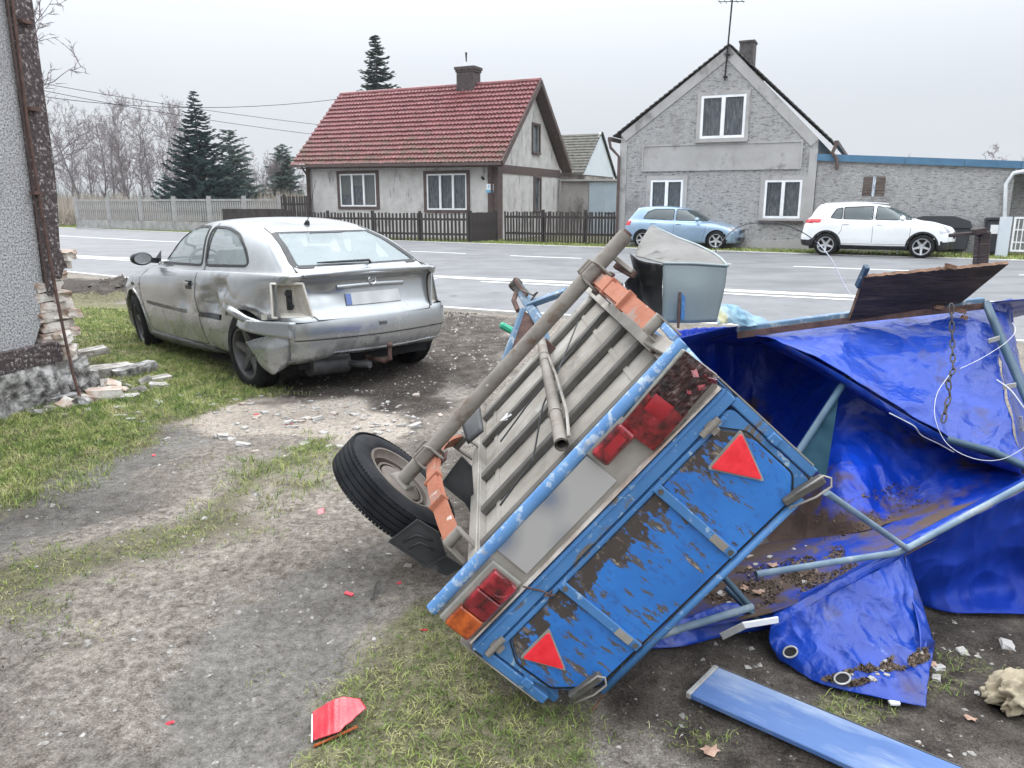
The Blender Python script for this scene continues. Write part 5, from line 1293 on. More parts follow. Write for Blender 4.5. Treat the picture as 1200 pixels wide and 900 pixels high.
# seams and trims
seal = MB()
for sg in (-1, 1):
    q = MB(); surf_ribbon(AC, q, door_g, sg, .014, .004); q.build('window_seal', M['seal'], AS)
    q = MB(); surf_ribbon(AC, q, rear_g, sg, .014, .004); q.build('window_seal', M['seal'], AS)
    q = MB(); surf_ribbon(AC, q, [(1.63, 1.375), (1.60, .93), (1.60, .70), (1.56, .40), (1.50, .285)], sg, .005, .002, False)
    surf_ribbon(AC, q, [(1.50, .285), (2.60, .265), (2.86, .30), (3.00, .55), (3.04, .78), (2.98, .92)], sg, .004, .002, False); q.build('door_gap', M['seal'], AS)
    q = MB(); surf_ribbon(AC, q, [(1.18, .545), (1.56, .548)], sg, .026, .012, False); q.build('rub_strip', M['black_plastic'], AS)
    q = MB(); surf_ribbon(AC, q, [(1.12, .235), (2.9, .225)], sg, .045, .012, False); q.build('sill_skirt', M['rim_grey'], AS, smooth=True)
    p, n_v = AC.side(1.72, .80, sg)
    q = MB(); q.box((p.x+sg*.0, 1.74, .79), (.02, .105, .075)); h_ = q.build('door_handle', M['black_plastic'], AS)
    q = MB(); q.box((p.x+sg*.022, 1.74, .80), (.012, .095, .03)); q.build('pull', M['silver'], h_, bevel=.004)
    # mirror
    q = MB(); mpos = Vector((sg*.895, 2.70, .985)); q.lathe([(.001, -.05), (.07, -.048), (.078, -.03), (.074, .03), (.05, .06), (.001, .07)], 16, Matrix.Translation(mpos) @ Matrix.Diagonal((1.25, 1, .82, 1)) @ Matrix.Rotation(R(-90), 4, 'X')); mo = q.build('mirror', M['black_plastic'], AS, smooth=True)
    q = MB(); q.lathe([(.001, 0), (.062, 0), (.062, .004), (.001, .004)], 16, Matrix.Translation(mpos+Vector((0, -.050, 0))) @ Matrix.Diagonal((1.25, 1, .82, 1)) @ Matrix.Rotation(R(90), 4, 'X')); q.build('mirror_glass', M['chrome'], mo)
    q = MB(); q.beam((sg*.72, 2.76, .955), (sg*.86, 2.73, .975), .06, .05, (0, 0, 1)); q.poly([(sg*.70, 2.95, .94), (sg*.715, 2.68, .95), (sg*.69, 2.72, 1.06)]); q.build('mirror_base', M['black_plastic'], AS)
q = MB(); P, Nn = [], []
for k in range(26):
    yy = 1.86+1.0*k/25; p, n_v = AC.side(yy, .545+.012*(k/25), -1)
    if p is not None: P.append(p); Nn.append(n_v)
ribbon3(q, P, Nn, .020, .0022); M['glue'] = mat('glue', [(.42, (.30, .29, .27)), (.5, (.06, .055, .05))], 60, (1, 2, 1), .8); q.build('strip_glue_mark', M['glue'], AS)
q = MB(); surf_ribbon(AC, q, back_g, 'back', .030, .003); q.build('window_seal', M['seal'], AS)
q = MB(); surf_ribbon(AC, q, wind_g, 'front', .02, .003); q.build('window_seal', M['seal'], AS)
q = MB()
for sg in (-1, 1): surf_ribbon(AC, q, [(sg*.455, 1.275), (sg*.588, .975), (sg*.61, .93), (sg*.602, .88), (sg*.552, .625), (sg*.525, .592)], 'back', .006, .003, False)
surf_ribbon(AC, q, [(-.525, .592), (0, .585), (.525, .592)], 'back', .006, .003, False); q.build('tailgate_gap', M['seal'], AS)
q = MB(); surf_ribbon(AC, q, [(-.60, .930), (0, .942), (.60, .930)], 'back', .016, .020, False); q.build('tailgate_lip', M['silver'], AS, smooth=True)
q = MB(); surf_ribbon(AC, q, [(-.31, .825), (0, .831), (.31, .825)], 'back', .020, .014, False); q.build('plate_light_bar', M['silver'], AS, smooth=True)
M['plate'] = mat('plate', [(.40, (.42, .42, .42)), (.60, (.53, .53, .53))], 5.5, (1, 1, .6), .5, detail=1)
q = MB(); surf_ribbon(AC, q, [(-.25, .725), (.25, .725)], 'back', .058, .012, False); pl = q.build('number_plate', M['plate'], AS)
M['plate_blue'] = mat('plate_blue', (.12, .17, .38), 4, rough=.5)
q = MB(); surf_ribbon(AC, q, [(-.25, .725), (-.205, .725)], 'back', .056, .014, False); q.build('plate_band', M['plate_blue'], pl)
p, n_v = AC.end(0, .865); q = MB(); q.lathe([(.034, 0), (.04, .006), (.034, .011), (.029, .006)], 20, Matrix.Translation(p+Vector((0, -.004, 0))) @ Matrix.Rotation(R(90), 4, 'X'), close=True); q.beam(p+Vector((-.03, -.01, -.008)), p+Vector((.03, -.01, .008)), .006, .007); q.build('badge', M['chrome'], AS)
p, n_v = AC.end(0, .535); q = MB(); q.box((0, p.y-.012, .535), (.075, .02, .03)); q.build('lock', M['rim_grey'], AS, bevel=.005)
# wiper
p, n_v = AC.end(.05, 1.0); p2, n2 = AC.end(-.36, 1.012)
q = MB(); q.tube([p+Vector((.02, -.03, -.01)), p+Vector((.0, -.045, .015)), p2+Vector((.1, -.03, .0)), p2+Vector((-.02, -.02, 0))], [.014, .012, .009, .006], 6); q.build('wiper', M['black_plastic'], AS)
# antenna
q = MB(); q.tube([(0, 1.10, 1.29), (0, 1.08, 1.325), (.0, 1.075, 1.33)], [.028, .018, .006], 8); q.tube([(0, 1.09, 1.31), (0, .90, 1.66)], [.004, .002], 5); q.build('antenna', M['black_plastic'], AS)
# empty tail lamp housings
M['primer'] = mat('primer', [(.35, (.40, .37, .32)), (.65, (.55, .52, .46))], 7, rough=.6, bump=.2)
for sg in (-1, 1):
    q = MB(); qs = [(.585, .13, .57), (.80, .27, .57), (.79, .30, .87), (.62, .16, .88)]
    outer = [Vector((sg*a, b-.035, c)) for a, b, c in ((.56, .125, .62), (.785, .33, .62), (.765, .36, .872), (.605, .165, .875))]
    inner = [Vector((sg*a, b, c)) for a, b, c in ((.59, .24, .65), (.715, .33, .65), (.705, .35, .84), (.62, .25, .845))]
    for i in range(4): q.poly([outer[i], outer[(i+1) % 4], inner[(i+1) % 4], inner[i]])
    q.poly(inner); q.poly([Vector((sg*.57, .20, .635)), Vector((sg*.80, .45, .635)), Vector((sg*.80, .45, .59)), Vector((sg*.57, .20, .59))]); hs = q.build('lamp_housing', M['primer'], AS)
    c0 = (inner[0]+inner[1]+inner[2]+inner[3])/4
    q = MB(); q.box(c0+Vector((-sg*.01, -.02, 0)), (.035, .03, .15)); 
    for k in range(3): q.box(c0+Vector((sg*(-.012+.012*k), -.04, -.05+.05*k)), (.03, .03, .028))
    q.build('connector', M['black_plastic'], hs)
    q = MB()
    for i in range(4): q.tube([outer[i]+Vector((0, -.004, 0)), outer[(i+1) % 4]+Vector((0, -.004, 0))], .009, 6)
    q.build('housing_rim', M['bare_edge'] if sg < 0 else M['silver'], AS)
    q = MB()
    for k in range(3): 
        a = outer[0].lerp(outer[1], rnd.random()); q.box(a+Vector((sg*.0, -.01, -.02)), (.06, .012, .014), None, .006)
    q.build('broken_trim', M['black_plastic'], AS)
# tow bar, exhaust silencer, axle
q = MB(); q.tube([(0, .25, .22), (0, -.02, .22), (0, -.085, .25), (0, -.09, .34)], [.022, .022, .02, .014], 8); q.lathe([(.001, -.026), (.02, -.018), (.026, 0), (.02, .018), (.001, .026)], 12, Matrix.Translation((0, -.09, .36))); q.build('tow_bar', M['rust'], AS, smooth=True, angle=50)
q = MB(); q.tube([(-.52, .28, .215), (-.18, .28, .20)], [.085, .085], 12); q.tube([(-.2, .24, .2), (-.12, .02, .2)], .028, 8); q.build('silencer', M['rim_grey'], AS, smooth=True, angle=50)
q = MB(); q.tube([(-.7, .72, .3), (.7, .72, .3)], .05, 8); q.span(-.62, .62, .25, 3.6, .20, .30); q.span(-.5, .5, .1, .2, .3, .45); q.build('underbody', M['dark'], AS)
interior(AS, dict(w=.70, y0=.35, y1=3.0, dash=2.72, belt=.93, s1=1.95, s2=1.15))
arch_parts(AC, AS, AW, AR, M['silver'], .016, .006, skip=((.72, -1),))
put_wheels(AS, [(-.755, .72, .305, 4, 0), (.745, .72, .305, 0, 0), (-.695, 3.33, .295, 6, -9), (.745, 3.33, .305, 0, 6)], .305, .19, .205, 5, M['rim_grey'])
for nm, sg in (('fuel_flap', 1),):
    q = MB(); surf_ribbon(AC, q, round_poly([(.98, .70), (1.16, .70), (1.16, .84), (.98, .84)], .03), sg, .003, .0015); q.build(nm, M['seal'], AS)
for sg in (-1, 1):
    q = MB(); P, Nn = [], []
    q = MB(); q.box((sg*.853, 3.16, .72), (.01, .05, .03)); q.build('side_repeater', M['black_plastic'], AS)

# ---------------------------------------------------------------- the two cars parked across the road
def parked(name, label, org, rz, L_, LVs, wheels, Rw, body, glass_side, tail, lamp, rim, nsp, extra):
    c_ = Car(LVs, (12, 6, 96, 8, 12), 6)
    t = thing(name, label, 'car', org, rz)
    for sg in (-1, 1):
        for pg in glass_side: c_.snap(pg, lambda p: p.x*sg > .3, d=.018); c_.mark(pg, lambda p: p.x*sg > .3, 1)
    c_.mark(extra['back'], lambda p: p.y < 1, 2, (0, 2)); c_.mark(extra['wind'], lambda p: p.y > 2, 3, (0, 2))
    for (y, z) in wheels: pass
    arches(c_, wheels, Rw+.055)
    c_.markuv(lambda u, v, c: tail(abs(u), c), 4); c_.markuv(lambda u, v, c: lamp(abs(u), c), 5); c_.markuv(lambda u, v, c: extra['clad'](c), 6)
    c_.part(0, 'body', body, t)
    for sg in (-1, 1):
        for pg in glass_side: c_.part(1, 'side_window', M['tint_glass'], t, .004, fn=lambda p: p.x*sg > 0 and pip(p.y, p.z, [(a, b) for a, b in pg]))
    c_.part(1, 'side_window', M['tint_glass'], t, .006) 
    c_.part(2, 'rear_window', M['tint_glass'], t); c_.part(3, 'windscreen', M['tint_glass'], t)
    for sg in (-1, 1):
        c_.part(4, 'tail_light', M['red_lens'], t, -.004, fn=lambda p: p.x*sg > 0); c_.part(5, 'headlight', M['lamp_glass'], t, -.004, fn=lambda p: p.x*sg > 0)
    c_.part(6, 'lower_cladding', M['black_plastic'], t)
    for sg in (-1, 1):
        for pg in glass_side: q = MB(); surf_ribbon(c_, q, pg, sg, .013, .004, step=.05); q.build('window_seal', M['seal'], t)
        q = MB()
        for ln in extra['gaps']: surf_ribbon(c_, q, ln, sg, .006, .002, False, step=.06)
        q.build('door_gap', M['rim_grey'], t)
        for (y, z) in extra['handles']:
            p, n_v = c_.side(y, z, sg); q = MB(); q.box((p.x+sg*.015, y, z), (.025, .17, .03)); q.build('door_handle', body, t, bevel=.006)
        mp_ = Vector((sg*(extra['mw']), extra['my'], extra['mz'])); q = MB(); q.lathe([(.001, -.05), (.08, -.045), (.105, 0), (.09, .06), (.001, .09)], 12, Matrix.Translation(mp_) @ Matrix.Diagonal((1.15, 1, .8, 1)) @ Matrix.Rotation(R(-90), 4, 'X')); q.build('mirror', body, t, smooth=True)
        q = MB(); q.beam(mp_-Vector((sg*.16, -.02, .04)), mp_, .06, .04); q.build('mirror_base', M['black_plastic'], t)
    arch_parts(c_, t, wheels, Rw+.055, extra['lipm'], extra.get('lip', .02), .008, w=extra['w'])
    tw = extra['w']-.095
    put_wheels(t, [(s_*tw, y, z, 0, 0) for (y, z) in wheels for s_ in (-1, 1)], Rw, .21, Rw*.70, nsp, rim, 'five')
    q = MB(); q.span(-.6, .6, .3, L_-.4, .2, .3); q.build('underbody', M['dark'], t)
    interior(t, dict(w=extra['w']-.17, y0=.4, y1=L_*.72, dash=extra['dash'], belt=extra['belt'], s1=extra['dash']-.75, s2=extra['dash']-1.6))
    return t, c_
M['white_paint'] = paint('white_paint', (.74, .75, .75), (.80, .81, .81), 0, .3, (.35, .32, .28), .72, .98)
M['blue_paint'] = paint('blue_paint', (.26, .37, .50), (.33, .44, .57), .45, .3, (.25, .24, .22), .70, .98)
# white crossover: rear wheel at (968,300), front wheel at (1084,303)
pr_, pf_ = G(968, 299.5), G(1084, 303.0); d = (pf_-pr_).normalized(); rzp = math.atan2(-d.x, d.y)
LP = [(.10, 4.05, .74, .28, .22, .25, .2, .3, .05, .1), (.04, 4.12, .83, .32, .28, .30, .2, .34, .06, .16), (.0, 4.16, .865, .50, .45, .50, .2, .38, .08, .2), (.03, 4.15, .87, .68, .62, .66, .2, .38, .08, .2),
      (.07, 4.10, .868, .88, .80, .78, .2, .36, .08, .2), (.12, 4.02, .85, 1.02, .92, .86, .2, .34, .08, .22), (.17, 3.90, .81, 1.08, .98, .90, .18, .30, .08, .24), (.20, 3.55, .77, 1.10, 1.0, 1.0, .16, .28, .06, .2),
      (.24, 3.15, .73, 1.12, 1.02, 1.065, .14, .28, .06, .22), (.34, 2.72, .675, 1.30, 1.27, 1.28, .10, .2, .06, .16), (.46, 2.38, .61, 1.45, 1.47, 1.43, .10, .16, .06, .12), (.56, 2.22, .53, 1.49, 1.53, 1.465, .1, .14, .05, .1), (.75, 2.0, .28, 1.51, 1.55, 1.49, .1, .1, .03, .05), (.85, 1.9, 0, 1.515, 1.555, 1.495, 0, 0, 0, 0)]
orgp = pr_-d*.80+Vector((d.y, -d.x, 0))*(-.75)
gl = [round_poly([(.86, 1.10), (1.18, 1.07), (1.18, 1.40), (1.0, 1.36)], .04), round_poly([(1.22, 1.07), (2.0, 1.06), (2.0, 1.44), (1.22, 1.41)], .03), round_poly([(2.08, 1.06), (2.84, 1.05), (2.84, 1.22), (2.50, 1.38), (2.1, 1.44)], .03), round_poly([(2.88, 1.05), (3.10, 1.05), (2.88, 1.19)], .02)]
PG, pc = parked('parked_car', 'white crossover parked on the verge in front of the flat roofed annex', orgp, rzp, 4.16, LP, [(.80, .325), (3.34, .325)], .325, M['white_paint'], gl,
    lambda u, c: .17 < u < .36 and .93+.06*(c.y) < c.z < 1.06+.02*c.y and c.y < .62, lambda u, c: .735 < u < .86 and .72+.1*(c.y-4) < c.z < .84+.03 and c.y > 3.4, M['rim_alloy'], 5,
    dict(back=round_poly([(-.62, 1.14), (.62, 1.14), (.52, 1.42), (-.52, 1.42)], .05), wind=round_poly([(-.66, 1.08), (.66, 1.08), (.54, 1.42), (-.54, 1.42)], .05),
         clad=lambda c: c.z < .33 or (c.z < .47 and (c.y < .5 or c.y > 3.75)), gaps=[[(2.04, 1.46), (2.04, .40)], [(1.22, 1.05), (1.20, .75), (1.12, .62)], [(3.02, 1.02), (3.0, .4)], [(1.2, .37), (3.0, .37)]],
         handles=[(1.32, .94), (2.2, .93)], mw=.98, my=2.78, mz=1.10, lipm=M['black_plastic'], lip=.03, w=.865, dash=2.75, belt=1.03))
q = MB(); q.span(-.3, .3, 4.09, 4.15, .55, .72); q.build('grille', M['black_plastic'], PG)
for sg in (-1, 1): q = MB(); q.tube([(sg*.60, .65, 1.515), (sg*.59, 1.5, 1.555), (sg*.56, 2.3, 1.515)], .015, 6); q.build('roof_rail', M['rim_alloy'], PG)
q = MB(); q.tube([(0, .62, 1.54), (0, .45, 1.70)], .006, 5); q.build('antenna', M['black_plastic'], PG)
PG.scale = (.95, .95, .95)
# pale blue hatchback: front wheel at (842,293)
gf_ = G(842.5, 293); d = Vector((math.cos(R(-25)), math.sin(R(-25)), 0)); rzg = math.atan2(-d.x, d.y)
LG = [(.10, 4.08, .74, .24, .19, .20, .2, .3, .05, .1), (.03, 4.15, .84, .30, .24, .26, .2, .34, .06, .16), (.0, 4.20, .875, .46, .42, .44, .2, .38, .08, .2), (.03, 4.19, .888, .62, .58, .58, .2, .38, .08, .2),
      (.08, 4.12, .885, .78, .74, .68, .2, .36, .07, .2), (.13, 4.02, .865, .90, .86, .75, .2, .34, .07, .22), (.16, 3.92, .83, .96, .92, .79, .18, .30, .07, .24), (.18, 3.60, .79, .99, .94, .88, .16, .28, .06, .2),
      (.20, 3.12, .75, 1.01, .955, .97, .14, .28, .06, .22), (.36, 2.70, .69, 1.20, 1.20, 1.20, .10, .2, .06, .16), (.50, 2.36, .62, 1.38, 1.40, 1.36, .10, .16, .06, .12), (.62, 2.18, .54, 1.42, 1.46, 1.40, .1, .14, .05, .1), (.8, 1.95, .28, 1.44, 1.48, 1.42, .1, .1, .03, .05), (.9, 1.85, 0, 1.445, 1.485, 1.425, 0, 0, 0, 0)]
orgg = gf_-d*3.42+Vector((d.y, -d.x, 0))*(-.76)
gl = [round_poly([(.80, 1.04), (1.90, .99), (1.90, 1.37), (1.20, 1.37), (.95, 1.27)], .05), round_poly([(1.98, .99), (3.04, .965), (2.9, 1.03), (2.48, 1.27), (2.2, 1.365), (1.98, 1.375)], .03)]
GG, gc = parked('parked_car', 'pale blue hatchback parked below the windows of the grey gable house', orgg, rzg, 4.2, LG, [(.84, .315), (3.42, .315)], .315, M['blue_paint'], gl,
    lambda u, c: .14 < u < .28 and .80 < c.z < .97, lambda u, c: .75 < u < .88 and .64 < c.z < .77 and c.y > 3.6, M['rim_alloy'], 5,
    dict(back=round_poly([(-.64, 1.04), (.64, 1.04), (.54, 1.34), (-.54, 1.34)], .05), wind=round_poly([(-.68, .99), (.68, .99), (.55, 1.35), (-.55, 1.35)], .05),
         clad=lambda c: c.z < .22, gaps=[[(1.94, 1.40), (1.94, .5), (1.8, .32)], [(1.12, .96), (1.12, .75), (1.22, .62)], [(3.0, .95), (3.05, .7), (2.95, .32)]],
         handles=[(1.22, .88), (2.1, .86)], mw=.98, my=2.76, mz=1.02, lipm=M['blue_paint'], lip=.012, w=.88, dash=2.72, belt=.95))
q = MB(); q.span(-.35, .35, 4.13, 4.19, .56, .66); q.build('grille', M['black_plastic'], GG)
q = MB(); q.span(-.45, .45, 4.11, 4.185, .30, .42); q.build('lower_grille', M['black_plastic'], GG)

GG.scale = (.92, .92, .92); GG.location = GG.location+Vector((d.x, d.y, 0))*.16
# ================================================================== THE TIPPED TRAILER
TRt = Vector((.2178, 1.9469, .6144)); TRR = Matrix(((-.66575, -.03238, .74231), (-.01718, .99945, .02819), (-.74282, .00602, -.66594)))
RT = TRR.transposed()
def TH(x, y, ax_, val):                               # pixel -> trailer frame, on the plane axis = val
    d = RT @ ray(x, y); o = RT @ (Vector((0, 0, CAMH))-TRt); k = (val-o[ax_])/d[ax_]; return o+d*k
T_ = thing('tipped_trailer', 'small blue box trailer lying tipped on its side with its underside and tailgate showing', 'trailer', TRt, 0, None, TRR.to_euler())
HW, TL, TH_ = .4908, 2.34, .375
M['tr_blue'] = mat('tr_blue', [(.3, (.040, .135, .31)), (.7, (.065, .19, .41))], 5, rough=.45, spec=.5, bump=.15, bscale=30, dist=.003)
layer(M['tr_blue'], (.12, .105, .09), .60, .63, 9, (.6, 1, 2.6), rough=.85, detail=10, seed=1)
layer(M['tr_blue'], (.26, .36, .46), .60, .66, 40, (1, 1, 1), rough=.6, seed=3, detail=4)
M['tr_peel'] = mat('tr_peel', [(.3, (.020, .115, .36)), (.55, (.028, .16, .48)), (.75, (.05, .21, .55))], 4, rough=.36, spec=.5, bump=.35, bscale=60, dist=.002)
layer(M['tr_peel'], (.085, .072, .060), .590, .612, 22, (2.4, 1, .6), rough=.9, detail=10, seed=2, rot=(0, R(12), 0), grad=(2, .36, .06, .075))
layer(M['tr_peel'], (.028, .11, .34), .54, .66, 30, (1.5, 1, .8), rough=.5, detail=8, seed=12)
layer(M['tr_peel'], (.30, .25, .20), .665, .70, 22, (2.4, 1, .6), rough=.9, detail=10, seed=2, rot=(0, R(12), 0), grad=(2, .36, .06, .05))
layer(M['tr_peel'], (.055, .044, .037), .70, .725, 11, (1.5, 1, .9), rough=.95, detail=12, seed=7, grad=(2, .21, .07, .27))
layer(M['tr_peel'], (.16, .13, .105), .80, .84, 26, (1.6, 1, .7), rough=.95, detail=10, seed=8, grad=(2, .21, .07, .27))
M['zinc'] = mat('zinc', [(.3, (.185, .165, .14)), (.52, (.275, .255, .225)), (.7, (.37, .355, .33))], 3.5, rough=.62, metal=.15, bump=.2, bscale=30)
layer(M['zinc'], (.12, .10, .08), .56, .72, 2.4, (1, .6, 1), rough=.9, seed=4)
layer(M['zinc'], (.44, .43, .41), .62, .70, 4, (1, 1, 1), rough=.8, seed=9)
M['zinc_dark'] = mat('zinc_dark', [(.3, (.06, .056, .05)), (.7, (.135, .128, .115))], 6, rough=.7, metal=.15, bump=.3)
M['axle_paint'] = mat('axle_paint', [(.3, (.15, .13, .11)), (.7, (.25, .23, .20))], 5, rough=.75, bump=.4, bscale=40)
layer(M['axle_paint'], (.13, .085, .06), .56, .68, 9, rough=.95, seed=3); layer(M['axle_paint'], (.55, .54, .52), .68, .71, 22, rough=.9, seed=8)
M['spring_orange'] = mat('spring_orange', [(.3, (.29, .095, .052)), (.7, (.38, .155, .095))], 6, rough=.75, bump=.3, bscale=40)
layer(M['spring_orange'], (.25, .19, .16), .56, .66, 12, rough=.95, seed=4); layer(M['spring_orange'], (.62, .56, .52), .66, .70, 18, rough=.95, seed=6)
M['lens_red'] = mat('lens_red', [(.4, (.05, .001, .003)), (.5, (.14, .004, .008)), (.66, (.34, .02, .03))], 22, rough=.18, coat=.7, trans=.0, bump=.25, bscale=160, dist=.002)  # lighter reds of the ramp are highlights painted into the lens
M['lens_orange'] = mat('lens_orange', [(.4, (.20, .03, .004)), (.6, (.50, .10, .012))], 22, rough=.18, coat=.7, bump=.25, bscale=160, dist=.002)
M['lens_bright'] = mat('lens_bright', (.27, .006, .014), 30, rough=.25, coat=.6, bump=.6, bscale=200, dist=.002)
M['reflector'] = mat('reflector', [(.4, (.70, .015, .03)), (.6, (.80, .03, .045))], 30, rough=.3, coat=.5, bump=.2, bscale=300, dist=.001)
M['lamp_base'] = mat('lamp_base', [(.3, (.20, .20, .175)), (.7, (.32, .31, .28))], 9, rough=.7, bump=.3)
M['scorched'] = mat('scorched', [(.40, (.012, .006, .006)), (.56, (.055, .02, .018)), (.68, (.25, .21, .20))], 26, (1, 1, 2), .5, bump=.9, bscale=60, dist=.01)
# load box: floor sheet, side walls, front wall
q = MB(); q.span(-HW+.012, HW-.012, .02, TL, .0, .012); q.build('floor_sheet', M['zinc'], T_)
for s_ in (-1, 1):
    q = MB(); q.span(s_*HW-.012, s_*HW+.012, .03, TL, -.01, TH_-(.05 if s_ > 0 else .01)); q.build('side_wall', M['tr_blue'], T_, bevel=.003)
q = MB(); q.span(-HW+.014, HW-.014, TL-.02, TL, .013, TH_-.01); q.build('front_wall', M['tr_blue'], T_)
# swage lines and panel joints on the underside
for i, (x, w) in enumerate(((.36, .01), (-.02, .008), (-.33, .01))):
    q = MB(); q.span(x-w, x+w, .3, TL-.02, -.006, -.0005); q.build('floor_swage', M['zinc'], T_)
def channel(y, z=-.0, w=.044, h=.030, x0=-HW+.01, x1=HW-.01, m='zinc_dark', dy=0):
    q = MB(); q.prism([(-w/2, 0), (-w/2, -h), (w/2, -h), (w/2, 0), (w/2-.006, 0), (w/2-.006, -h+.006), (-w/2+.006, -h+.006), (-w/2+.006, 0)][:4], lambda a, b, d: (d, y+a+dy*(d-x0), z+b), x0, x1)
    return q.build('cross_member', M[m], T_, bevel=.004)
channel(.50); channel(.80); channel(1.16, w=.06); channel(1.62, w=.05); channel(2.06, w=.05)
for s_ in (-1, 1):
    q = MB(); q.span(s_*(HW-.035)-.022, s_*(HW-.035)+.022, .06, TL, -.046, -.0355); q.span(s_*(HW-.035)-.022, s_*(HW-.035)-.016, .06, TL, -.0345, -.001); q.build('side_member', M['zinc'], T_, bevel=.002)
q = MB(); q.tube([(.30, .55, -.055), (.12, .62, -.06), (.02, 1.1, -.056), (-.1, 1.3, -.06), (-.3, 1.75, -.056)], .004, 5); q.tube([(.28, 1.22, -.055), (.1, 1.30, -.06), (-.15, 1.38, -.056), (-.42, 1.5, -.05)], .004, 5); q.build('wiring', M['black_plastic'], T_)
q = MB(); a = TH(594, 490, 2, -.065); q.tube([a+Vector((.0, -.02, 0)), a+Vector((.03, .01, -.01)), a+Vector((-.01, .03, -.005)), a+Vector((.015, -.015, -.01)), a+Vector((-.03, -.02, 0))], .004, 5); q.build('cable_tie', M['white_frame'], T_)
# rear light panel (hangs under the floor line) with the blue tube along its edge
q = MB(); q.span(-HW+.002, HW-.002, -.004, .004, -.150, -.002); q.span(-HW+.01, HW-.01, .005, .05, -.150, -.143); q.build('light_panel', M['zinc'], T_, bevel=.002)
M['bar_blue'] = mat('bar_blue', [(.3, (.07, .18, .38)), (.7, (.12, .26, .48))], 6, rough=.5)
layer(M['bar_blue'], (.34, .42, .52), .53, .60, 30, rough=.6, seed=4, detail=5); layer(M['bar_blue'], (.3, .27, .22), .62, .7, 16, rough=.8, seed=8)
q = MB(); q.tube([(-HW-.02, .0, -.158), (HW, 0, -.152)], .0185, 14); q.build('light_bar', M['bar_blue'], T_, smooth=True, angle=50)
# blurred, blank number plate on the panel
M['plate_soft'] = mat('plate_soft', [(.36, (.10, .14, .22)), (.46, (.25, .25, .255)), (.6, (.34, .33, .315))], 7.0, (1, 1, 1), .6, detail=0)
q = MB(); q.span(-.125, .235, -.012, -.0045, -.138, -.028); q.build('number_plate', M['plate_soft'], T_, bevel=.002)
# right light: lens in three fields on a pale base
q = MB(); q.span(.262, .488, -.020, -.0045, -.128, -.022); rl = q.build('tail_light', M['lamp_base'], T_, bevel=.004); 
rl['label'] = 'right tail light with red and orange lens'
for nm, x0, x1, m in (('red_lens', .272, .338, 'lens_red'), ('red_lens', .340, .408, 'lens_red'), ('orange_lens', .410, .480, 'lens_orange')):
    q = MB(); q.span(x0, x1, -.046, -.0205, -.112, -.030); q.build(nm, M[m], rl, bevel=.004)
q = MB(); q.lathe([(.001, -.004), (.026, -.003), (.028, 0)], 20, Matrix.Translation((.296, -.047, -.066)) @ Matrix.Rotation(R(90), 4, 'X')); q.build('lens_ring', M['lens_bright'], rl)
# left light: smashed lens hanging off, a separate small red field beside it
q = MB(); q.span(-.265, -.130, -.018, -.0045, -.146, -.118); q.build('lamp_bracket', M['lamp_base'], T_)
q = MB(); q.span(-.250, -.140, -.040, -.0185, -.142, -.086); s1 = q.build('reverse_lens', M['lens_red'], T_, bevel=.006)
q = MB(); q.span(-.23, -.17, -.042, -.0405, -.128, -.10); q.build('lens_core', M['lens_bright'], s1)
Rm = Matrix.Rotation(R(-5), 3, 'Y') @ Matrix.Rotation(R(6), 3, 'Z')
q = MB(); q.box((-.375, -.018, -.088), (.26, .016, .118), Rm); ll = q.build('tail_light', M['lamp_base'], T_, bevel=.004); ll['label'] = 'smashed left tail light hanging loose'
def lensgrid(x0, x1, z0, z1, y, amp, seed, mt, nm, sub=14):
    q = MB(); q.grid(lambda s_, t_: tuple(Vector((-.375, -.018, -.088))+Rm @ Vector((x0+(x1-x0)*s_, y-amp*.6*abs(mnoise.noise(Vector((s_*5+seed, t_*4, seed))))-.010*math.sin(math.pi*min(max(s_, .04), .96))**.3*math.sin(math.pi*min(max(t_, .04), .96))**.3, z0+(z1-z0)*t_))), sub, sub)
    return q.build(nm, M[mt], ll, fix=False, smooth=(amp < .01))
lensgrid(-.01, .128, -.056, .060, -.012, .002, 1, 'lens_red', 'red_lens'); lensgrid(.0, .052, -.042, .02, -.018, .004, 2, 'lens_bright', 'lens_core', 8)
lensgrid(-.13, .015, -.055, .056, -.012, .016, 5, 'scorched', 'burnt_lens', 24)
rg = random.Random(12)
shard = chunk((.018, .003, .012), 3, .2, 1); shard.materials.append(M['lens_red'])
for k in range(5): addobj('lens_shard', shard, ll, Vector((-.375, -.05, -.088))+Rm @ Vector((rg.uniform(-.12, .02), -.01, rg.uniform(-.05, .05))), (rg.uniform(-1, 1), rg.uniform(-3, 3), rg.uniform(-1, 1)), (rg.uniform(.5, 1.3),)*3)
# broad blue rear frame along the floor
q = MB(); q.span(-HW-.006, HW+.006, -.026, .010, .001, .044); q.span(-HW-.006, HW+.006, -.030, -.0262, .001, .010); q.build('rear_frame', M['tr_blue'], T_, bevel=.003)
q = MB(); q.beam((-HW, -.005, -.006), (HW, -.005, -.010), .03, .006); q.build('sealant_strip', M['old_brick'], T_)
for s_ in (-1, 1):
    q = MB(); q.span(s_*HW-.014, s_*HW+.014, -.020, .029, .045, TH_-(.10 if s_ > 0 else .02)); q.build('corner_post', M['tr_blue'], T_, bevel=.003)
    q = MB(); q.span(s_*(HW+.016)-.002, s_*(HW+.016)+.002, -.02, .03, -.03, TH_-(.12 if s_ > 0 else .04)); q.build('post_edge', M['zinc'], T_)
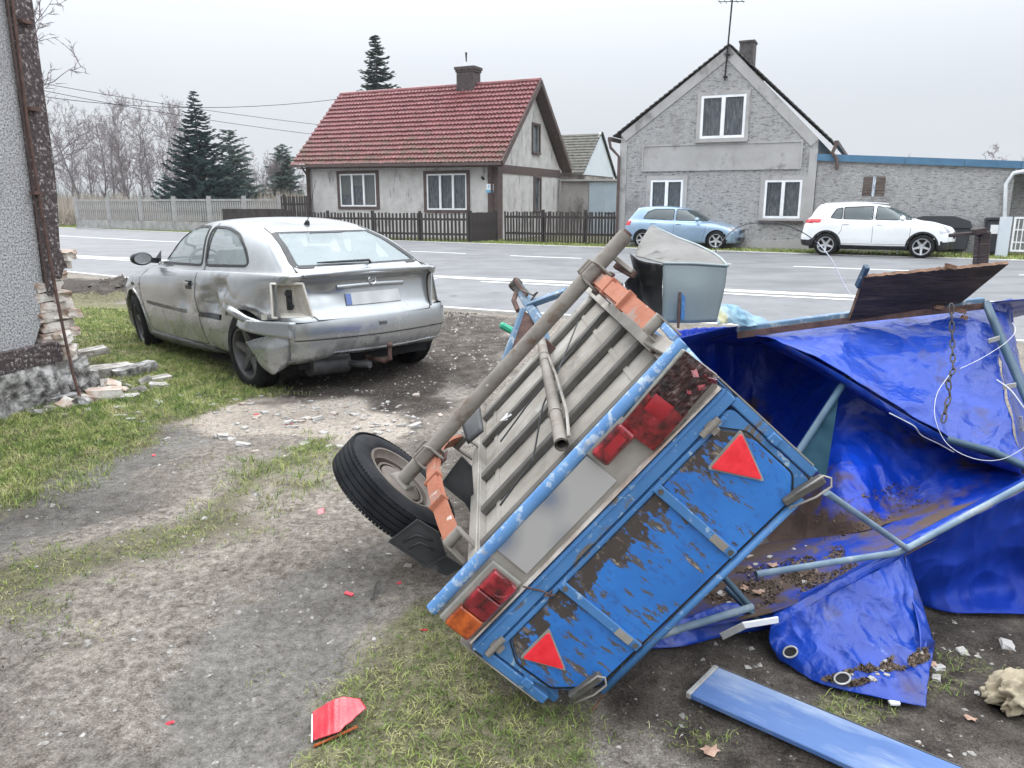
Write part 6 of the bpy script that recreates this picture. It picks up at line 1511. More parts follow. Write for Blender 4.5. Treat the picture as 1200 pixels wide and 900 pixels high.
# tailgate: frame, inner panel with chamfered corners, straps, knuckles
x0, x1, z0, z1 = -HW+.018, HW-.018, .050, TH_+.006
cB = [TH(627, 800, 1, -.01), TH(652, 808, 1, -.01), TH(690, 808, 1, -.01)]
outer = round_poly([(x0, z0), (x1, z0)]+[(min(p.x, x1), min(p.z, z1)) for p in cB]+[(x0+.03, z1), (x0, z1-.02)], .03, 4)
q = MB(); q.prism(outer, lambda a, b, d: (a, d, b), -.016, -.001); tg = q.build('tailgate', M['tr_blue'], T_, bevel=.003)
ins = [(x0+.065, z0+.020), (x1-.065, z0+.020), (x1-.022, z0+.085), (x1-.026, z1-.125), (x1-.115, z1-.026), (x0+.075, z1-.022), (x0+.022, z1-.075), (x0+.022, z0+.085)]
q = MB(); q.prism(round_poly(ins, .012, 2), lambda a, b, d: (a, d, b), -.022, -.0162)
tp = q.build('tailgate_panel', M['tr_peel'], tg, bevel=.003)
q = MB(); P = [Vector((a, -.0165, b)) for a, b in round_poly([(a*1.008, b+(.004 if b > .2 else -.004)) for a, b in ins], .012, 2)]
for a, b in zip(P, P[1:]+P[:1]): q.beam(a, b, .004, .004, (0, 1, 0))
q.build('panel_groove', M['seal'], tg)
M['peel_sheet'] = M['tr_blue']
q = MB(); q.tube([(x0+.05, -.018, z1-.004), (x1-.11, -.018, z1-.004)], .011, 8); q.build('tailgate_hem', M['tr_blue'], tg, smooth=True)
q = MB(); q.span(x0+.03, x1-.03, -.027, -.0165, z0+.001, z0+.014); q.build('tailgate_hinge_rail', M['tr_blue'], tg, bevel=.002)
for xx in (.190, -.184):
    q = MB(); q.span(xx-.014, xx+.014, -.032, -.0225, z0+.004, z1-.026); st = q.build('strap', M['tr_blue'], T_, bevel=.003)
    q = MB(); q.span(xx-.011, xx+.011, -.0355, -.0325, z1-.115, z1-.06); q.build('strap_plate', M['zinc'], st)
    for zz in (z0+.022, z1-.105, z1-.072, z1-.042):
        q = MB(); q.lathe([(.001, -.006), (.007, -.005), (.0085, 0), (.001, 0)], 8, Matrix.Translation((xx, -.0345, zz)) @ Matrix.Rotation(R(90), 4, 'X')); q.build('bolt', M['zinc_dark'], st)
for xx in (.445, -.40):
    q = MB(); q.tube([(xx-.03, -.033, z0-.006), (xx+.035, -.033, z0-.006)], .010, 10); q.span(xx-.012, xx+.012, -.034, -.024, z0-.018, z0+.018); q.build('hinge_knuckle', M['axle_paint'], tg, smooth=True, angle=40)
q = MB(); q.tube([(.262, -.03, -.02), (.235, -.034, .03), (.225, -.045, .052), (.245, -.04, .06), (.215, -.04, .045), (.238, -.05, .036), (.22, -.035, .062)], .0028, 5); q.build('twisted_wire', M['rust'], T_)
for (pa, pb, pc) in (((868, 504), (830, 548), (894, 562)), ((643, 737), (610, 770), (662, 784))):
    P = [TH(x, y, 1, -.022) for x, y in (pa, pb, pc)]; c_ = (P[0]+P[1]+P[2])/3
    poly = [(p.x, p.z) for p in P]; rp_ = round_poly(poly, .010, 3); big = [(c_.x+(a-c_.x)*1.06, c_.z+(b-c_.z)*1.06) for a, b in rp_]
    q = MB(); q.prism(big, lambda a, b, d: (a, d, b), -.028, -.0225); r_ = q.build('reflector', M['lamp_base'], T_)
    q = MB(); q.prism([(c_.x+(a-c_.x)*.95, c_.z+(b-c_.z)*.95) for a, b in rp_], lambda a, b, d: (a, d, b), -.033, -.0282); q.build('red_lens', M['reflector'], tg, bevel=.002)
# latches: one sprung open at the upper corner, one crushed into the ground
def latch(px0, px1, px2, yy, label):
    a = TH(*px0, 1, yy); b = TH(*px1, 1, yy-.02); c_ = TH(*px2, 1, yy-.015)
    q = MB(); q.beam(a, b, .022, .030, (0, 1, 0)); o = q.build('latch', M['zinc_dark'], T_, bevel=.004); o['label'] = label
    d = (b-a).normalized(); n_ = Vector((d.z, 0, -d.x))
    q = MB(); q.tube([a+n_*.016-Vector((0, .018, 0)), a.lerp(b, .6)+n_*.020-Vector((0, .03, 0)), b+n_*.018-Vector((0, .026, 0)), b+d*.012-Vector((0, .02, 0)), b-n_*.018-Vector((0, .022, 0)), a.lerp(b, .3)-n_*.014-Vector((0, .02, 0))], .0032, 6); q.build('clip', M['zinc'], o, smooth=True)
    for t_ in (.2, .5, .8): p = a.lerp(b, t_); q = MB(); q.lathe([(.001, -.022), (.009, -.02), (.009, 0)], 8, Matrix.Translation(p) @ Matrix.Rotation(R(90), 4, 'X')); q.build('pin', M['zinc'], o)
latch((918, 588), (966, 560), (975, 565), -.02, 'silver tailgate latch sprung open at the upper corner')
latch((668, 816), (704, 792), (700, 800), -.02, 'dark tailgate latch crushed against the ground')
for (x, y) in ((905, 512), (617, 796)):
    p = TH(x, y, 1, -.005); q = MB(); q.box(p, (.026, .05, .034)); q.build('side_lug', M['tr_blue'], T_, bevel=.003)

# axle, springs, wheel
AXY, AXZ = 1.035, -.288
q = MB(); q.tube([(.655, AXY, AXZ), (-.700, AXY, AXZ)], .030, 20); ax_o = q.build('axle', M['axle_paint'], T_, smooth=True, angle=50)
q = MB(); q.lathe([(.001, 0), (.020, 0), (.020, .012), (.030, .0121)], 16, Matrix.Translation((-.712, AXY, AXZ)) @ Matrix.Rotation(R(90), 4, 'Y')); q.build('axle_end', M['rust'], ax_o)
q = MB(); q.box((.632, AXY, AXZ), (.022, .095, .095), Matrix.Rotation(R(20), 3, 'X')); q.build('axle_flange', M['axle_paint'], ax_o, bevel=.006)
def spring(xs, s_):
    pts = []
    for k in range(13):
        t_ = k/12; yy = .50+1.02*t_; pts.append(Vector((xs, yy, AXZ+.045+.110*((t_-.52)*2)**2)))
    q = MB()
    for a, b in zip(pts[:-1], pts[1:]): q.beam(a, b+(b-a)*.02, .066, .013, (0, 0, 1))
    o = q.build('leaf_spring', M['spring_orange'], T_)
    q = MB()
    for a, b in zip(pts[2:10], pts[3:11]): q.beam(a-Vector((0, 0, .0135)), b-Vector((0, 0, .0135)), .050, .010, (0, 0, 1))
    q.build('lower_leaf', M['spring_orange'], o)
    for t_ in (.18, .34, .66, .82):
        p = pts[int(t_*12)]; q = MB(); q.box(p-Vector((0, 0, .006)), (.076, .014, .034), Matrix.Rotation(R(rnd.uniform(-6, 6)), 3, 'X')); q.build('spring_clip', M['zinc_dark'] if t_ > .5 else M['spring_orange'], o, bevel=.002)
    for e in (0, 12):
        p = pts[e]; q = MB(); q.tube([p+Vector((-.036, 0, .012)), p+Vector((.036, 0, .012))], .020, 12); q.build('spring_eye', M['axle_paint'], o, smooth=True, angle=50)
        q = MB()
        for dx in (-.034, .034): q.beam(p+Vector((dx, 0, .0)), Vector((xs+dx, p.y+(.03 if e else -.03), -.03)), .006, .035, (0, 1, 0))
        q.build('shackle', M['axle_paint'], o)
    for dy in (-.035, .035):
        q = MB(); q.tube([(xs-.04, AXY+dy, AXZ+.07), (xs-.04, AXY+dy, AXZ-.01), (xs-.03, AXY+dy, AXZ-.036), (xs+.03, AXY+dy, AXZ-.036), (xs+.04, AXY+dy, AXZ-.01), (xs+.04, AXY+dy, AXZ+.07)], .006, 6); q.build('u_bolt', M['axle_paint'], o)
    q = MB(); q.box((xs, AXY, AXZ+.062), (.11, .10, .010)); q.box((xs, AXY, AXZ+.034), (.07, .05, .03)); q.build('spring_plate', M['rust'], o, bevel=.003)
spring(.475, 1); spring(-.505, -1)
tM, rM = wheel_meshes(.290, .165, .185, 6)
t2 = MB(); rr, Rr, h = .170, .272, .068
prof = [(rr, -h*.85), (rr+.012, -h*1.0), (rr+(Rr-rr)*.5, -h*1.06), (Rr-.022, -h*.93), (Rr-.005, -h*.76)]
for g in (-.55, -.18, .18, .55): prof += [(Rr, h*(g-.15)), (Rr, h*(g-.05)), (Rr-.008, h*(g-.04)), (Rr-.008, h*(g+.04)), (Rr, h*(g+.05)), (Rr, h*(g+.15))]
prof += [(Rr-.005, h*.76), (Rr-.022, h*.93), (rr+(Rr-rr)*.5, h*1.06), (rr+.012, h*1.0), (rr, h*.85)]
t2.lathe(prof, 72)
M['tyre'] = mat('tyre', [(.35, (.008, .009, .011)), (.7, (.024, .025, .028))], 8, rough=.8, spec=.25, bump=.3, bscale=50, dist=.004)
layer(M['tyre'], (.10, .09, .08), .60, .90, 3, rough=.95, seed=3)
wc = Vector((.672, AXY, AXZ)); wrot = (Matrix.Rotation(R(-90), 3, 'Y')).to_euler()
wo = addobj('wheel', t2.mesh('wheel', M['tyre'], True, 35), T_, wc, wrot)
# block tread: sipes all round the shoulder as one relief part
q = MB()
for k in range(96):
    a = 2*math.pi*k/96
    for (za, zb) in ((-.062, -.042), (.042, .062)):
        m_ = Matrix.Rotation(a, 3, 'Z'); q.box(m_ @ Vector((Rr-.0055, 0, (za+zb)/2)), (.006, .0135, zb-za), m_)
tr_ = q.build('tread_blocks', M['tyre'], wo, fix=False); tr_['kind'] = 'stuff'
M['rim_brown'] = mat('rim_brown', [(.3, (.11, .09, .075)), (.7, (.22, .19, .165))], 6, rough=.75, metal=.2, bump=.3)
q = MB(); q.lathe([(rr+.006, h*.86), (rr+.002, h*.98), (rr-.006, h*.96), (rr-.012, h*.7), (rr-.028, h*.55), (rr-.034, -h*.25), (.115, -h*.42), (.105, -h*.30), (.070, -h*.26), (.001, -h*.26)], 40)
q.lathe([(rr+.006, -h*.86), (rr+.002, -h*.98), (rr-.006, -h*.96), (rr-.034, -h*.6), (rr-.036, -h*.24)], 40); q.build('rim', M['rim_brown'], wo, smooth=True, angle=50)
q = MB(); q.lathe([(.001, h*.62), (.085, h*.62), (.098, h*.52), (.102, -h*.24)], 28); q.lathe([(.108, h*.50), (.118, h*.52), (.118, h*.30), (.108, h*.3)], 28); q.build('brake_drum', M['rim_brown'], wo, smooth=True, angle=40)

# black plastic mudguard pieces behind the standing wheel
def sheet(name, grid, m, parent=None, nu=16, nv=16, thick=.004, wr=0, seed=0, local=False, smooth=True, label=None, cat=None, group=None, fq=7.0, extra=None):
    """smooth surface through a grid of points (rows of Vectors)"""
    nr, nc = len(grid), len(grid[0])
    def sp(seq, t):
        n = len(seq); t = t*(n-1); k = min(int(t), n-2); f = t-k
        if n == 2: return seq[0].lerp(seq[1], f)
        p = [seq[max(k-1, 0)] if k > 0 else seq[0]*2-seq[1], seq[k], seq[k+1], seq[k+2] if k+2 < n else seq[-1]*2-seq[-2]]
        return cr4(p[0], p[1], p[2], p[3], f)
    q = MB()
    def f(s_, t_):
        p = sp([sp(row, s_) for row in grid], t_)
        if wr:
            w_ = mnoise.noise(p*fq+Vector((seed, 0, 0))); w2 = 1-abs(mnoise.noise(p*fq*.45+Vector((seed, 5, 0))))*2.2; w3 = 1-abs(mnoise.noise(p*fq*1.5+Vector((0, seed, 0))))*2.6; w4 = 1-abs(mnoise.noise(Vector((p.x*1.6, p.y, p.z*.5))*fq*2.4+Vector((0, seed, 3))))*2.6
            p = p+Vector((.25, -.75, .45))*(w_*wr+w2*wr*.8+w3*wr*.42+w4*wr*.26)
        if extra: p = extra(p, s_, t_)
        return p
    q.grid(f, nu, nv); o = q.build(name, m, parent, smooth=smooth, fix=True)
    if thick:
        md = o.modifiers.new('thickness', 'SOLIDIFY'); md.thickness = thick; md.offset = 0
    if label: set_props(o, label, cat, group)
    return o
TP = lambda x, y, yy: TH(x, y, 1, yy)
M['guard_black'] = mat('guard_black', [(.35, (.018, .019, .021)), (.7, (.06, .062, .065))], 4, rough=.5, bump=.15); layer(M['guard_black'], (.17, .16, .145), .58, .78, 5, rough=.9)
def plate_poly(name, pxs, yy, th, m, ribs=()):
    P_ = [TP(x, y, yy) for x, y in pxs]; q = MB(); q.prism([(p.x, p.z) for p in P_], lambda a, b, d: (a, yy+d, b), -th/2, th/2); o = q.build(name, M[m], T_, bevel=.003)
    q = MB()
    for a, b in zip(P_, P_[1:]+P_[:1]): q.beam(a-Vector((0, th*.7, 0)), b-Vector((0, th*.7, 0)), .007, .007, (0, 1, 0))
    q.build('edge_bead', M[m], o)
    for rb in ribs:
        q = MB(); R_ = [TP(x, y, yy)-Vector((0, th, 0)) for x, y in rb]
        q.tube(R_, .004, 6); q.build('moulded_rib', M[m], o, smooth=True)
    return o
plate_poly('mud_flap', [(456, 634), (489, 609), (513, 624), (522, 652), (501, 664)], .70, .006, 'guard_black', [[(472, 634), (488, 626), (507, 633)], [(478, 642), (492, 635), (509, 644)]])
plate_poly('mudguard', [(518, 566), (541, 535), (552, 547), (556, 606), (545, 588)], .98, .006, 'guard_black')
plate_poly('mudguard_stay', [(501, 664), (522, 652), (541, 664), (524, 673)], .68, .006, 'guard_black')
g_ = [[TP(540, 495, 1.5), TP(562, 475, 1.55)], [TP(548, 520, 1.4), TP(566, 505, 1.4)]]
sheet('guard_stay', g_, M['guard_black'], T_, 6, 6, .012)
# grey sheet metal mudguard of the missing wheel, bent up over the axle end
M['guard_grey'] = mat('guard_grey', [(.3, (.19, .225, .23)), (.7, (.25, .29, .295))], 2.2, rough=.42, metal=.2, bump=.12); layer(M['guard_grey'], (.25, .22, .19), .62, .76, 5, rough=.8)
M['guard_inside'] = mat('guard_inside', [(.3, (.12, .115, .107)), (.7, (.20, .195, .183))], 6, rough=.8, bump=.3); layer(M['guard_inside'], (.08, .075, .07), .60, .68, 9, rough=.9)
YG = .92
MG = [TP(777, 308, YG), TP(815, 309, YG), TP(853, 312, YG)], [TP(777, 340, YG-.01), TP(813, 342, YG-.015), TP(849, 340, YG)], [TP(776, 378, YG), TP(812, 378, YG), TP(840, 377, YG+.01)]
gd = sheet('grey_mudguard', MG, M['guard_grey'], T_, 16, 16, .003, label=None)
g_ = [[TP(777, 308, YG), TP(815, 308.5, YG), TP(853, 312, YG)], [TP(755, 302, YG+.10), TP(800, 296, YG+.12), TP(838, 298, YG+.12)], [TP(745, 298, YG+.25), TP(780, 283, YG+.3), TP(818, 288, YG+.3)], [TP(752, 281, YG+.42), TP(770, 272, YG+.45), TP(795, 279, YG+.45)], [TP(762, 265, YG+.55), TP(766, 265, YG+.56), TP(771, 268, YG+.56)]]
sheet('guard_wing', g_, M['guard_inside'], T_, 24, 30, .003)
P = [TP(853, 311, YG), TP(846, 303, YG+.08), TP(838, 297, YG+.12), TP(818, 287, YG+.3), TP(795, 278.5, YG+.45), TP(771, 267.5, YG+.56), TP(764, 264.5, YG+.56)]
q = MB(); q.tube(P, .006, 8); q.tube([TP(777, 308, YG-.003), TP(815, 308.5, YG-.003), TP(853, 311, YG-.003)], .005, 8); q.build('rolled_edge', M['guard_grey'], gd, smooth=True, angle=60)
g_ = [[TP(738, 296, 1.10), TP(752, 305, 1.05), TP(777, 309, YG)], [TP(742, 318, 1.05), TP(752, 330, 1.12), TP(776, 335, YG+.02)], [TP(732, 332, 1.02), TP(752, 348, 1.06), TP(776, 357, YG+.02)], [TP(745, 350, .98), TP(762, 366, .98), TP(776, 377, YG+.01)]]
sheet('guard_liner', g_, M['guard_black'], T_, 24, 24, .003, wr=.004, fq=14)
q = MB()
for (x, y) in ((784, 316), (783, 342), (782, 369)):
    q = MB(); q.lathe([(.001, -.008), (.006, -.006), (.008, 0)], 8, Matrix.Translation(TP(x, y, YG-.004)) @ Matrix.Rotation(R(90), 4, 'X')); q.build('rivet', M['zinc_dark'], gd)
q = MB(); q.beam(TP(801, 342, YG-.012), TP(800, 374, YG-.012), .014, .008, (0, 1, 0)); q.build('guard_brace', M['tr_blue'], gd)
q = MB(); q.beam(TP(797, 342, YG-.016), TP(795, 384, YG-.02), .008, .01, (0, 1, 0)); q.build('bracket', M['rust'], gd)
# frame pieces around the upper corner
q = MB(); q.beam(TP(777, 380, .75), TP(832, 444, .02), .026, .03, (0, 0, 1)); q.build('side_rail_end', M['bar_blue'], T_, bevel=.003)
q = MB(); q.tube([TP(776, 383, .7), TP(790, 392, .6), TP(800, 408, .45), TP(812, 424, .2)], .008, 8); q.build('hook_rod', M['zinc_dark'], T_, smooth=True)
q = MB(); q.beam(TP(762, 398, .55), TP(790, 412, .35), .05, .03, (0, 0, 1)); q.build('spring_hanger', M['zinc'], T_, bevel=.004)
q = MB(); q.tube([TP(766, 408, .5), TP(772, 413, .5)], .016, 10); q.build('hanger_bolt', M['rust'], T_)
q = MB()
for (a, b, w) in (((716, 298), (742, 318), .02), ((722, 310), (744, 322), .03), ((710, 322), (728, 335), .025)):
    q = MB(); q.beam(TP(*a, 1.1), TP(*b, 1.0), w, .02, (0, 0, 1)); q.build('hub_fragment', M['zinc'] if w < .026 else M['rust'], T_, bevel=.003)
# jockey tube strapped on the underside
a = TH(634, 398, 2, -.085); b = TH(658, 521, 2, -.085)
q = MB(); q.tube([a, b], .0235, 16, cap=False); q.tube([a+Vector((0, 0, -.0)), b+(b-a)*.002], .019, 16, cap=False); jt = q.build('support_tube', M['axle_paint'], T_, smooth=True, angle=60)
jm = a.lerp(b, .96); d = (b-a).normalized(); q = MB(); q.lathe([(.0, 0), (.0185, 0)], 16, Matrix.Translation(jm) @ d.to_track_quat('Z', 'Y').to_matrix().to_4x4()); q.build('tube_bore', M['dark'], jt)
for t_ in (.24, .32, .80):
    p = a.lerp(b, t_); q = MB(); q.lathe([(.026, -.006), (.029, 0), (.026, .006)], 16, Matrix.Translation(p) @ d.to_track_quat('Z', 'Y').to_matrix().to_4x4()); q.build('band', M['zinc'], jt)
q = MB(); q.tube([a.lerp(b, .3)+Vector((-.03, 0, -.01)), a.lerp(b, .55)+Vector((-.045, .0, -.005)), a.lerp(b, .85)+Vector((-.05, 0, 0)), b+Vector((-.035, 0, 0))], .006, 6); q.build('lever', M['zinc'], jt)
q = MB(); q.beam(a+Vector((.0, .02, .02)), a+Vector((.0, .0, .09)), .04, .05); q.build('tube_bracket', M['rust'], T_)

# drawbar beyond the axle: coupling head, blue beams, spreader
DX = lambda x, y, yy=2.55: TH(x, y, 1, yy)
M['blue_rail'] = mat('blue_rail', [(.3, (.07, .13, .21)), (.7, (.13, .21, .30))], 6, rough=.5); layer(M['blue_rail'], (.38, .42, .44), .55, .64, 18, rough=.7, seed=4); layer(M['blue_rail'], (.15, .10, .075), .62, .70, 12, rough=.9, seed=7)
q = MB(); q.beam(DX(608, 336, 2.85), DX(634, 380, 2.42), .055, .05, (0, 0, 1)); db = q.build('drawbar', M['blue_rail'], T_, bevel=.006)
_e = DX(634, 380, 2.42); q = MB(); q.beam(_e, Vector((_e.x*.4, TL-.06, .03)), .045, .045, (0, 0, 1)); q.build('drawbar_foot', M['blue_rail'], T_, bevel=.004)
q = MB(); q.beam(DX(613, 362, 2.6), DX(588, 430, 2.36), .035, .03, (0, 0, 1)); q.build('frame_arm', M['blue_rail'], T_, bevel=.004)
q = MB(); q.prism([(0, 0), (1, 0), (1, 1), (0, 1)], lambda a, b, d: DX(614, 364, 2.58).lerp(DX(629, 374, 2.5), a).lerp(DX(591, 426, 2.38).lerp(DX(606, 420, 2.38), a), b)+Vector((0, d, 0)), 0, .008); q.build('frame_web', M['rust'], T_, bevel=.004)
q = MB(); q.beam(DX(620, 357, 2.62), DX(664, 341, 2.40), .045, .035, (0, 0, 1)); q.build('spreader_bar', M['blue_rail'], T_, bevel=.004)
c0 = DX(604, 333, 2.85)
q = MB(); q.lathe([(.001, -.03), (.034, -.03), (.042, -.01), (.042, .02), (.03, .035), (.001, .04)], 16, Matrix.Translation(c0)); q.beam(c0, DX(616, 346, 2.75), .055, .05, (0, 0, 1)); q.build('coupling_head', M['zinc_dark'], db, smooth=True, angle=40)
q = MB(); q.beam(c0+Vector((-.02, -.03, -.03)), DX(622, 350, 2.65)+Vector((0, 0, -.03)), .02, .012, (0, 0, 1)); q.tube([DX(606, 340, 2.82), DX(602, 352, 2.7), DX(607, 364, 2.62)], .016, 8); q.build('coupling_lever', M['rust'], db, smooth=True, angle=40)
q = MB(); q.tube([DX(612, 340, 2.7), DX(625, 346, 2.6), DX(630, 342, 2.6), DX(622, 352, 2.6)], .006, 6); q.build('safety_clip', M['zinc_dark'], db)
# ================================================================== TARPAULIN, POLES, BOARDS
def tarp_material():
    m = mat('tarp', [(.3, (.0025, .024, .19)), (.5, (.004, .038, .30)), (.7, (.008, .058, .43))], 1.8, rough=.34, spec=.6, bump=.35, bscale=9, dist=.014, rrange=.12)
    layer(m, (.035, .085, .42), .52, .74, 2.6, (1, 1, 1), rough=.5, seed=3)
    layer(m, (.14, .19, .44), .66, .72, 13, (1, 1, .4), rough=.6, seed=5)
    layer(m, (.34, .38, .60), .70, .73, 40, (1, 1, .12), rough=.7, seed=14)
    layer(m, (.07, .06, .09), .58, .72, 6, (1, 1, .6), rough=.75, seed=17)
    layer(m, (.13, .17, .44), .60, .80, 4.2, (1.5, 1, .35), rough=.6, seed=11)
    layer(m, (.055, .045, .11), .60, .74, 3.4, (1, .5, 1), rough=.7, seed=8)
    return m
M['tarp'] = tarp_material()
M['tarp_in'] = mat('tarp_in', [(.3, (.0015, .022, .24)), (.5, (.002, .036, .38)), (.7, (.004, .055, .52))], 1.8, rough=.36, spec=.5, bump=.4, bscale=8, dist=.014)
layer(M['tarp_in'], (.30, .33, .52), .71, .73, 34, (1, 1, .14), rough=.7, seed=14)
layer(M['tarp_in'], (.05, .09, .40), .55, .74, 3.2, (1.6, 1, .5), rough=.5, seed=3)
layer(M['tarp_in'], (.085, .055, .042), .62, .72, 3.0, rough=.9, seed=6, grad=(2, .50, .12, .27))
M['tarp_dirty'] = mat('tarp_dirty', [(.3, (.003, .028, .24)), (.7, (.006, .052, .42))], 1.6, rough=.42, bump=.25, bscale=12)
layer(M['tarp_dirty'], (.085, .056, .042), .40, .54, 2.6, rough=.92, seed=2); layer(M['tarp_dirty'], (.10, .075, .055), .58, .63, 20, rough=.95, seed=5)
M['soil'] = mat('soil', [(.35, (.085, .060, .045)), (.65, (.18, .135, .10))], 16, rough=.97, bump=.9, bscale=60)
M['pole'] = mat('pole', [(.3, (.09, .15, .22)), (.55, (.17, .235, .29)), (.72, (.36, .38, .38))], 9, (1, 1, 1), rough=.5, bump=.2); layer(M['pole'], (.16, .11, .08), .64, .70, 14, rough=.9, seed=3)
M['pole_dark'] = mat('pole_dark', [(.3, (.02, .05, .085)), (.7, (.045, .09, .13))], 9, rough=.5); layer(M['pole_dark'], (.36, .30, .25), .64, .68, 12, rough=.9, seed=3)
M['tarp_shaded'] = mat('tarp_shaded', [(.3, (.0015, .016, .17)), (.7, (.004, .035, .32))], 2.2, (1.4, 1, .5), rough=.55, spec=.3, bump=.4, bscale=8, dist=.014); creases(M['tarp_shaded'], 4.0, .8, .03, (1.4, 1, .5))  # darker tarp copy for the hanging sheet, its shade put into the colour
creases(M['tarp'], 4.5, 1.0, .035); creases(M['tarp'], 17, .35, .006); creases(M['tarp_in'], 4.0, 1.0, .035, (1.3, 1, .7)); creases(M['tarp_in'], 16, .35, .006); creases(M['tarp_dirty'], 6, .6, .02)
TA = thing('blue_tarpaulin', 'torn blue tarpaulin cover spread over bent poles right of the tipped trailer', 'tarpaulin', (0, 0, 0))
W_ = lambda l: [AT(x, y, Y) for x, y, Y in l]
def gz_(x, y, z=.012): p = G(x, y); return Vector((p.x, p.y, ground_z(p.x, p.y)+z))
# lit outer sheet hanging from the top rail, folded under along its lower edge
g_ = [W_([(872, 392, 3.55), (930, 386, 3.62), (1010, 376, 3.68), (1085, 366, 3.7), (1160, 357, 3.68)]),
      W_([(885, 394, 3.50), (945, 402, 3.48), (1030, 410, 3.42), (1105, 418, 3.36), (1172, 428, 3.28)]),
      W_([(898, 396, 3.46), (962, 421, 3.34), (1045, 458, 3.20), (1122, 490, 3.06), (1186, 505, 2.96)]),
      W_([(908, 398, 3.43), (975, 434, 3.28), (1055, 483, 3.10), (1130, 524, 2.92), (1196, 548, 2.82)])]
sheet('outer_sheet', g_, M['tarp'], TA, 150, 110, .003, wr=.023, seed=1, fq=3.2)
g_ = [W_([(908, 398, 3.43), (975, 434, 3.28), (1055, 483, 3.10), (1130, 524, 2.92), (1196, 548, 2.82)]),
      W_([(905, 401, 3.46), (972, 440, 3.31), (1050, 490, 3.13), (1126, 531, 2.96), (1196, 556, 2.86)]),
      W_([(890, 400, 3.60), (958, 436, 3.50), (1040, 486, 3.38), (1118, 528, 3.22), (1196, 554, 3.05)])]
sheet('fold', g_, M['tarp'], TA, 40, 10, .003, wr=.004, seed=2, fq=4)
# the part folded round the corner pole, right edge
g_ = [W_([(1150, 360, 3.69), (1172, 356, 3.85), (1184, 352, 4.0)]), W_([(1160, 390, 3.5), (1180, 388, 3.7), (1188, 392, 3.85)]), W_([(1172, 430, 3.28), (1190, 430, 3.5), (1197, 436, 3.65)]), W_([(1186, 490, 3.0), (1205, 480, 3.3), (1212, 486, 3.5)]), W_([(1196, 548, 2.82), (1222, 545, 3.0), (1235, 548, 3.2)])]
sheet('corner_sheet', g_, M['tarp'], TA, 22, 40, .003, wr=.010, seed=3, fq=8)
g_ = [W_([(1160, 356, 3.7), (1176, 352, 3.8), (1187, 350, 3.9)]), W_([(1163, 364, 3.7), (1176, 366, 3.8), (1178, 368, 3.9)])]
sheet('corner_flap', g_, M['tarp'], TA, 8, 6, .004, wr=.006, seed=4, fq=10)
# roof of the collapsed cover: from the rail backwards and down, then the far side
top = [(790, 398, 3.1), (858, 384, 3.5), (930, 385, 3.64), (1010, 375, 3.70), (1085, 365, 3.72), (1175, 353, 3.72), (1260, 350, 3.8)]
tp_ = W_(top); back = [p+Vector((.06, 1.0, -.28)) for p in tp_]; low = [Vector((p.x+.02, p.y+.12, .02)) for p in back]
sheet('roof_sheet', [tp_, [a.lerp(b, .5)+Vector((0, 0, -.03)) for a, b in zip(tp_, back)], back], M['tarp'], TA, 40, 14, .003, wr=.008, seed=6, fq=5)
sheet('rear_sheet', [back, [a.lerp(b, .5) for a, b in zip(back, low)], low], M['tarp'], TA, 40, 16, .003, wr=.008, seed=7, fq=5)
sideL = [tp_[0], back[0]]; sheet('side_sheet', [sideL, [Vector((tp_[0].x-.10, tp_[0].y-.1, .03)), Vector((back[0].x-.08, back[0].y, .02))]], M['tarp'], TA, 10, 14, .003, wr=.01, seed=8, fq=5)
# inner wall: folds running down to the muddy floor
g_ = [W_([(785, 388, 3.6), (850, 384, 4.15), (925, 390, 4.30), (1000, 430, 3.95), (1085, 486, 3.48), (1150, 520, 3.24), (1215, 548, 3.0)]),
      W_([(790, 440, 3.6), (855, 445, 4.15), (925, 450, 4.05), (990, 478, 3.55), (1070, 510, 3.34), (1145, 533, 3.12), (1215, 556, 2.95)]),
      W_([(795, 520, 3.5), (850, 520, 4.0), (915, 520, 3.80), (985, 530, 3.20), (1055, 545, 3.22), (1130, 556, 3.0), (1215, 560, 2.88)]),
      W_([(800, 590, 3.15), (850, 590, 3.50), (912, 590, 3.35), (978, 590, 2.98), (1050, 588, 3.06), (1125, 578, 2.92), (1215, 564, 2.80)]),
      W_([(800, 640, 3.0), (850, 640, 3.2), (915, 636, 3.10), (985, 628, 2.90), (1050, 610, 2.90), (1125, 592, 2.82), (1215, 566, 2.72)])]
sheet('inner_wall', g_, M['tarp_in'], TA, 180, 120, .003, wr=.038, seed=9, fq=3.4)
# muddy floor of the cover
g_ = [W_([(800, 632, 3.05), (850, 632, 3.22), (915, 628, 3.12), (985, 620, 2.92), (1050, 602, 2.92), (1125, 586, 2.84), (1215, 562, 2.74)]),
      W_([(775, 668, 2.78), (830, 664, 2.86), (895, 655, 2.82), (965, 642, 2.78), (1035, 628, 2.76), (1115, 600, 2.74), (1215, 566, 2.68)]),
      W_([(760, 705, 2.55), (815, 700, 2.60), (880, 692, 2.55), (945, 676, 2.56), (1010, 655, 2.58), (1090, 622, 2.60), (1215, 566, 2.60)]),
      W_([(742, 742, 2.36), (800, 738, 2.34), (860, 728, 2.32), (920, 712, 2.33), (990, 682, 2.40), (1066, 647, 2.48), (1215, 570, 2.54)])]
g_[0] = [p+Vector((0, 0, -.02)) for p in g_[0]]
sheet('muddy_floor_sheet', g_, M['tarp_dirty'], TA, 80, 50, .004, wr=.010, seed=10, fq=5)
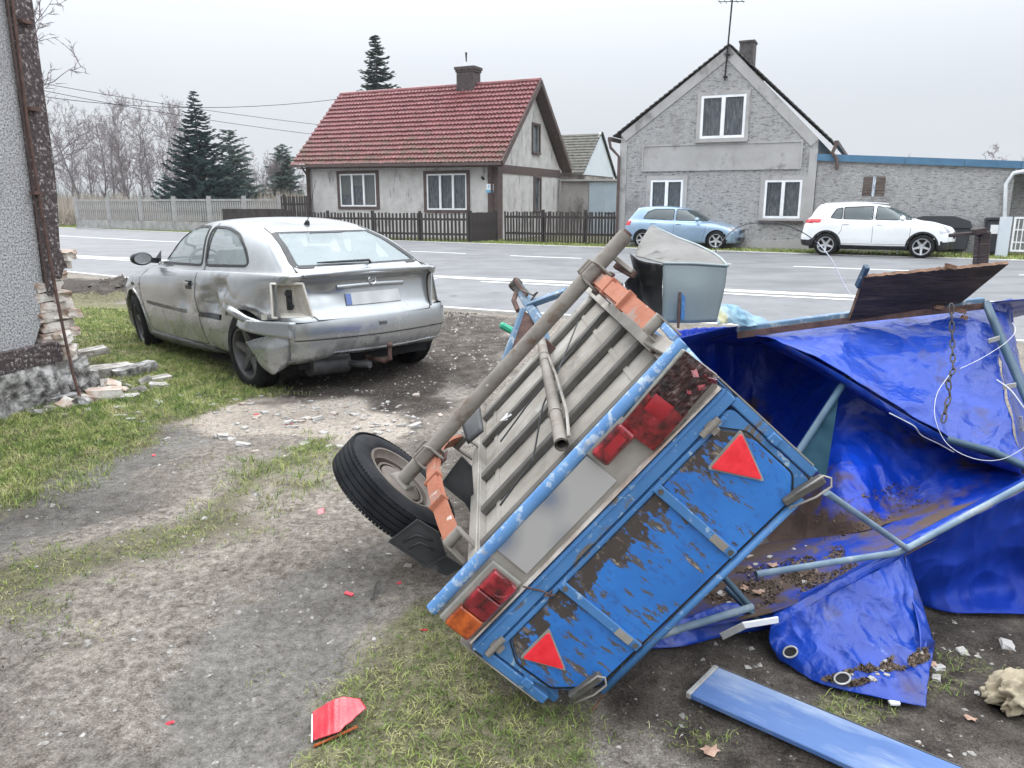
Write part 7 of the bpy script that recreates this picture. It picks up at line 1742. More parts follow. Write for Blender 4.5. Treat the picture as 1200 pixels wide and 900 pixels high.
# pale crest along the front, from the flap to the right edge
g_ = [W_([(905, 716, 2.36), (960, 688, 2.42), (1020, 655, 2.48), (1078, 622, 2.58), (1140, 590, 2.66), (1230, 545, 2.72)]),
      W_([(903, 724, 2.31), (958, 694, 2.36), (1016, 663, 2.42), (1068, 637, 2.49), (1140, 596, 2.56), (1230, 556, 2.62)]),
      W_([(902, 738, 2.27), (955, 706, 2.33), (1012, 676, 2.40), (1060, 652, 2.47), (1135, 612, 2.60), (1230, 570, 2.68)])]
sheet('crest', g_, M['tarp'], TA, 60, 14, .003, wr=.005, seed=11, fq=7)
# front flap with eyelets, lying out on the ground
gb = [gz_(912, 772), gz_(962, 800), gz_(1018, 819), gz_(1074, 833)]
g_ = [W_([(901, 736, 2.27), (952, 706, 2.33), (1007, 677, 2.41), (1060, 650, 2.47)]),
      W_([(900, 750, 2.27), (946, 736, 2.27), (1010, 712, 2.32), (1064, 690, 2.40)]),
      W_([(903, 760, 2.26), (944, 764, 2.19), (1012, 764, 2.17), (1084, 742, 2.26)]),
      [gb[0], gb[1], gb[2].lerp(gz_(1040, 790), .0), gz_(1078, 830)]]
flap_o = sheet('front_flap', g_, M['tarp'], TA, 120, 110, .003, wr=.024, seed=12, fq=6)
g_ = [W_([(1060, 651, 2.47), (1064, 654, 2.52)]), W_([(1066, 694, 2.38), (1078, 700, 2.40)]), [AT(1078, 742, 2.22), AT(1092, 748, 2.27)], [gz_(1072, 802, .02), gz_(1094, 757, .012)], [gz_(1076, 832, .014), gz_(1086, 795, .012)]]
sheet('flap_fold', g_, M['tarp'], TA, 8, 40, .003, wr=.004, seed=13, fq=8)
# hanging sheet to the right, its hem on the ground
g_ = [W_([(1055, 652, 2.50), (1105, 622, 2.50), (1150, 600, 2.50), (1240, 552, 2.54)]), W_([(1062, 668, 2.53), (1108, 655, 2.54), (1152, 640, 2.56), (1240, 620, 2.58)]),
      W_([(1070, 690, 2.57), (1110, 690, 2.58), (1155, 685, 2.62), (1240, 675, 2.62)]), [gz_(1078, 708), gz_(1112, 716), gz_(1155, 718), gz_(1240, 722)]]
sheet('hanging_sheet', g_, M['tarp_shaded'], TA, 100, 80, .003, wr=.030, seed=14, fq=4.5)
# strip lying between the tailgate and the bracket
g_ = [W_([(742, 742, 2.34), (795, 738, 2.34), (850, 726, 2.34), (905, 720, 2.34)]), [gz_(744, 756, .06), gz_(800, 748, .07), gz_(855, 735, .10), AT(903, 730, 2.30)], [gz_(746, 766, .012), gz_(800, 760, .012), gz_(858, 746, .02), gz_(908, 742, .03)]]
sheet('lower_strip', g_, M['tarp'], TA, 40, 16, .003, wr=.006, seed=15, fq=9)
# eyelets
M['eyelet'] = mat('eyelet', [(.3, (.26, .25, .24)), (.7, (.46, .46, .44))], 20, rough=.45, metal=.4)
def eyelet(px, py, Y, n_, w=.016, l=.024, ground=False, rot=0):
    p = gz_(px, py, .022) if ground else AT(px, py, Y); n_ = Vector(n_).normalized(); Q = n_.to_track_quat('Z', 'Y').to_matrix() @ Matrix.Rotation(rot, 3, 'Z')
    q = MB(); ring = []
    for k in range(25):
        a = 2*math.pi*k/24; ring.append(p+Q @ Vector((math.cos(a)*l, math.sin(a)*w, 0)))
    q.tube(ring, .0035, 6, cap=False); o = q.build('eyelet', M['eyelet'], TA, smooth=True)
    q = MB(); q.poly([p-n_*.003+Q @ Vector((math.cos(2*math.pi*k/16)*l*.85, math.sin(2*math.pi*k/16)*w*.85, 0)) for k in range(16)]); q.build('eyelet_hole', M['dark'], o)
eyelet(926, 764, 2.19, (-.3, -.8, .5), .016, .022, rot=.5)
eyelet(987, 795, 2.06, (-.1, -.7, .7), rot=.3); eyelet(1049, 815, 2.0, (0, -.2, 1), .010, .026, True, rot=.1); eyelet(1066, 826, 2.0, (0, -.2, 1), .006, .010, True)
for (x, y) in ((1198, 620), (1197, 666), (1196, 706)): eyelet(x, y, 2.66, (-.1, -1, .2), .013, .020, rot=1.4)
q = MB(); p = gz_(1047, 829, .02); q.box(p, (.03, .022, .012)); q.build('hem_clip', M['white_frame'], TA, bevel=.003)
# soil lying on the sheets
def soil_patch(pts, n, h, seed, parent, size=.012, zoff=.012):
    """heap of crumbs on a sheet, several thousand tiny faces"""
    rs_ = np.random.RandomState(seed); V = []; F = []
    bv = BV[parent] if parent else None
    for i in range(n):
        a, b = rs_.rand(), rs_.rand(); px = pts[0][0]*(1-a)*(1-b)+pts[1][0]*a*(1-b)+pts[2][0]*a*b+pts[3][0]*(1-a)*b; py = pts[0][1]*(1-a)*(1-b)+pts[1][1]*a*(1-b)+pts[2][1]*a*b+pts[3][1]*(1-a)*b
        if mnoise.noise(Vector((px*.045, py*.07, seed))) < -.08: continue
        r = ray(px, py); hit = bv.ray_cast(Vector((0, 0, CAMH)), r.normalized())
        if hit[0] is None: continue
        p = hit[0]; s_ = size*(rs_.rand()**3*1.9+.35); q_ = rs_.normal(0, 1, (5, 3))*s_*.45; n0 = len(V)
        for k in range(5): V.append((p.x+q_[k][0], p.y+q_[k][1], p.z+abs(q_[k][2])*.8+(s_ if k == 4 else 0)*.6))
        F += [(n0, n0+1, n0+4), (n0+1, n0+2, n0+4), (n0+2, n0+3, n0+4), (n0+3, n0, n0+4)]
    return np.array(V), np.array(F)
dg_ = bpy.context.evaluated_depsgraph_get()
def bvh_of(names):
    V = []; F = []
    for o in TA.children:
        if o.name.split('.')[0] in names:
            n0 = len(V); V += [tuple(v.co) for v in o.data.vertices]; F += [tuple(i+n0 for i in p.vertices) for p in o.data.polygons]
    return BVHTree.FromPolygons(V, F)
BV = {'floor': bvh_of(['muddy_floor_sheet', 'inner_wall']), 'flap': bvh_of(['front_flap', 'flap_fold'])}
for nm, pts, n, sz, pr, sd_, lb in (('soil_heap', [(960, 797), (1092, 757), (1086, 775), (1000, 806)], 7000, .0055, 'flap', 3, 'brown soil spilled across the front flap of the blue tarpaulin'),
                              ('soil_heap', [(790, 690), (985, 640), (1010, 668), (880, 718)], 9000, .0055, 'floor', 5, 'brown soil scattered inside the collapsed blue cover')):
    V_, F_ = soil_patch(pts, n, 0, sd_, pr, sz)
    if len(V_): set_props(addobj(nm, fastmesh(nm, V_, F_, M['soil'])), lb, 'soil', kind='stuff')
V_, F_ = soil_patch([(950, 600), (1070, 560), (1090, 590), (960, 640)], 3500, 0, 8, 'floor', .004)
if len(V_): set_props(addobj('soil_heap', fastmesh('soil_heap', V_, F_, M['soil'])), 'thin brown soil smeared low on the inner tarpaulin wall', 'soil', kind='stuff')
# poles of the cover frame (they belong to the cover)
def pole(name, pts, r, m, seg=12, parent=None):
    q = MB(); q.tube(W_(pts), r, seg); return q.build(name, m, parent or TA, smooth=True, angle=60)
pole('pole', [(886, 673, 2.32), (975, 659, 2.38), (1050, 648, 2.45), (1068, 640, 2.46), (1130, 606, 2.48), (1215, 560, 2.50)], .0115, M['pole'])
pole('pole', [(968, 577, 2.10), (1063, 643, 2.45)], .0105, M['pole'])
pole('pole', [(752, 752, 2.22), (800, 736, 2.24), (882, 711, 2.30)], .0125, M['pole'])
pole('pole', [(841, 668, 2.36), (881, 713, 2.31)], .011, M['pole_dark']); pole('pole', [(850, 688, 2.40), (890, 728, 2.33)], .010, M['pole_dark'])
pole('pole', [(1156, 356, 3.60), (1172, 395, 3.36), (1205, 470, 3.02), (1225, 520, 2.8)], .019, M['pole_dark'])
pole('pole', [(1110, 515, 2.93), (1165, 530, 2.84), (1215, 553, 2.7)], .015, M['pole_dark'])
pole('pole', [(997, 436, 3.35), (932, 536, 2.95)], .016, M['pole_dark'])
q = MB(); q.prism([(0, 0), (1, 0), (1, 1)], lambda a, b, d: W_([(985, 452, 3.30)])[0].lerp(W_([(933, 535, 2.95)])[0], a).lerp(W_([(968, 560, 2.85)])[0], b)+Vector((0, d, 0)), 0, .006); q.build('corner_gusset', mat('gusset', [(.3, (.006, .022, .035)), (.7, (.02, .05, .07))], 8, rough=.95, spec=.1), TA)
# top rail with its flat flange
rail = W_([(862, 386, 3.52), (1000, 368, 3.60), (1152, 352, 3.62)])
q = MB(); q.beam(rail[0], rail[1]+(rail[1]-rail[0])*.01, .035, .028); q.beam(rail[1], rail[2], .035, .028); q.build('top_rail', M['blue_rail'], TA, bevel=.004)
q = MB(); q.beam(rail[0]+Vector((0, -.03, -.022)), rail[1]+Vector((0, -.03, -.022)), .006, .03); q.beam(rail[1]+Vector((0, -.03, -.022)), rail[2]+Vector((0, -.03, -.022)), .006, .03); q.build('rail_flange', M['rust'], TA)
# white bracket plates
def plate(name, a, b, w, m, parent, t=.004):
    A, B = AT(*a), AT(*b); q = MB(); q.beam(A, B, t, w, (0, 0, 1)); o = q.build(name, m, parent, bevel=.0015)
    for e in (.14, .86): p = A.lerp(B, e); q = MB(); q.lathe([(.001, -.006), (w*.22, -.005), (w*.22, 0)], 8, Matrix.Translation(p) @ Matrix.Rotation(R(90), 4, 'X')); q.build('bolt', M['dark'], o)
    return o
plate('bracket_plate', (1158, 400, 3.33), (1172, 396, 3.33), .022, M['eyelet'], TA); plate('bracket_plate', (1175, 454, 3.05), (1191, 451, 3.05), .020, M['eyelet'], TA)
plate('bracket_plate', (1196, 488, 2.95), (1198, 506, 2.93), .018, M['eyelet'], TA)
plate('hinge_plate', (845, 746, 2.235), (872, 733, 2.235), .026, M['eyelet'], TA, .006); plate('hinge_arm', (870, 733, 2.24), (912, 726, 2.25), .022, M['white_frame'], TA, .008)
# chain
M['chain'] = mat('chain', [(.3, (.03, .028, .027)), (.7, (.10, .09, .08))], 20, rough=.6, metal=.4)
lk = MB(); ring = [Vector((.0085*math.cos(a), 0, .018*math.sin(a)+(.006 if math.sin(a) > 0 else -.006))) for a in [2*math.pi*k/14 for k in range(15)]]; lk.tube(ring, .0034, 6, cap=False); lme = lk.mesh('link', M['chain'], True, None)
cp = W_([(1115, 362, 3.28), (1116, 400, 3.22), (1117, 434, 3.10), (1111, 446, 3.05), (1113, 462, 3.02), (1108, 480, 2.97), (1105, 497, 2.93)])
CH = thing('rusty_chain', 'dark rusty chain hanging in front of the lit blue tarpaulin', 'chain', (0, 0, 0))
tot = 0; seg_ = []; step = .040
for a, b in zip(cp[:-1], cp[1:]):
    L_ = (b-a).length; t_ = (step-tot) if tot else 0
    while t_ <= L_: seg_.append((a.lerp(b, t_/L_), (b-a).normalized())); t_ += step
    tot = L_-(t_-step)
for i, (p, d) in enumerate(seg_):
    addobj('link', lme, CH, p, (d.to_track_quat('Z', 'Y').to_matrix() @ Matrix.Rotation(R(90*(i % 2)+15), 3, 'Z')).to_euler())
def cord(label, pts, r, m, name='cord'):
    P = W_(pts); q = MB(); Q = catmull(P, 8); q.tube(Q, r, 6); return set_props(q.build(name, m, None, smooth=True), label, 'cord')
M['cord_white'] = mat('cord_white', (.55, .56, .58), 8, rough=.6)
cord('pale cord looping down from the chain across the dark tarpaulin fold', [(1112, 440, 3.0), (1098, 462, 2.95), (1096, 490, 2.88), (1110, 520, 2.82), (1140, 537, 2.74), (1175, 538, 2.68), (1210, 518, 2.66)], .0013, M['cord_white'])
cord('pale cord stretched from the chain to the right hand pole', [(1125, 432, 3.08), (1150, 420, 3.12), (1178, 402, 3.16), (1190, 388, 3.25), (1186, 378, 3.4)], .0013, M['cord_white'])
cord('thin cord hanging over the right edge of the tarpaulin', [(1168, 445, 3.0), (1185, 458, 2.96), (1200, 478, 2.92), (1215, 495, 2.9)], .003, M['cord_white'])
cord('white crease cord on the inner tarpaulin wall', [(1042, 484, 3.1), (1058, 492, 3.08), (1072, 500, 3.05), (1080, 510, 3.05), (1100, 520, 3.0), (1118, 530, 2.95)], .0028, M['cord_white'])
cord('thin bent wire arching up in front of the pale blue hatchback', [(842, 372, 3.5), (830, 330, 3.6), (840, 292, 3.7), (862, 268, 3.8), (888, 261, 3.9), (918, 263, 3.9), (945, 275, 3.9), (965, 292, 3.9)], .0024, M['black_plastic'], 'wire')
cord('thin pale wire running down to the plywood board', [(958, 284, 3.9), (975, 305, 3.85), (990, 335, 3.8), (1002, 352, 3.75)], .0025, M['cord_white'], 'wire')
# plywood board and the broken post behind it
M['plywood'] = mat('plywood', [(.35, (.018, .013, .012)), (.6, (.055, .038, .033)), (.72, (.12, .085, .07))], 5, (1, 1, 7), rough=.7, bump=.8, bscale=16, dist=.01)
M['split_edge'] = mat('split_edge', [(.35, (.10, .055, .035)), (.65, (.24, .14, .09))], 30, rough=.9, bump=.8)
PB = thing('plywood_board', 'dark rotten plywood board leaning up from the top rail of the blue cover', 'board', (0, 0, 0))
c4 = W_([(993, 374, 3.58), (1124, 352, 3.60), (1180, 306, 3.46), (1011, 322, 3.42)])
nrm_ = (c4[1]-c4[0]).cross(c4[3]-c4[0]).normalized()
q = MB(); n_ = 40
def pbf(s_, t_, o_):
    t2_ = t_*(1+(.035*mnoise.noise(Vector((s_*22, 0, 2)))+.02*mnoise.noise(Vector((s_*60, 0, 5))))) if t_ > .99 else t_
    return c4[0].lerp(c4[1], s_).lerp(c4[3].lerp(c4[2], s_), t2_)+nrm_*(o_+.004*mnoise.noise(Vector((s_*4, t_*3, 1))))
q.grid(lambda s_, t_: pbf(s_, t_, 0), n_, 10); q.grid(lambda s_, t_: pbf(s_, t_, .018), n_, 10, True); q.build('ply_face', M['plywood'], PB, smooth=False)
q = MB()
for e in ('t', 'b', 'l', 'r'):
    f_ = {'t': lambda s_, t_: pbf(s_, 1, .018*t_), 'b': lambda s_, t_: pbf(s_, 0, .018*t_), 'l': lambda s_, t_: pbf(0, s_, .018*t_), 'r': lambda s_, t_: pbf(1, s_, .018*t_)}[e]
    q.grid(f_, n_, 1)
q.build('ply_edge', M['split_edge'], PB)
q = MB(); q.beam(AT(1005, 336, 3.46), AT(1016, 312, 3.40), .02, .03); q.build('edge_iron', M['pole_dark'], PB, bevel=.002)
for (x, y, Y, sx) in ((1113, 312, 3.46, .05), (1125, 364, 3.58, .06), (1100, 360, 3.6, .04), (1130, 372, 3.56, .03)):
    me = chunk((sx, .012, .018), int(x), .25, 1); me.materials.append(M['split_edge']); p = AT(x, y, Y-.03); o = addobj('splinter', me, PB, p, (0, .2, .1))
BP = thing('broken_post', 'dark broken post with a crooked arm sticking up behind the plywood board', 'post', (0, 0, 0))
q = MB(); q.beam(AT(1148, 318, 4.0), AT(1152, 271, 4.0), .06, .05, (0, 1, 0)); q.build('post', M['plywood'], BP, bevel=.006)
q = MB(); q.beam(AT(1112, 276, 4.0), AT(1146, 273, 3.98), .02, .018, (0, 0, 1)); q.beam(AT(1140, 272, 3.98), AT(1154, 270, 3.98), .05, .03, (0, 0, 1)); q.build('arm', M['plywood'], BP, bevel=.003)
# crumpled pale blue sheet behind the grey mudguard
M['pale_sheet'] = mat('pale_sheet', [(.4, (.14, .27, .35)), (.58, (.24, .36, .42)), (.66, (.40, .38, .22))], 5, rough=.35)
g_ = [W_([(838, 360, 3.4), (850, 357, 3.5), (868, 364, 3.6), (900, 379, 3.75)]), W_([(838, 370, 3.35), (854, 368, 3.42), (872, 373, 3.52), (900, 382, 3.7)]), W_([(838, 382, 3.3), (858, 380, 3.4), (880, 383, 3.5), (900, 385, 3.65)])]
cs = sheet('crumpled_sheet', g_, M['pale_sheet'], None, 30, 24, .003, wr=.02, seed=20, fq=12); set_props(cs, 'crumpled pale blue plastic sheet behind the grey mudguard on the cover rail', 'sheet')
# ------------------------------------------------ loose things on the ground
M['plank'] = mat('plank', [(.3, (.045, .10, .27)), (.5, (.075, .15, .34)), (.7, (.13, .21, .39))], 3.0, (1, .35, 1), rough=.42, bump=.15); layer(M['plank'], (.25, .31, .42), .48, .68, 5, (1.6, .4, 1), rough=.6, seed=4); layer(M['plank'], (.36, .27, .22), .62, .70, 7, (1, .4, 1), rough=.8, seed=6); layer(M['plank'], (.03, .10, .38), .62, .66, 5, (1, .6, 1), seed=9)
a, b = G(804, 821), G(838, 791); a2, b2 = G(975, 905), G(1112, 903); d = ((a2-a).normalized()+(b2-b).normalized()).normalized(); mid = (a+b)/2; wdt = (b-a).length
BL = thing('blue_plank', 'long scraped blue board lying flat on the soil in the lower right corner', 'board', mid+Vector((0, 0, .022)), math.atan2(d.y, d.x)-math.pi/2); BL.rotation_euler = (R(.6), R(1.5), BL.rotation_euler.z)
q = MB(); q.span(-wdt/2, wdt/2, .012, 1.35, -.008, .008); q.build('face_board', M['plank'], BL, bevel=.002)
q = MB(); q.span(-wdt/2-.002, wdt/2+.002, -.004, .0118, -.010, .010); q.build('end_strip', M['eyelet'], BL, bevel=.002)
q = MB(); q.span(-wdt/2-.004, -wdt/2-.0005, .0, 1.35, -.014, .009); q.build('edge_strip', M['zinc_dark'], BL)
# red lamp shard in the foreground
M['shard_red'] = mat('shard_red', [(.35, (.38, .012, .03)), (.6, (.62, .06, .07)), (.75, (.75, .22, .20))], 9, rough=.25, coat=.5, bump=.4, bscale=120, dist=.002)
LS = thing('lamp_cover_shard', 'broken red and orange lamp cover lying on the grass in the foreground', 'lamp cover', G(398, 852)+Vector((0, 0, .02)), R(12))
LS.rotation_euler = (R(14), R(-8), R(12))
sc3 = .076
q = MB(); P = [(-1, -.55, 0), (-.75, -1.0, .05), (.0, -.65, .12), (.85, -.25, .1), (1.05, .15, .16), (.85, .65, .12), (.1, .85, .05), (-1.0, .7, 0)]
def lsf(s_, t_):
    a_ = Vector(P[0]).lerp(Vector(P[7]), t_); b_ = Vector(P[2]).lerp(Vector(P[6]), t_); c_ = Vector(P[4]).lerp(Vector(P[5]), t_)
    p = a_.lerp(b_, s_*2) if s_ < .5 else b_.lerp(c_, s_*2-1); p.z += .22*math.sin(math.pi*s_)*(.4+.6*t_)+.006*math.sin(s_*50)
    p.y += .06*mnoise.noise(Vector((s_*9, t_*3, 1)))*(1 if t_ in (0, 1) else .2); return p*sc3
q.grid(lsf, 30, 20); o = q.build('red_lens', M['shard_red'], LS, smooth=True); md = o.modifiers.new('s', 'SOLIDIFY'); md.thickness = .003
q = MB(); q.grid(lambda s_, t_: Vector((-.95+1.6*s_, -.75-.16*t_+.36*s_, -.05+.10*t_))*sc3, 12, 4); o = q.build('orange_rim', M['lens_orange'], LS); md = o.modifiers.new('s', 'SOLIDIFY'); md.thickness = .003
q = MB(); q.beam(Vector((-1.02, -.6, -.03))*sc3, Vector((-.98, .62, -.03))*sc3, .004, .006); q.build('seal_edge', M['white_frame'], LS)
# green plastic piece
gp_ = AT(596, 388, 6.2); M['green_plastic'] = mat('green_plastic', (.03, .34, .20), 5, rough=.35)
g0 = G(594, 400); q = MB(); zz = .03; q.beam(AT(586, 380, g0.y), AT(606, 391, g0.y), .09, .07); o = q.build('green_plastic_piece', M['green_plastic'], None, bevel=.02); set_props(o, 'bright green plastic piece beside the blue drawbar near the road', 'plastic piece')
# khaki cloth
M['khaki'] = mat('khaki', [(.3, (.22, .18, .12)), (.7, (.38, .33, .24))], 7, rough=.95, bump=.5, bscale=60)
bm = bmesh.new(); bmesh.ops.create_icosphere(bm, subdivisions=5, radius=1)
for v in bm.verts:
    n_ = 1-abs(mnoise.noise(Vector((v.co.x*1.2, v.co.y*2.6, v.co.z*1.4))+Vector((1, 2, 0))))*2.6; n2 = 1-abs(mnoise.noise(Vector((v.co.x*3.0, v.co.y*6.5, v.co.z*3))+Vector((3, 0, 0))))*2.4; k_ = .58+.34*n_+.15*n2
    v.co = Vector((v.co.x*.115*k_, v.co.y*.085*k_, max(v.co.z*.075*k_, -.02)))
me = bpy.data.meshes.new('cloth'); bm.to_mesh(me); bm.free(); me.materials.append(M['khaki']); me.shade_smooth()
g0 = G(1192, 826); o = addobj('khaki_cloth', me, None, g0+Vector((0, 0, .03)), (0, 0, .3)); set_props(o, 'crumpled khaki cloth lying on the soil at the right edge', 'cloth')
# twig by the crushed latch
q = MB(); q.tube([G(694, 836)+Vector((0, 0, .01)), AT(722, 795, 1.97), AT(745, 770, 2.05), AT(757, 745, 2.1)], [.004, .003, .003, .002], 5); set_props(q.build('twig', M['split_edge'], None), 'thin curved brown twig leaning against the lower tailgate latch', 'twig')
# dry leaves
M['dry_leaf'] = mat('dry_leaf', [(.3, (.28, .17, .12)), (.7, (.46, .31, .24))], 20, rough=.85)
def leaf(px, py, s_, rz, label, on=None, m='dry_leaf'):
    q = MB(); out = [(0, -1), (.5, -.55), (.95, -.5), (.7, 0), (.9, .5), (.35, .55), (0, 1), (-.4, .5), (-.9, .45), (-.65, 0), (-.9, -.5), (-.45, -.5)]
    c_ = q.vert((0, 0, .3*s_)); ids = [q.vert((a*s_, b*s_*.75, (.25*abs(a)+.1*math.sin(i*2.1))*s_)) for i, (a, b) in enumerate(out)]
    for i in range(12): q.face((c_, ids[i], ids[(i+1) % 12]))
    p = gz_(px, py, .006) if on is None else on
    o = q.build('leaf', M[m], None, loc=p, rot=(.1, .05, rz)); set_props(o, label, 'leaf'); return o
leaf(832, 877, .030, .3, 'curled pinkish brown leaf on the soil below the blue plank'); leaf(1093, 780, .022, 1.2, 'small brown leaf at the pointed corner of the tarpaulin flap'); leaf(1137, 842, .020, 2.2, 'small dry leaf on the soil left of the khaki cloth')
# brick and plaster rubble strewn from the building
M['plaster'] = mat('plaster', [(.3, (.30, .28, .26)), (.7, (.55, .53, .50))], 12, rough=.95, bump=.5)
M['red_bit'] = mat('red_bit', (.55, .03, .05), 9, rough=.3)
ch_ = []
for i in range(10):
    me = chunk((1, .72, .30), i+60, .26, 1); me.materials.append(M['plaster']); me.name = 'plaster_shard'; ch_.append(me)
ch2 = []
for i in range(5):
    me = chunk((1, .7, .4), i+80, .22, 1); me.materials.append(M['old_brick']); me.name = 'brick_fragment'; ch2.append(me)
ch3 = []
for i in range(3):
    me = chunk((1, .6, .12), i+90, .25, 1); me.materials.append(M['red_bit']); me.name = 'red_plastic_shard'; ch3.append(me)
rg = random.Random(77)
def shard_obj(px, py, s_, pool, label, cat, group):
    p = G(px, py); me = rg.choice(pool); o = addobj(me.name.split('.')[0], me, None, (p.x, p.y, ground_z(p.x, p.y)+s_*.08), (rg.uniform(-.2, .2), rg.uniform(-.2, .2), rg.uniform(0, 6.3)), (s_, s_, s_)); set_props(o, label, cat, group); return o
for (x, y, s_, lb) in ((262, 513, .085, 'flat grey shard alone on the pale sand left of centre'), (285, 524, .075, 'whitish angular shard on the sand behind the wheel ruts'), (152, 470, .12, 'pale plaster slab on the grass edge in front of the rubble blocks'), (45, 486, .10, 'flat white shard on the grass below the foundation, far left'), (140, 482, .07, 'small white plaster piece on the grass right of the iron rod'),
                       (337, 496, .07, 'white shard in the debris just behind the silver car'), (372, 492, .075, 'pale shard in the debris under the rear bumper'), (486, 500, .08, 'elongated white shard near the upright tyre'), (443, 506, .06, 'broken white shard right of the debris patch'), (398, 640, .03, None), (187, 455, .13, 'broad thin plaster slab lying on the grass between rubble and car')):
    if lb: shard_obj(x, y, s_, ch_, lb, 'shard', None)
for (x, y, s_, lb) in ((376, 599, .045, 'red plastic shard on the track left of the upright tyre'), (409, 693, .035, 'small dark red shard on the track below the tyre'), (180, 531, .03, 'tiny red shard on the grey track at left'), (198, 839, .022, 'tiny red crumb low on the bare track'), (468, 684, .02, 'tiny pink crumb under the trailer light'), (497, 741, .022, 'pinkish crumb on the grass below the tail light'), (338, 497, .045, 'red shard among plaster behind the silver car'), (300, 486, .03, 'small red shard among plaster under the left bumper corner')):
    shard_obj(x, y, s_, ch3, lb, 'shard', None)
for (x, y, s_, lb) in ((1180, 757, .05, 'white stone on the soil at the right edge'), (1100, 783, .04, 'white pebble beside the tarpaulin corner'), (1128, 764, .035, 'brownish stone right of the tarpaulin corner'), (1145, 812, .018, 'tiny white pebble above the khaki cloth'), (1097, 795, .035, 'pinkish stone just right of the tarpaulin corner'), (478, 663, .03, 'small white stone under the tyre'), (455, 645, .022, 'small white stone below the mud flap'), (497, 739, .02, None)):
    if lb: shard_obj(x, y, s_, ch_, lb, 'stone', None)
# many alike crumbs: grouped
n_ = 0
while n_ < 120:
    t_ = rg.random()
    if t_ < .55: px, py = rg.gauss(400, 75), rg.gauss(492, 13)
    elif t_ < .85: px, py = rg.gauss(170, 70), rg.gauss(478, 16)
    else: px, py = rg.gauss(470, 40), rg.gauss(470, 30)
    if px < 5 or py < 455 or py > 535 or (py < 462 and px > 250): continue
    pool = ch_ if rg.random() < .78 else ch2
    s_ = rg.uniform(.022, .055)
    shard_obj(px, py, s_, pool, 'small pale plaster chip strewn between the broken corner and the tyre' if pool is ch_ else 'small pinkish brick crumb strewn between the broken corner and the tyre', 'chip', 'plaster chips strewn behind the silver car' if pool is ch_ else 'brick crumbs strewn behind the silver car'); n_ += 1
# chips inside the cover
for i in range(26):
    px, py = rg.uniform(800, 960), 0; py = 735-.32*(px-760)+rg.uniform(-48, 10)
    hit = BV['floor'].ray_cast(Vector((0, 0, CAMH)), ray(px, py).normalized())
    if hit[0] is None: continue
    me = rg.choice(ch_ if rg.random() < .5 else ch2); s_ = rg.uniform(.009, .026); o = addobj('stone', me, None, hit[0]+Vector((0, 0, s_*.1)), (rg.uniform(-.4, .4), 0, rg.uniform(0, 6)), (s_,)*3); set_props(o, 'small stone or chip lying on the muddy tarpaulin floor', 'stone', 'stones on the muddy tarpaulin floor')
for i in range(12):
    px = rg.uniform(985, 1085); py = 800-.35*(px-985)+rg.uniform(-6, 12)
    hit = BV['flap'].ray_cast(Vector((0, 0, CAMH)), ray(px, py).normalized())
    if hit[0] is None: continue
    me = rg.choice(ch_ if rg.random() < .5 else ch2); s_ = rg.uniform(.008, .020); o = addobj('stone', me, None, hit[0]+Vector((0, 0, s_*.1)), (rg.uniform(-.4, .4), 0, rg.uniform(0, 6)), (s_,)*3); set_props(o, 'small stone or chip in the soil on the tarpaulin flap', 'stone', 'stones on the tarpaulin flap')
for (x, y, s_) in ((905, 665, .05), (872, 692, .045), (889, 697, .05), (878, 668, .03)):
    hit = BV['floor'].ray_cast(Vector((0, 0, CAMH)), ray(x, y).normalized())
    if hit[0]: leaf(x, y, s_*.5, x, {905: 'upper of the dry leaves inside the collapsed cover', 872: 'left dry leaf inside the collapsed cover beside the short struts', 889: 'lower right dry leaf inside the collapsed cover', 878: 'small dry leaf inside the cover near the tailgate'}[x], on=hit[0]+Vector((0, 0, .01)))
# gravel: uncountable small stones on the bare ground
rs = np.random.RandomState(31); n_ = 60000
sx = rs.uniform(-5, 3, n_); sy = 1.35+rs.rand(n_)**1.4*9; zg2, zm2, zs2, zt2 = zones(sx, sy)
kp = (rs.rand(n_) < (.35+.4*zs2)*(1-zg2*.9)*(.3+vnoise(sx, sy, 3, 3))) & (np.interp(sx, near_x, near_y)-sy > .2); sx, sy = sx[kp], sy[kp]
s_ = (.0022+.008*rs.rand(len(sx))**5)*(.7+.16*sy); ii = np.clip(np.searchsorted(ax, sx)-1, 0, nx-2); jj = np.clip(np.searchsorted(ay, sy)-1, 0, ny-2); sz_ = gz.reshape(ny, nx)[jj, ii]
off = rs.normal(0, .25, (len(sx), 5, 3)); base5 = np.array([(-1, -1, -.3), (1, -1, -.3), (1, 1, -.3), (-1, 1, -.3), (0, 0, .7)])
V = (base5[None]+off)*s_[:, None, None]+np.stack([sx, sy, sz_], 1)[:, None, :]; b0 = np.arange(len(sx))*5
F = np.concatenate([np.stack([b0+a, b0+b, b0+4], 1) for a, b in ((0, 1), (1, 2), (2, 3), (3, 0))])
M['gravel'] = mat('gravel', [(.3, (.14, .13, .12)), (.5, (.25, .235, .215)), (.66, (.40, .38, .355))], 40, rough=.95, detail=2)
set_props(addobj('gravel', fastmesh('gravel', V.reshape(-1, 3), F, M['gravel'])), 'fine gravel and grit scattered over the bare dirt track', 'gravel', kind='stuff')
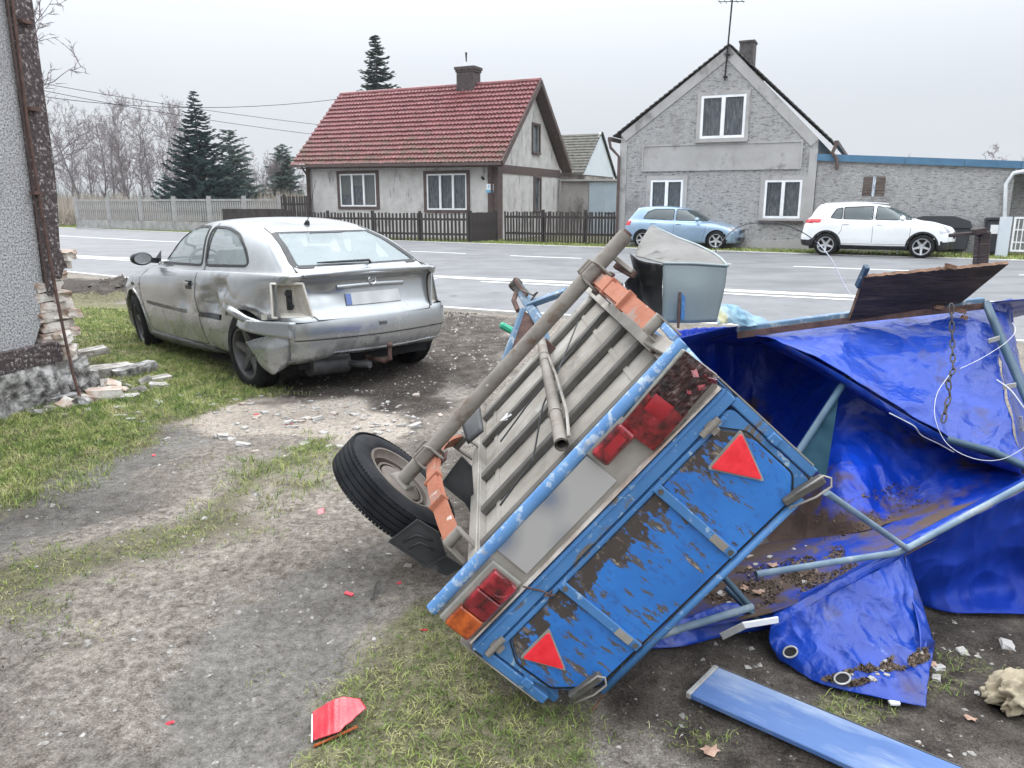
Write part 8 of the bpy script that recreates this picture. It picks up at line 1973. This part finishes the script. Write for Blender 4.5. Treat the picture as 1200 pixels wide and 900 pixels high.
# soil clods by the road
n_ = 9000; px_ = rs.uniform(-.2, 1, n_); X = -9.5+rs.rand(n_)*9; near = np.interp(X, near_x, near_y); Yd = near-.25-rs.rand(n_)**1.4*np.where(X < -4.5, 2.0, 1.2)
s_ = .008+.045*rs.rand(n_)**6*np.where(X < -4.5, 1.6, .9); s_ = np.where(X > -4.2, s_*.7, s_)
ii = np.clip(np.searchsorted(ax, X)-1, 0, nx-2); jj = np.clip(np.searchsorted(ay, Yd)-1, 0, ny-2); sz_ = gz.reshape(ny, nx)[jj, ii]
kp = (X > -7.6) & (rs.rand(n_) < .8); X, Yd, s_, sz_ = X[kp], Yd[kp], s_[kp], sz_[kp]
off = rs.normal(0, .28, (len(X), 5, 3)); V = (base5[None]+off)*s_[:, None, None]+np.stack([X, Yd, sz_], 1)[:, None, :]; b0 = np.arange(len(X))*5
F = np.concatenate([np.stack([b0+a, b0+b, b0+4], 1) for a, b in ((0, 1), (1, 2), (2, 3), (3, 0))])
M['clod'] = mat('clod', [(.3, (.025, .021, .018)), (.7, (.085, .072, .06))], 12, rough=.97)
set_props(addobj('soil_clods', fastmesh('soil_clods', V.reshape(-1, 3), F, M['clod'])), 'dark crumbly soil clods along the near edge of the road', 'soil', kind='stuff')

q = MB(); q.tube([G(436, 706)+Vector((0, 0, .012)), G(438, 694)+Vector((0, 0, .014)), G(442, 684)+Vector((0, 0, .012))], [.006, .006, .005], 6); set_props(q.build('metal_pin', M['zinc_dark'], None), 'small dark metal pin lying on the track below the trailer tyre', 'pin')
# ------------------------------------------------ thin winter haze
hm = bpy.data.materials.new('haze'); hm.use_nodes = True; hn = hm.node_tree
for n in list(hn.nodes): hn.nodes.remove(n)
ho = hn.nodes.new('ShaderNodeOutputMaterial'); pv = hn.nodes.new('ShaderNodeVolumePrincipled')
pv.inputs['Color'].default_value = (.93, .96, 1, 1); pv.inputs['Density'].default_value = .0004; pv.inputs['Anisotropy'].default_value = .2
hn.links.new(pv.outputs[0], ho.inputs['Volume'])
q = MB(); q.span(-262, 262, -12, 262, -1.2, 16); set_props(q.build('haze', hm), kind='stuff')
